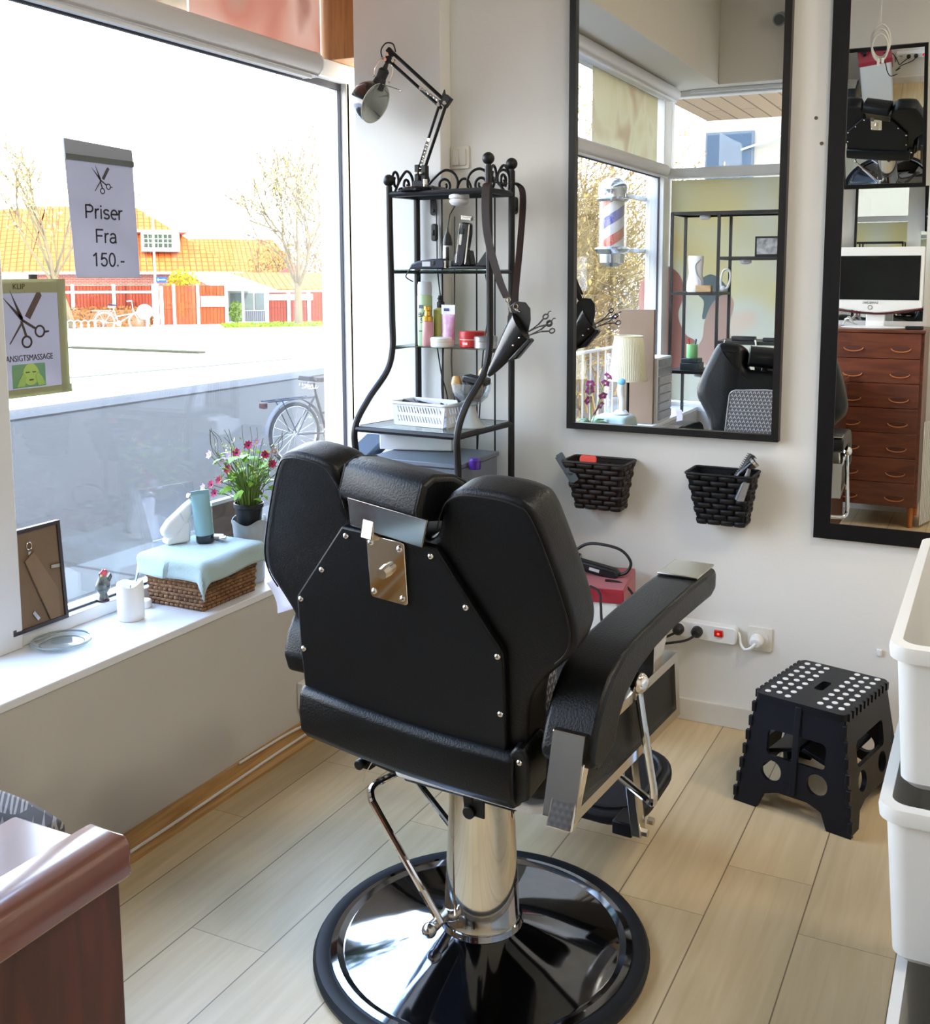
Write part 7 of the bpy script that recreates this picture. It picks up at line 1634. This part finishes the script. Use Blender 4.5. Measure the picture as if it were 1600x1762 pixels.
build('cup', MB().lathe([(0.036,0.0),(0.038,0.003),(0.038,0.095),(0.035,0.095),(0.034,0.01),(0.0,0.008)],(-1.905,-0.33,0.935),24), mat('cup_green', (140,206,140), 0.4), t)
single('box_stack', MB().span(-1.97,-1.84,-0.40,-0.26,0.855,0.905).span(-1.965,-1.85,-0.395,-0.265,0.906,0.934), mat('dark_case', (42,52,54), 0.4), 'dark desk calculator case under the pencil cup', 'case', (-1.905,-0.33,0.855), bevel=0.004)
for (dx_,m_,lab) in ((-0.012,mat('pen_red', (200,40,40), 0.4),'red marker standing in the green pencil cup'),(0.012,mat('pen_navy', (40,44,90), 0.4),'dark blue scissors handles standing in the green pencil cup')):
    single('pen', MB().tube([(-1.905+dx_,-0.33,0.95),(-1.905+dx_*2.2,-0.33,1.065)],0.006,8), m_, lab, 'pen', (-1.905+dx_,-0.33,0.95))
single('cable', MB().tube(smooth_path([(-1.66,-0.23,1.07),(-1.66,-0.2,1.03),(-1.67,-0.2,0.92),(-1.69,-0.2,0.80)],6),0.005,6), CABLE_W, 'white cable hanging from the shelf behind the barber chair, seen in the mirror', 'cable', (-1.66,-0.23,1.07))
single('cable', MB().tube(smooth_path([(-1.46,-0.23,1.07),(-1.45,-0.2,1.06),(-1.44,-0.2,0.99),(-1.43,-0.2,0.86)],6),0.006,6), CABLE_W, 'second white cable drooping off the shelf edge, seen in the mirror', 'cable', (-1.46,-0.23,1.07))
single('hair_clipper', MB().box((-1.55,-0.30,1.078),(0.16,0.05,0.03)).box((-1.36,-0.30,1.075),(0.13,0.04,0.025)), BLACK_PLASTIC, 'black clippers lying on the right shelf seen in the mirror', 'hair clipper', (-1.5,-0.30,1.063), bevel=0.006)
single('spray_can', MB().lathe([(0.032,0.0),(0.033,0.003),(0.033,0.15),(0.028,0.158),(0.026,0.19),(0.0,0.192)],(-1.88,-0.38,0.262),22), mat('can_olive', (120,116,80), 0.4), 'olive spray can on the lowest shelf behind the window bay', 'spray can', (-1.88,-0.38,0.262))
# table lamp on the sill
t = thing('table_lamp', 'table lamp with a cream pleated shade on the sill, seen in the mirror', 'lamp', (-2.10,0.44,ZS))
m = MB(); n_ = 120
for (r_,z_) in ((0.118,0.845),(0.086,1.118)):
    for j in range(n_):
        a = 2*PI*j/n_; k_ = 1+(0.022 if j%2 else 0); m.v.append(Vector((-2.10+r_*k_*math.cos(a),0.44+r_*k_*math.sin(a),z_)))
for j in range(n_): m.f.append((j,(j+1)%n_,n_+(j+1)%n_,n_+j))
SHD = film_mat('shade_cream', [(232,224,200),(226,218,192)], 2, 0.35)
build('shade', m, SHD, t, smooth=False, solid=0.001)
for (r_,z_) in ((0.120,0.845),(0.088,1.118)): build('shade_trim', MB().tube([(-2.10+r_*math.cos(2*PI*i/48),0.44+r_*math.sin(2*PI*i/48),z_) for i in range(48)],0.004,6,closed=True), SHD, t)
build('pole', MB().cyl((-2.10,0.44,ZS+0.01),(-2.10,0.44,1.0),0.010,n=12), BLACK_METAL, t)
build('base', MB().lathe([(0.075,0.0),(0.075,0.010),(0.02,0.018),(0.0,0.018)],(-2.10,0.44,ZS),28), BLACK_METAL, t)
# board, drawers, device, orchid on the sill
single('brown_board', MB().span(-2.255,-2.02,0.145,0.175,ZS,1.275), mat('board_brown', (132,108,88), 0.7, var=0.06), 'tall brown board standing on the sill behind the pleated lamp', 'board', (-2.14,0.16,ZS), bevel=0.002)
t = thing('mini_drawers', 'white little chest with grey translucent drawers on the sill, seen in the mirror', 'drawer unit', (-2.09,-0.02,ZS))
build('body', MB().span(-2.17,-2.004,-0.17,0.130,ZS,0.962), mat('mini_white', (226,228,230), 0.4), t, bevel=0.003)
for i in range(7): build('drawer', MB().span(-2.003,-1.992,-0.155,0.115,ZS+0.02+i*0.058,ZS+0.07+i*0.058), mat('mini_grey', (134,138,144), 0.3, c2=(164,168,174), vscale=30), t, bevel=0.003)
t = thing('orchid', 'magenta orchid in a pot on the sill, seen in the mirror', 'potted plant', (-2.15,0.95,ZS))
build('pot', MB().lathe([(0.04,0.0),(0.052,0.09),(0.048,0.09),(0.0,0.08)],(-2.15,0.95,ZS),24), mat('orchid_pot', (220,218,214), 0.4), t)
m = MB(); m.tube(smooth_path([(-2.15,0.95,ZS+0.08),(-2.14,0.99,ZS+0.2),(-2.13,1.03,ZS+0.30),(-2.12,1.05,ZS+0.33)],5),0.003,6); m.tube(smooth_path([(-2.15,0.95,ZS+0.08),(-2.12,0.93,ZS+0.2),(-2.10,0.90,ZS+0.31),(-2.08,0.86,ZS+0.36)],5),0.003,6)
build('stem', m, GREEN, t)
lf = MB()
for a in (0.3,1.9,3.6,5.0): lf._add([(0,-0.015,0),(0.06,-0.025,0.03),(0.13,0,0.02),(0.06,0.025,0.03),(0,0.015,0)],[(0,1,2,3,4)],Matrix.Translation((-2.15,0.95,ZS+0.09)) @ Matrix.Rotation(a,4,'Z'))
build('leaves', lf, mat('orchid_leaf', (64,104,60), 0.4), t, solid=0.003)
for (dx_,dy_,dz_) in ((0.02,0.08,0.30),(0.0,0.05,0.24),(0.03,0.10,0.34),(0.06,-0.03,0.26),(0.06,-0.07,0.33),(0.07,-0.09,0.37),(0.04,-0.05,0.20),(0.03,0.0,0.17)):
    c_ = Vector((-2.15+dx_,0.95+dy_,ZS+dz_)); f_ = MB(); M = Matrix.Translation(c_) @ Euler((rad(-70+300*dx_),rad(20*dy_*10),dz_*9)).to_matrix().to_4x4()
    for q in range(5): f_._add([(0.003,0,0),(0.018,-0.014,0.003),(0.032,0,0.0),(0.018,0.014,0.003)],[(0,1,2,3)],M @ Matrix.Rotation(2*PI*q/5,4,'Z'))
    build('flower', f_, mat('orchid_magenta', (150,50,110), 0.5, c2=(120,30,84), vscale=40), t, smooth=False, solid=0.001)
single('towel', drape(-2.10,0.70,0.085,0.085,0.655,0.075,9,36), TOWEL, 'pale blue towel over a box by the pleated lamp, seen in the mirror', 'towel', (-2.10,0.70,0.655), solid=0.004)
single('storage_box', MB().span(-2.18,-2.02,0.62,0.78,ZS,0.648), mat('box_grey', (150,152,156), 0.6), 'box hidden under the pale blue towel by the pleated lamp', 'box', (-2.10,0.70,ZS))
t = thing('face_brush', 'white and blue facial brush standing in its cradle on the mirrored towel', 'facial brush', (-2.06,0.66,0.66))
build('cradle', MB().lathe([(0.045,0.0),(0.048,0.004),(0.035,0.02),(0.0,0.02)],(-2.065,0.665,0.661),24), WHITE_PLASTIC, t)
build('handle', MB().tube(smooth_path([(-2.065,0.665,0.675),(-2.06,0.665,0.74),(-2.07,0.665,0.80),(-2.065,0.665,0.845)],5),[0.017]*8+[0.02]*8,14), WHITE_PLASTIC, t)
build('head', MB().ball((-2.062,0.675,0.858),0.027,12,(1,0.7,0.8)), mat('brush_blue', (116,176,214), 0.4), t)
# teak chest of drawers, screen, mirrors on the front wall
t = thing('chest_of_drawers', 'tall teak chest of seven drawers with carved finger pulls, seen in the tall mirror', 'chest of drawers', (-0.66,-0.08,0))
TK = wood_mat('teak_chest', (112,58,36), (80,38,24), (1.2,8,8), 3.0, 0.35, 0.2)
build('carcass', MB().span(-0.935,-0.410,-0.30,0.118,0.125,1.160), TK, t, bevel=0.003)
build('top', MB().span(-0.940,-0.405,-0.305,0.146,1.160,1.178), TK, t, bevel=0.003)
zz = [1.158,1.008,0.862,0.716,0.568,0.420,0.272,0.130]
for i in range(7):
    d_ = build('drawer', MB().span(-0.925,-0.428,0.118,0.140,zz[i+1]+0.002,zz[i]-0.002), TK, t, bevel=0.002)
    for xh in (-0.80,-0.535):
        zc = zz[i]-0.088
        o_ = [(0.052*math.cos(a),0.020*math.sin(a) if math.sin(a)<0 else 0.010*math.sin(a)) for a in [2*PI*j/24 for j in range(24)]]
        build('finger_pull', MB().prism(o_,0.006,basis((xh,0.139,zc),(-1,0,0),(0,0,1))), mat('pull_recess', (74,32,18), 0.45), d_, bevel=0.002)
        build('pull_lip', MB().tube([(xh+0.054*math.cos(a),0.146,zc+0.021*math.sin(a)) for a in [PI+PI*j/14 for j in range(15)]],0.0035,6), mat('pull_lip', (176,104,60), 0.35), d_)
for (x_,y_) in ((-0.90,0.09),(-0.445,0.09),(-0.90,-0.27),(-0.445,-0.27)): build('leg', MB().cyl((x_,y_,0.0),(x_,y_,0.126),0.014,0.020,n=12), wood_mat('teak_leg', (190,112,56), (160,90,44), (14,14,1.5), 3), t)
t = thing('monitor', 'white flat screen with a black panel standing on the teak chest', 'monitor', (-0.70,-0.05,1.18))
build('bezel', MB().prism([(-0.965,1.300),(-0.70,1.268),(-0.442,1.300),(-0.442,1.662),(-0.965,1.662)][::1],0.035,basis((0,-0.02,0),(1,0,0),(0,0,1))), mat('monitor_white', (232,232,230), 0.3), t, bevel=0.005)
build('screen', MB().span(-0.948,-0.462,-0.021,-0.0175,1.348,1.610), mat('screen_black', (6,7,9), 0.12), t, smooth=False)
m = MB(); m.tube(smooth_path([(-0.965,-0.018,1.296),(-0.84,-0.010,1.276),(-0.70,-0.006,1.266),(-0.56,-0.010,1.276),(-0.435,-0.018,1.298)],6),0.007,6)
build('red_trim', m, mat('trim_wine', (70,14,22), 0.25), t)
build('lettering', xf(text_mb('SAMSUNG',0.020,0.001), basis((-0.735,-0.0188,1.330),(-1,0,0),(0,0,1))), mat('logo_grey', (90,92,98), 0.4), t, smooth=False)
build('power_button', MB().tube([(-0.735+0.012*math.cos(a),-0.0185,1.303+0.012*math.sin(a)) for a in [2*PI*i/18 for i in range(18)]],0.0014,5,closed=True), mat('logo_grey', (90,92,98), 0.4), t)
build('neck', MB().span(-0.76,-0.65,-0.08,-0.05,1.185,1.30), mat('monitor_white', (232,232,230), 0.3), t, bevel=0.006)
build('foot', MB().lathe([(0.20,0.0),(0.205,0.004),(0.18,0.010),(0.0,0.014)],(-0.70,-0.05,1.179),40,sx=1.0,sy=0.62), mat('monitor_white', (232,232,230), 0.3), t)
single('remote_control', MB().box((-0.475,0.06,1.189),(0.10,0.045,0.020)), BLACK_PLASTIC, 'black remote control lying on the teak chest beside the screen', 'remote', (-0.475,0.06,1.179), bevel=0.005)
single('cable_tangle', MB().tube(smooth_path([(-0.90,-0.10,1.19),(-0.87,-0.14,1.24),(-0.84,-0.12,1.20),(-0.86,-0.08,1.23),(-0.89,-0.13,1.22),(-0.82,-0.15,1.19)],8),0.005,6), CABLE_W, 'tangle of pale cable beside the screen foot', 'cable', (-0.87,-0.12,1.18))
# flat mirror and tilted mirror above the screen
t = thing('leaning_mirror', 'frameless mirror on the wall behind the screen', 'mirror', (-0.72,-0.31,1.2))
build('mirror_glass', MB().span(-1.00,-0.455,-0.318,-0.310,1.20,2.04), mirror_mat(), t, smooth=False)
fo = curve_fill([[(-1.03,1.18),(-0.43,1.18),(-0.43,2.06),(-1.03,2.06)],[(-1.00,1.21),(-0.455,1.21),(-0.455,2.035),(-1.00,2.035)]],0.014)
build('frame', xf(fo, basis((0,-0.312,0),(1,0,0),(0,0,1))), WHITE_PAINT, t, smooth=False)
t = thing('tilted_mirror', 'black framed mirror tipped forward high on the front wall, seen in the tall mirror', 'mirror', (-0.71,-0.28,2.03))
TM = Matrix.Translation((-0.715,-0.275,2.035)) @ Matrix.Rotation(rad(-23.5),4,'X')
fo = curve_fill([[(-0.242,0),(0.242,0),(0.242,0.84),(-0.242,0.84)],[(-0.222,0.02),(0.222,0.02),(0.222,0.82),(-0.222,0.82)]],0.022)
build('frame', xf(fo, TM @ basis((0,0,0),(1,0,0),(0,0,1))), BLACK_METAL, t, smooth=False)
build('mirror_glass', MB().box((0,0.004,0.42),(0.45,0.004,0.81),TM), mirror_mat(), t, smooth=False)
build('backing', MB().box((0,-0.008,0.42),(0.46,0.014,0.82),TM), BLACK_PLASTIC, t, smooth=False)
t = thing('hanging_cable', 'coil of white cable with a plug hanging from the ceiling, seen in the tall mirror', 'cable', (-0.706,0.30,3.4))
m = MB(); m.tube([(-0.709,0.30,3.44),(-0.709,0.30,2.885)],0.003,6)
build('drop', m, CABLE_W, t)
m = MB()
for k_ in range(3): m.tube([(-0.706+(0.050-0.004*k_)*math.sin(a), 0.30+0.012*(k_-1)+0.02*math.cos(a), 2.79-0.02*k_+(0.085-0.008*k_)*math.cos(a)) for a in [2*PI*i/28 for i in range(28)]],0.0058,6,closed=True)
build('coil', m, CABLE_W, t)
build('connector', MB().box((-0.712,0.31,2.672),(0.014,0.014,0.035)).box((-0.690,0.305,2.68),(0.014,0.014,0.03)), WHITE_PLASTIC, t, bevel=0.003)
t = thing('spot_lamp', 'small round grey spotlight on the bulkhead, seen in the wide mirror', 'spotlight', (-1.44,-0.70,3.17))
build('body', MB().tube([(-1.44,-0.72,3.19),(-1.44,-0.66,3.185),(-1.445,-0.60,3.165)],[0.03,0.042,0.045],20), mat('spot_grey', (110,112,112), 0.35, 0.6), t)
build('lens', MB().tube([(-1.4455,-0.598,3.164),(-1.446,-0.594,3.163)],[0.034,0.034],20), mat('spot_lens', (60,64,64), 0.15), t)
t = thing('pleated_curtain', 'white pleated curtain strip beside the teak chest', 'curtain', (-0.37,-0.1,0))
m = MB(); nP = 17; P0 = [(-0.395+0.0035*i, 0.10-0.012*i+(0.010 if i%2 else -0.010)) for i in range(nP)]
m.grid(nP,2,lambda a,b: Vector((P0[int(round(a*(nP-1)))][0],P0[int(round(a*(nP-1)))][1],0.02+0.62*b)))
build('fabric', m, mat('curtain_white', (226,226,222), 0.8), t, smooth=False, solid=0.003)
# barber pole outside the window bay
bp0 = Vector((-2.52,-0.42,1.55))
t = thing('barber_pole', 'red, white and blue striped barber pole with chrome caps outside the window bay', 'barber pole', tuple(bp0))
m_, nt_, out_n = new_mat('barber_stripes'); b_ = nt_.nodes.new('ShaderNodeBsdfPrincipled'); nt_.links.new(b_.outputs[0], out_n.inputs[0]); b_.inputs['Roughness'].default_value = 0.35
tc_ = nt_.nodes.new('ShaderNodeTexCoord'); sx_ = nt_.nodes.new('ShaderNodeSeparateXYZ'); nt_.links.new(tc_.outputs['Object'], sx_.inputs[0])
def mth(op, a, b=None, c=None):
    n = nt_.nodes.new('ShaderNodeMath'); n.operation = op
    for i, v in enumerate((a,b,c)):
        if v is None: continue
        if isinstance(v,(int,float)): n.inputs[i].default_value = v
        else: nt_.links.new(v,n.inputs[i])
    return n.outputs[0]
ang_ = mth('DIVIDE', mth('ARCTAN2', sx_.outputs['Y'], sx_.outputs['X']), 2*PI)
ph_ = mth('FRACT', mth('ADD', mth('ADD', mth('DIVIDE', sx_.outputs['Z'], 0.30), ang_), 5.30))
r_ = nt_.nodes.new('ShaderNodeValToRGB'); r_.color_ramp.interpolation = 'CONSTANT'; el = r_.color_ramp.elements
el[0].position = 0.0; el[0].color = lin((176,36,30)); el[1].position = 0.25; el[1].color = lin((190,190,196))
for pos, c_ in ((0.5,(30,50,150)),(0.75,(190,190,196))): e_ = el.new(pos); e_.color = lin(c_)
nt_.links.new(ph_, r_.inputs[0]); nt_.links.new(r_.outputs[0], b_.inputs['Base Color'])
build('cylinder', MB().lathe([(0.082,0.14),(0.082,0.46)],tuple(bp0),32), m_, t)
CHW = mat('pole_chrome', (170,174,184), 0.12, 0.95)
build('top_cap', MB().lathe([(0.108,0.455),(0.114,0.47),(0.100,0.482),(0.100,0.53),(0.104,0.545),(0.096,0.575),(0.060,0.61),(0.0,0.62)],tuple(bp0),36), CHW, t)
build('bottom_cap', MB().lathe([(0.0,0.0),(0.05,0.006),(0.088,0.03),(0.092,0.09),(0.112,0.10),(0.128,0.125),(0.108,0.14),(0.0,0.142)],tuple(bp0),36), CHW, t)
build('glass_tube', MB().lathe([(0.096,0.14),(0.096,0.46)],tuple(bp0),36), thin_glass('pole_glass', (250,250,252), extra=0.03), t)
build('wall_bracket', MB().span(-2.45,-2.415,-0.90,-0.40,1.655,1.685), CHW, t, bevel=0.004)
build('wall_bracket', MB().span(-2.45,-2.415,-0.90,-0.40,2.03,2.06), CHW, t, bevel=0.004)
CEIL_FILLS = [(0.3,1.2),(1.2,2.2),(-0.4,2.4)]
CEIL_FILLS = [(0.6,1.2),(1.4,2.4)]
# ================================================================== LIGHT, SKY, CAMERA
w = bpy.data.worlds.new('World'); SC.world = w; w.use_nodes = True
nt = w.node_tree
for n in list(nt.nodes): nt.nodes.remove(n)
out = nt.nodes.new('ShaderNodeOutputWorld'); bg = nt.nodes.new('ShaderNodeBackground')
tc = nt.nodes.new('ShaderNodeTexCoord'); sp = nt.nodes.new('ShaderNodeSeparateXYZ'); rp = nt.nodes.new('ShaderNodeValToRGB')
nt.links.new(tc.outputs['Generated'], sp.inputs[0]); nt.links.new(sp.outputs['Z'], rp.inputs[0])
e = rp.color_ramp.elements; e[0].position = 0.0; e[0].color = (1.0,0.985,0.96,1); e[1].position = 0.75; e[1].color = (0.36,0.58,1.0,1)
k = e.new(0.28); k.color = (0.78,0.89,1.0,1)
nt.links.new(rp.outputs[0], bg.inputs[0]); bg.inputs[1].default_value = 4.8
nt.links.new(bg.outputs[0], out.inputs[0])
def light(name, kind, loc, energy, color=(1,1,1), size=None, rot=None, sy=None):
    l = bpy.data.lights.new(name, kind); l.energy = energy; l.color = color
    if kind == 'AREA':
        l.shape = 'RECTANGLE'; l.size = size; l.size_y = sy or size
    o = bpy.data.objects.new(name, l); COL.objects.link(o); o.location = loc
    if rot: o.rotation_euler = rot
    return o
s = light('sun', 'SUN', (20,-5,20), 3.2, (1.0,0.94,0.84)); s.data.angle = rad(0.53)
d = Vector((-math.cos(rad(30)), 0.10, -math.sin(rad(30)))); s.rotation_euler = d.to_track_quat('-Z','Y').to_euler()
# added warm fill lights near the ceiling, out of view, for the upper walls
for (x,y) in CEIL_FILLS: light('ceiling_fill', 'AREA', (x,y,3.40), 12, (1.0,0.90,0.74), 0.34, (0,0,0))
cam = bpy.data.cameras.new('camera'); co = bpy.data.objects.new('camera', cam); COL.objects.link(co); SC.camera = co
F_, PX, PY, HOR, VP2 = 1810.0, 860.0, 700.0, 472.0, 1733.0
pitch = math.atan((PY-HOR)/F_); yaw = math.atan((VP2-PX)/math.hypot(F_,PY-HOR))
co.location = (0,0,1.5); co.rotation_euler = (rad(90)-pitch, 0, yaw)
cam.sensor_fit = 'VERTICAL'; cam.sensor_height = 24.0; cam.lens = F_*24.0/1762.0
cam.shift_x = (800.0-PX)/1762.0; cam.shift_y = (PY-881.0)/1762.0
cam.clip_start = 0.02; cam.clip_end = 500
SC.view_settings.view_transform = 'Standard'; SC.view_settings.look = 'None'; SC.view_settings.gamma = 1.0; SC.view_settings.use_curve_mapping = False
SC.view_settings.exposure = 1.45
cy = SC.cycles
cy.max_bounces = 14; cy.diffuse_bounces = 5; cy.glossy_bounces = 8; cy.transmission_bounces = 8; cy.transparent_max_bounces = 16
cy.caustics_reflective = False; cy.caustics_refractive = False; cy.sample_clamp_indirect = 6.0; cy.use_denoising = True
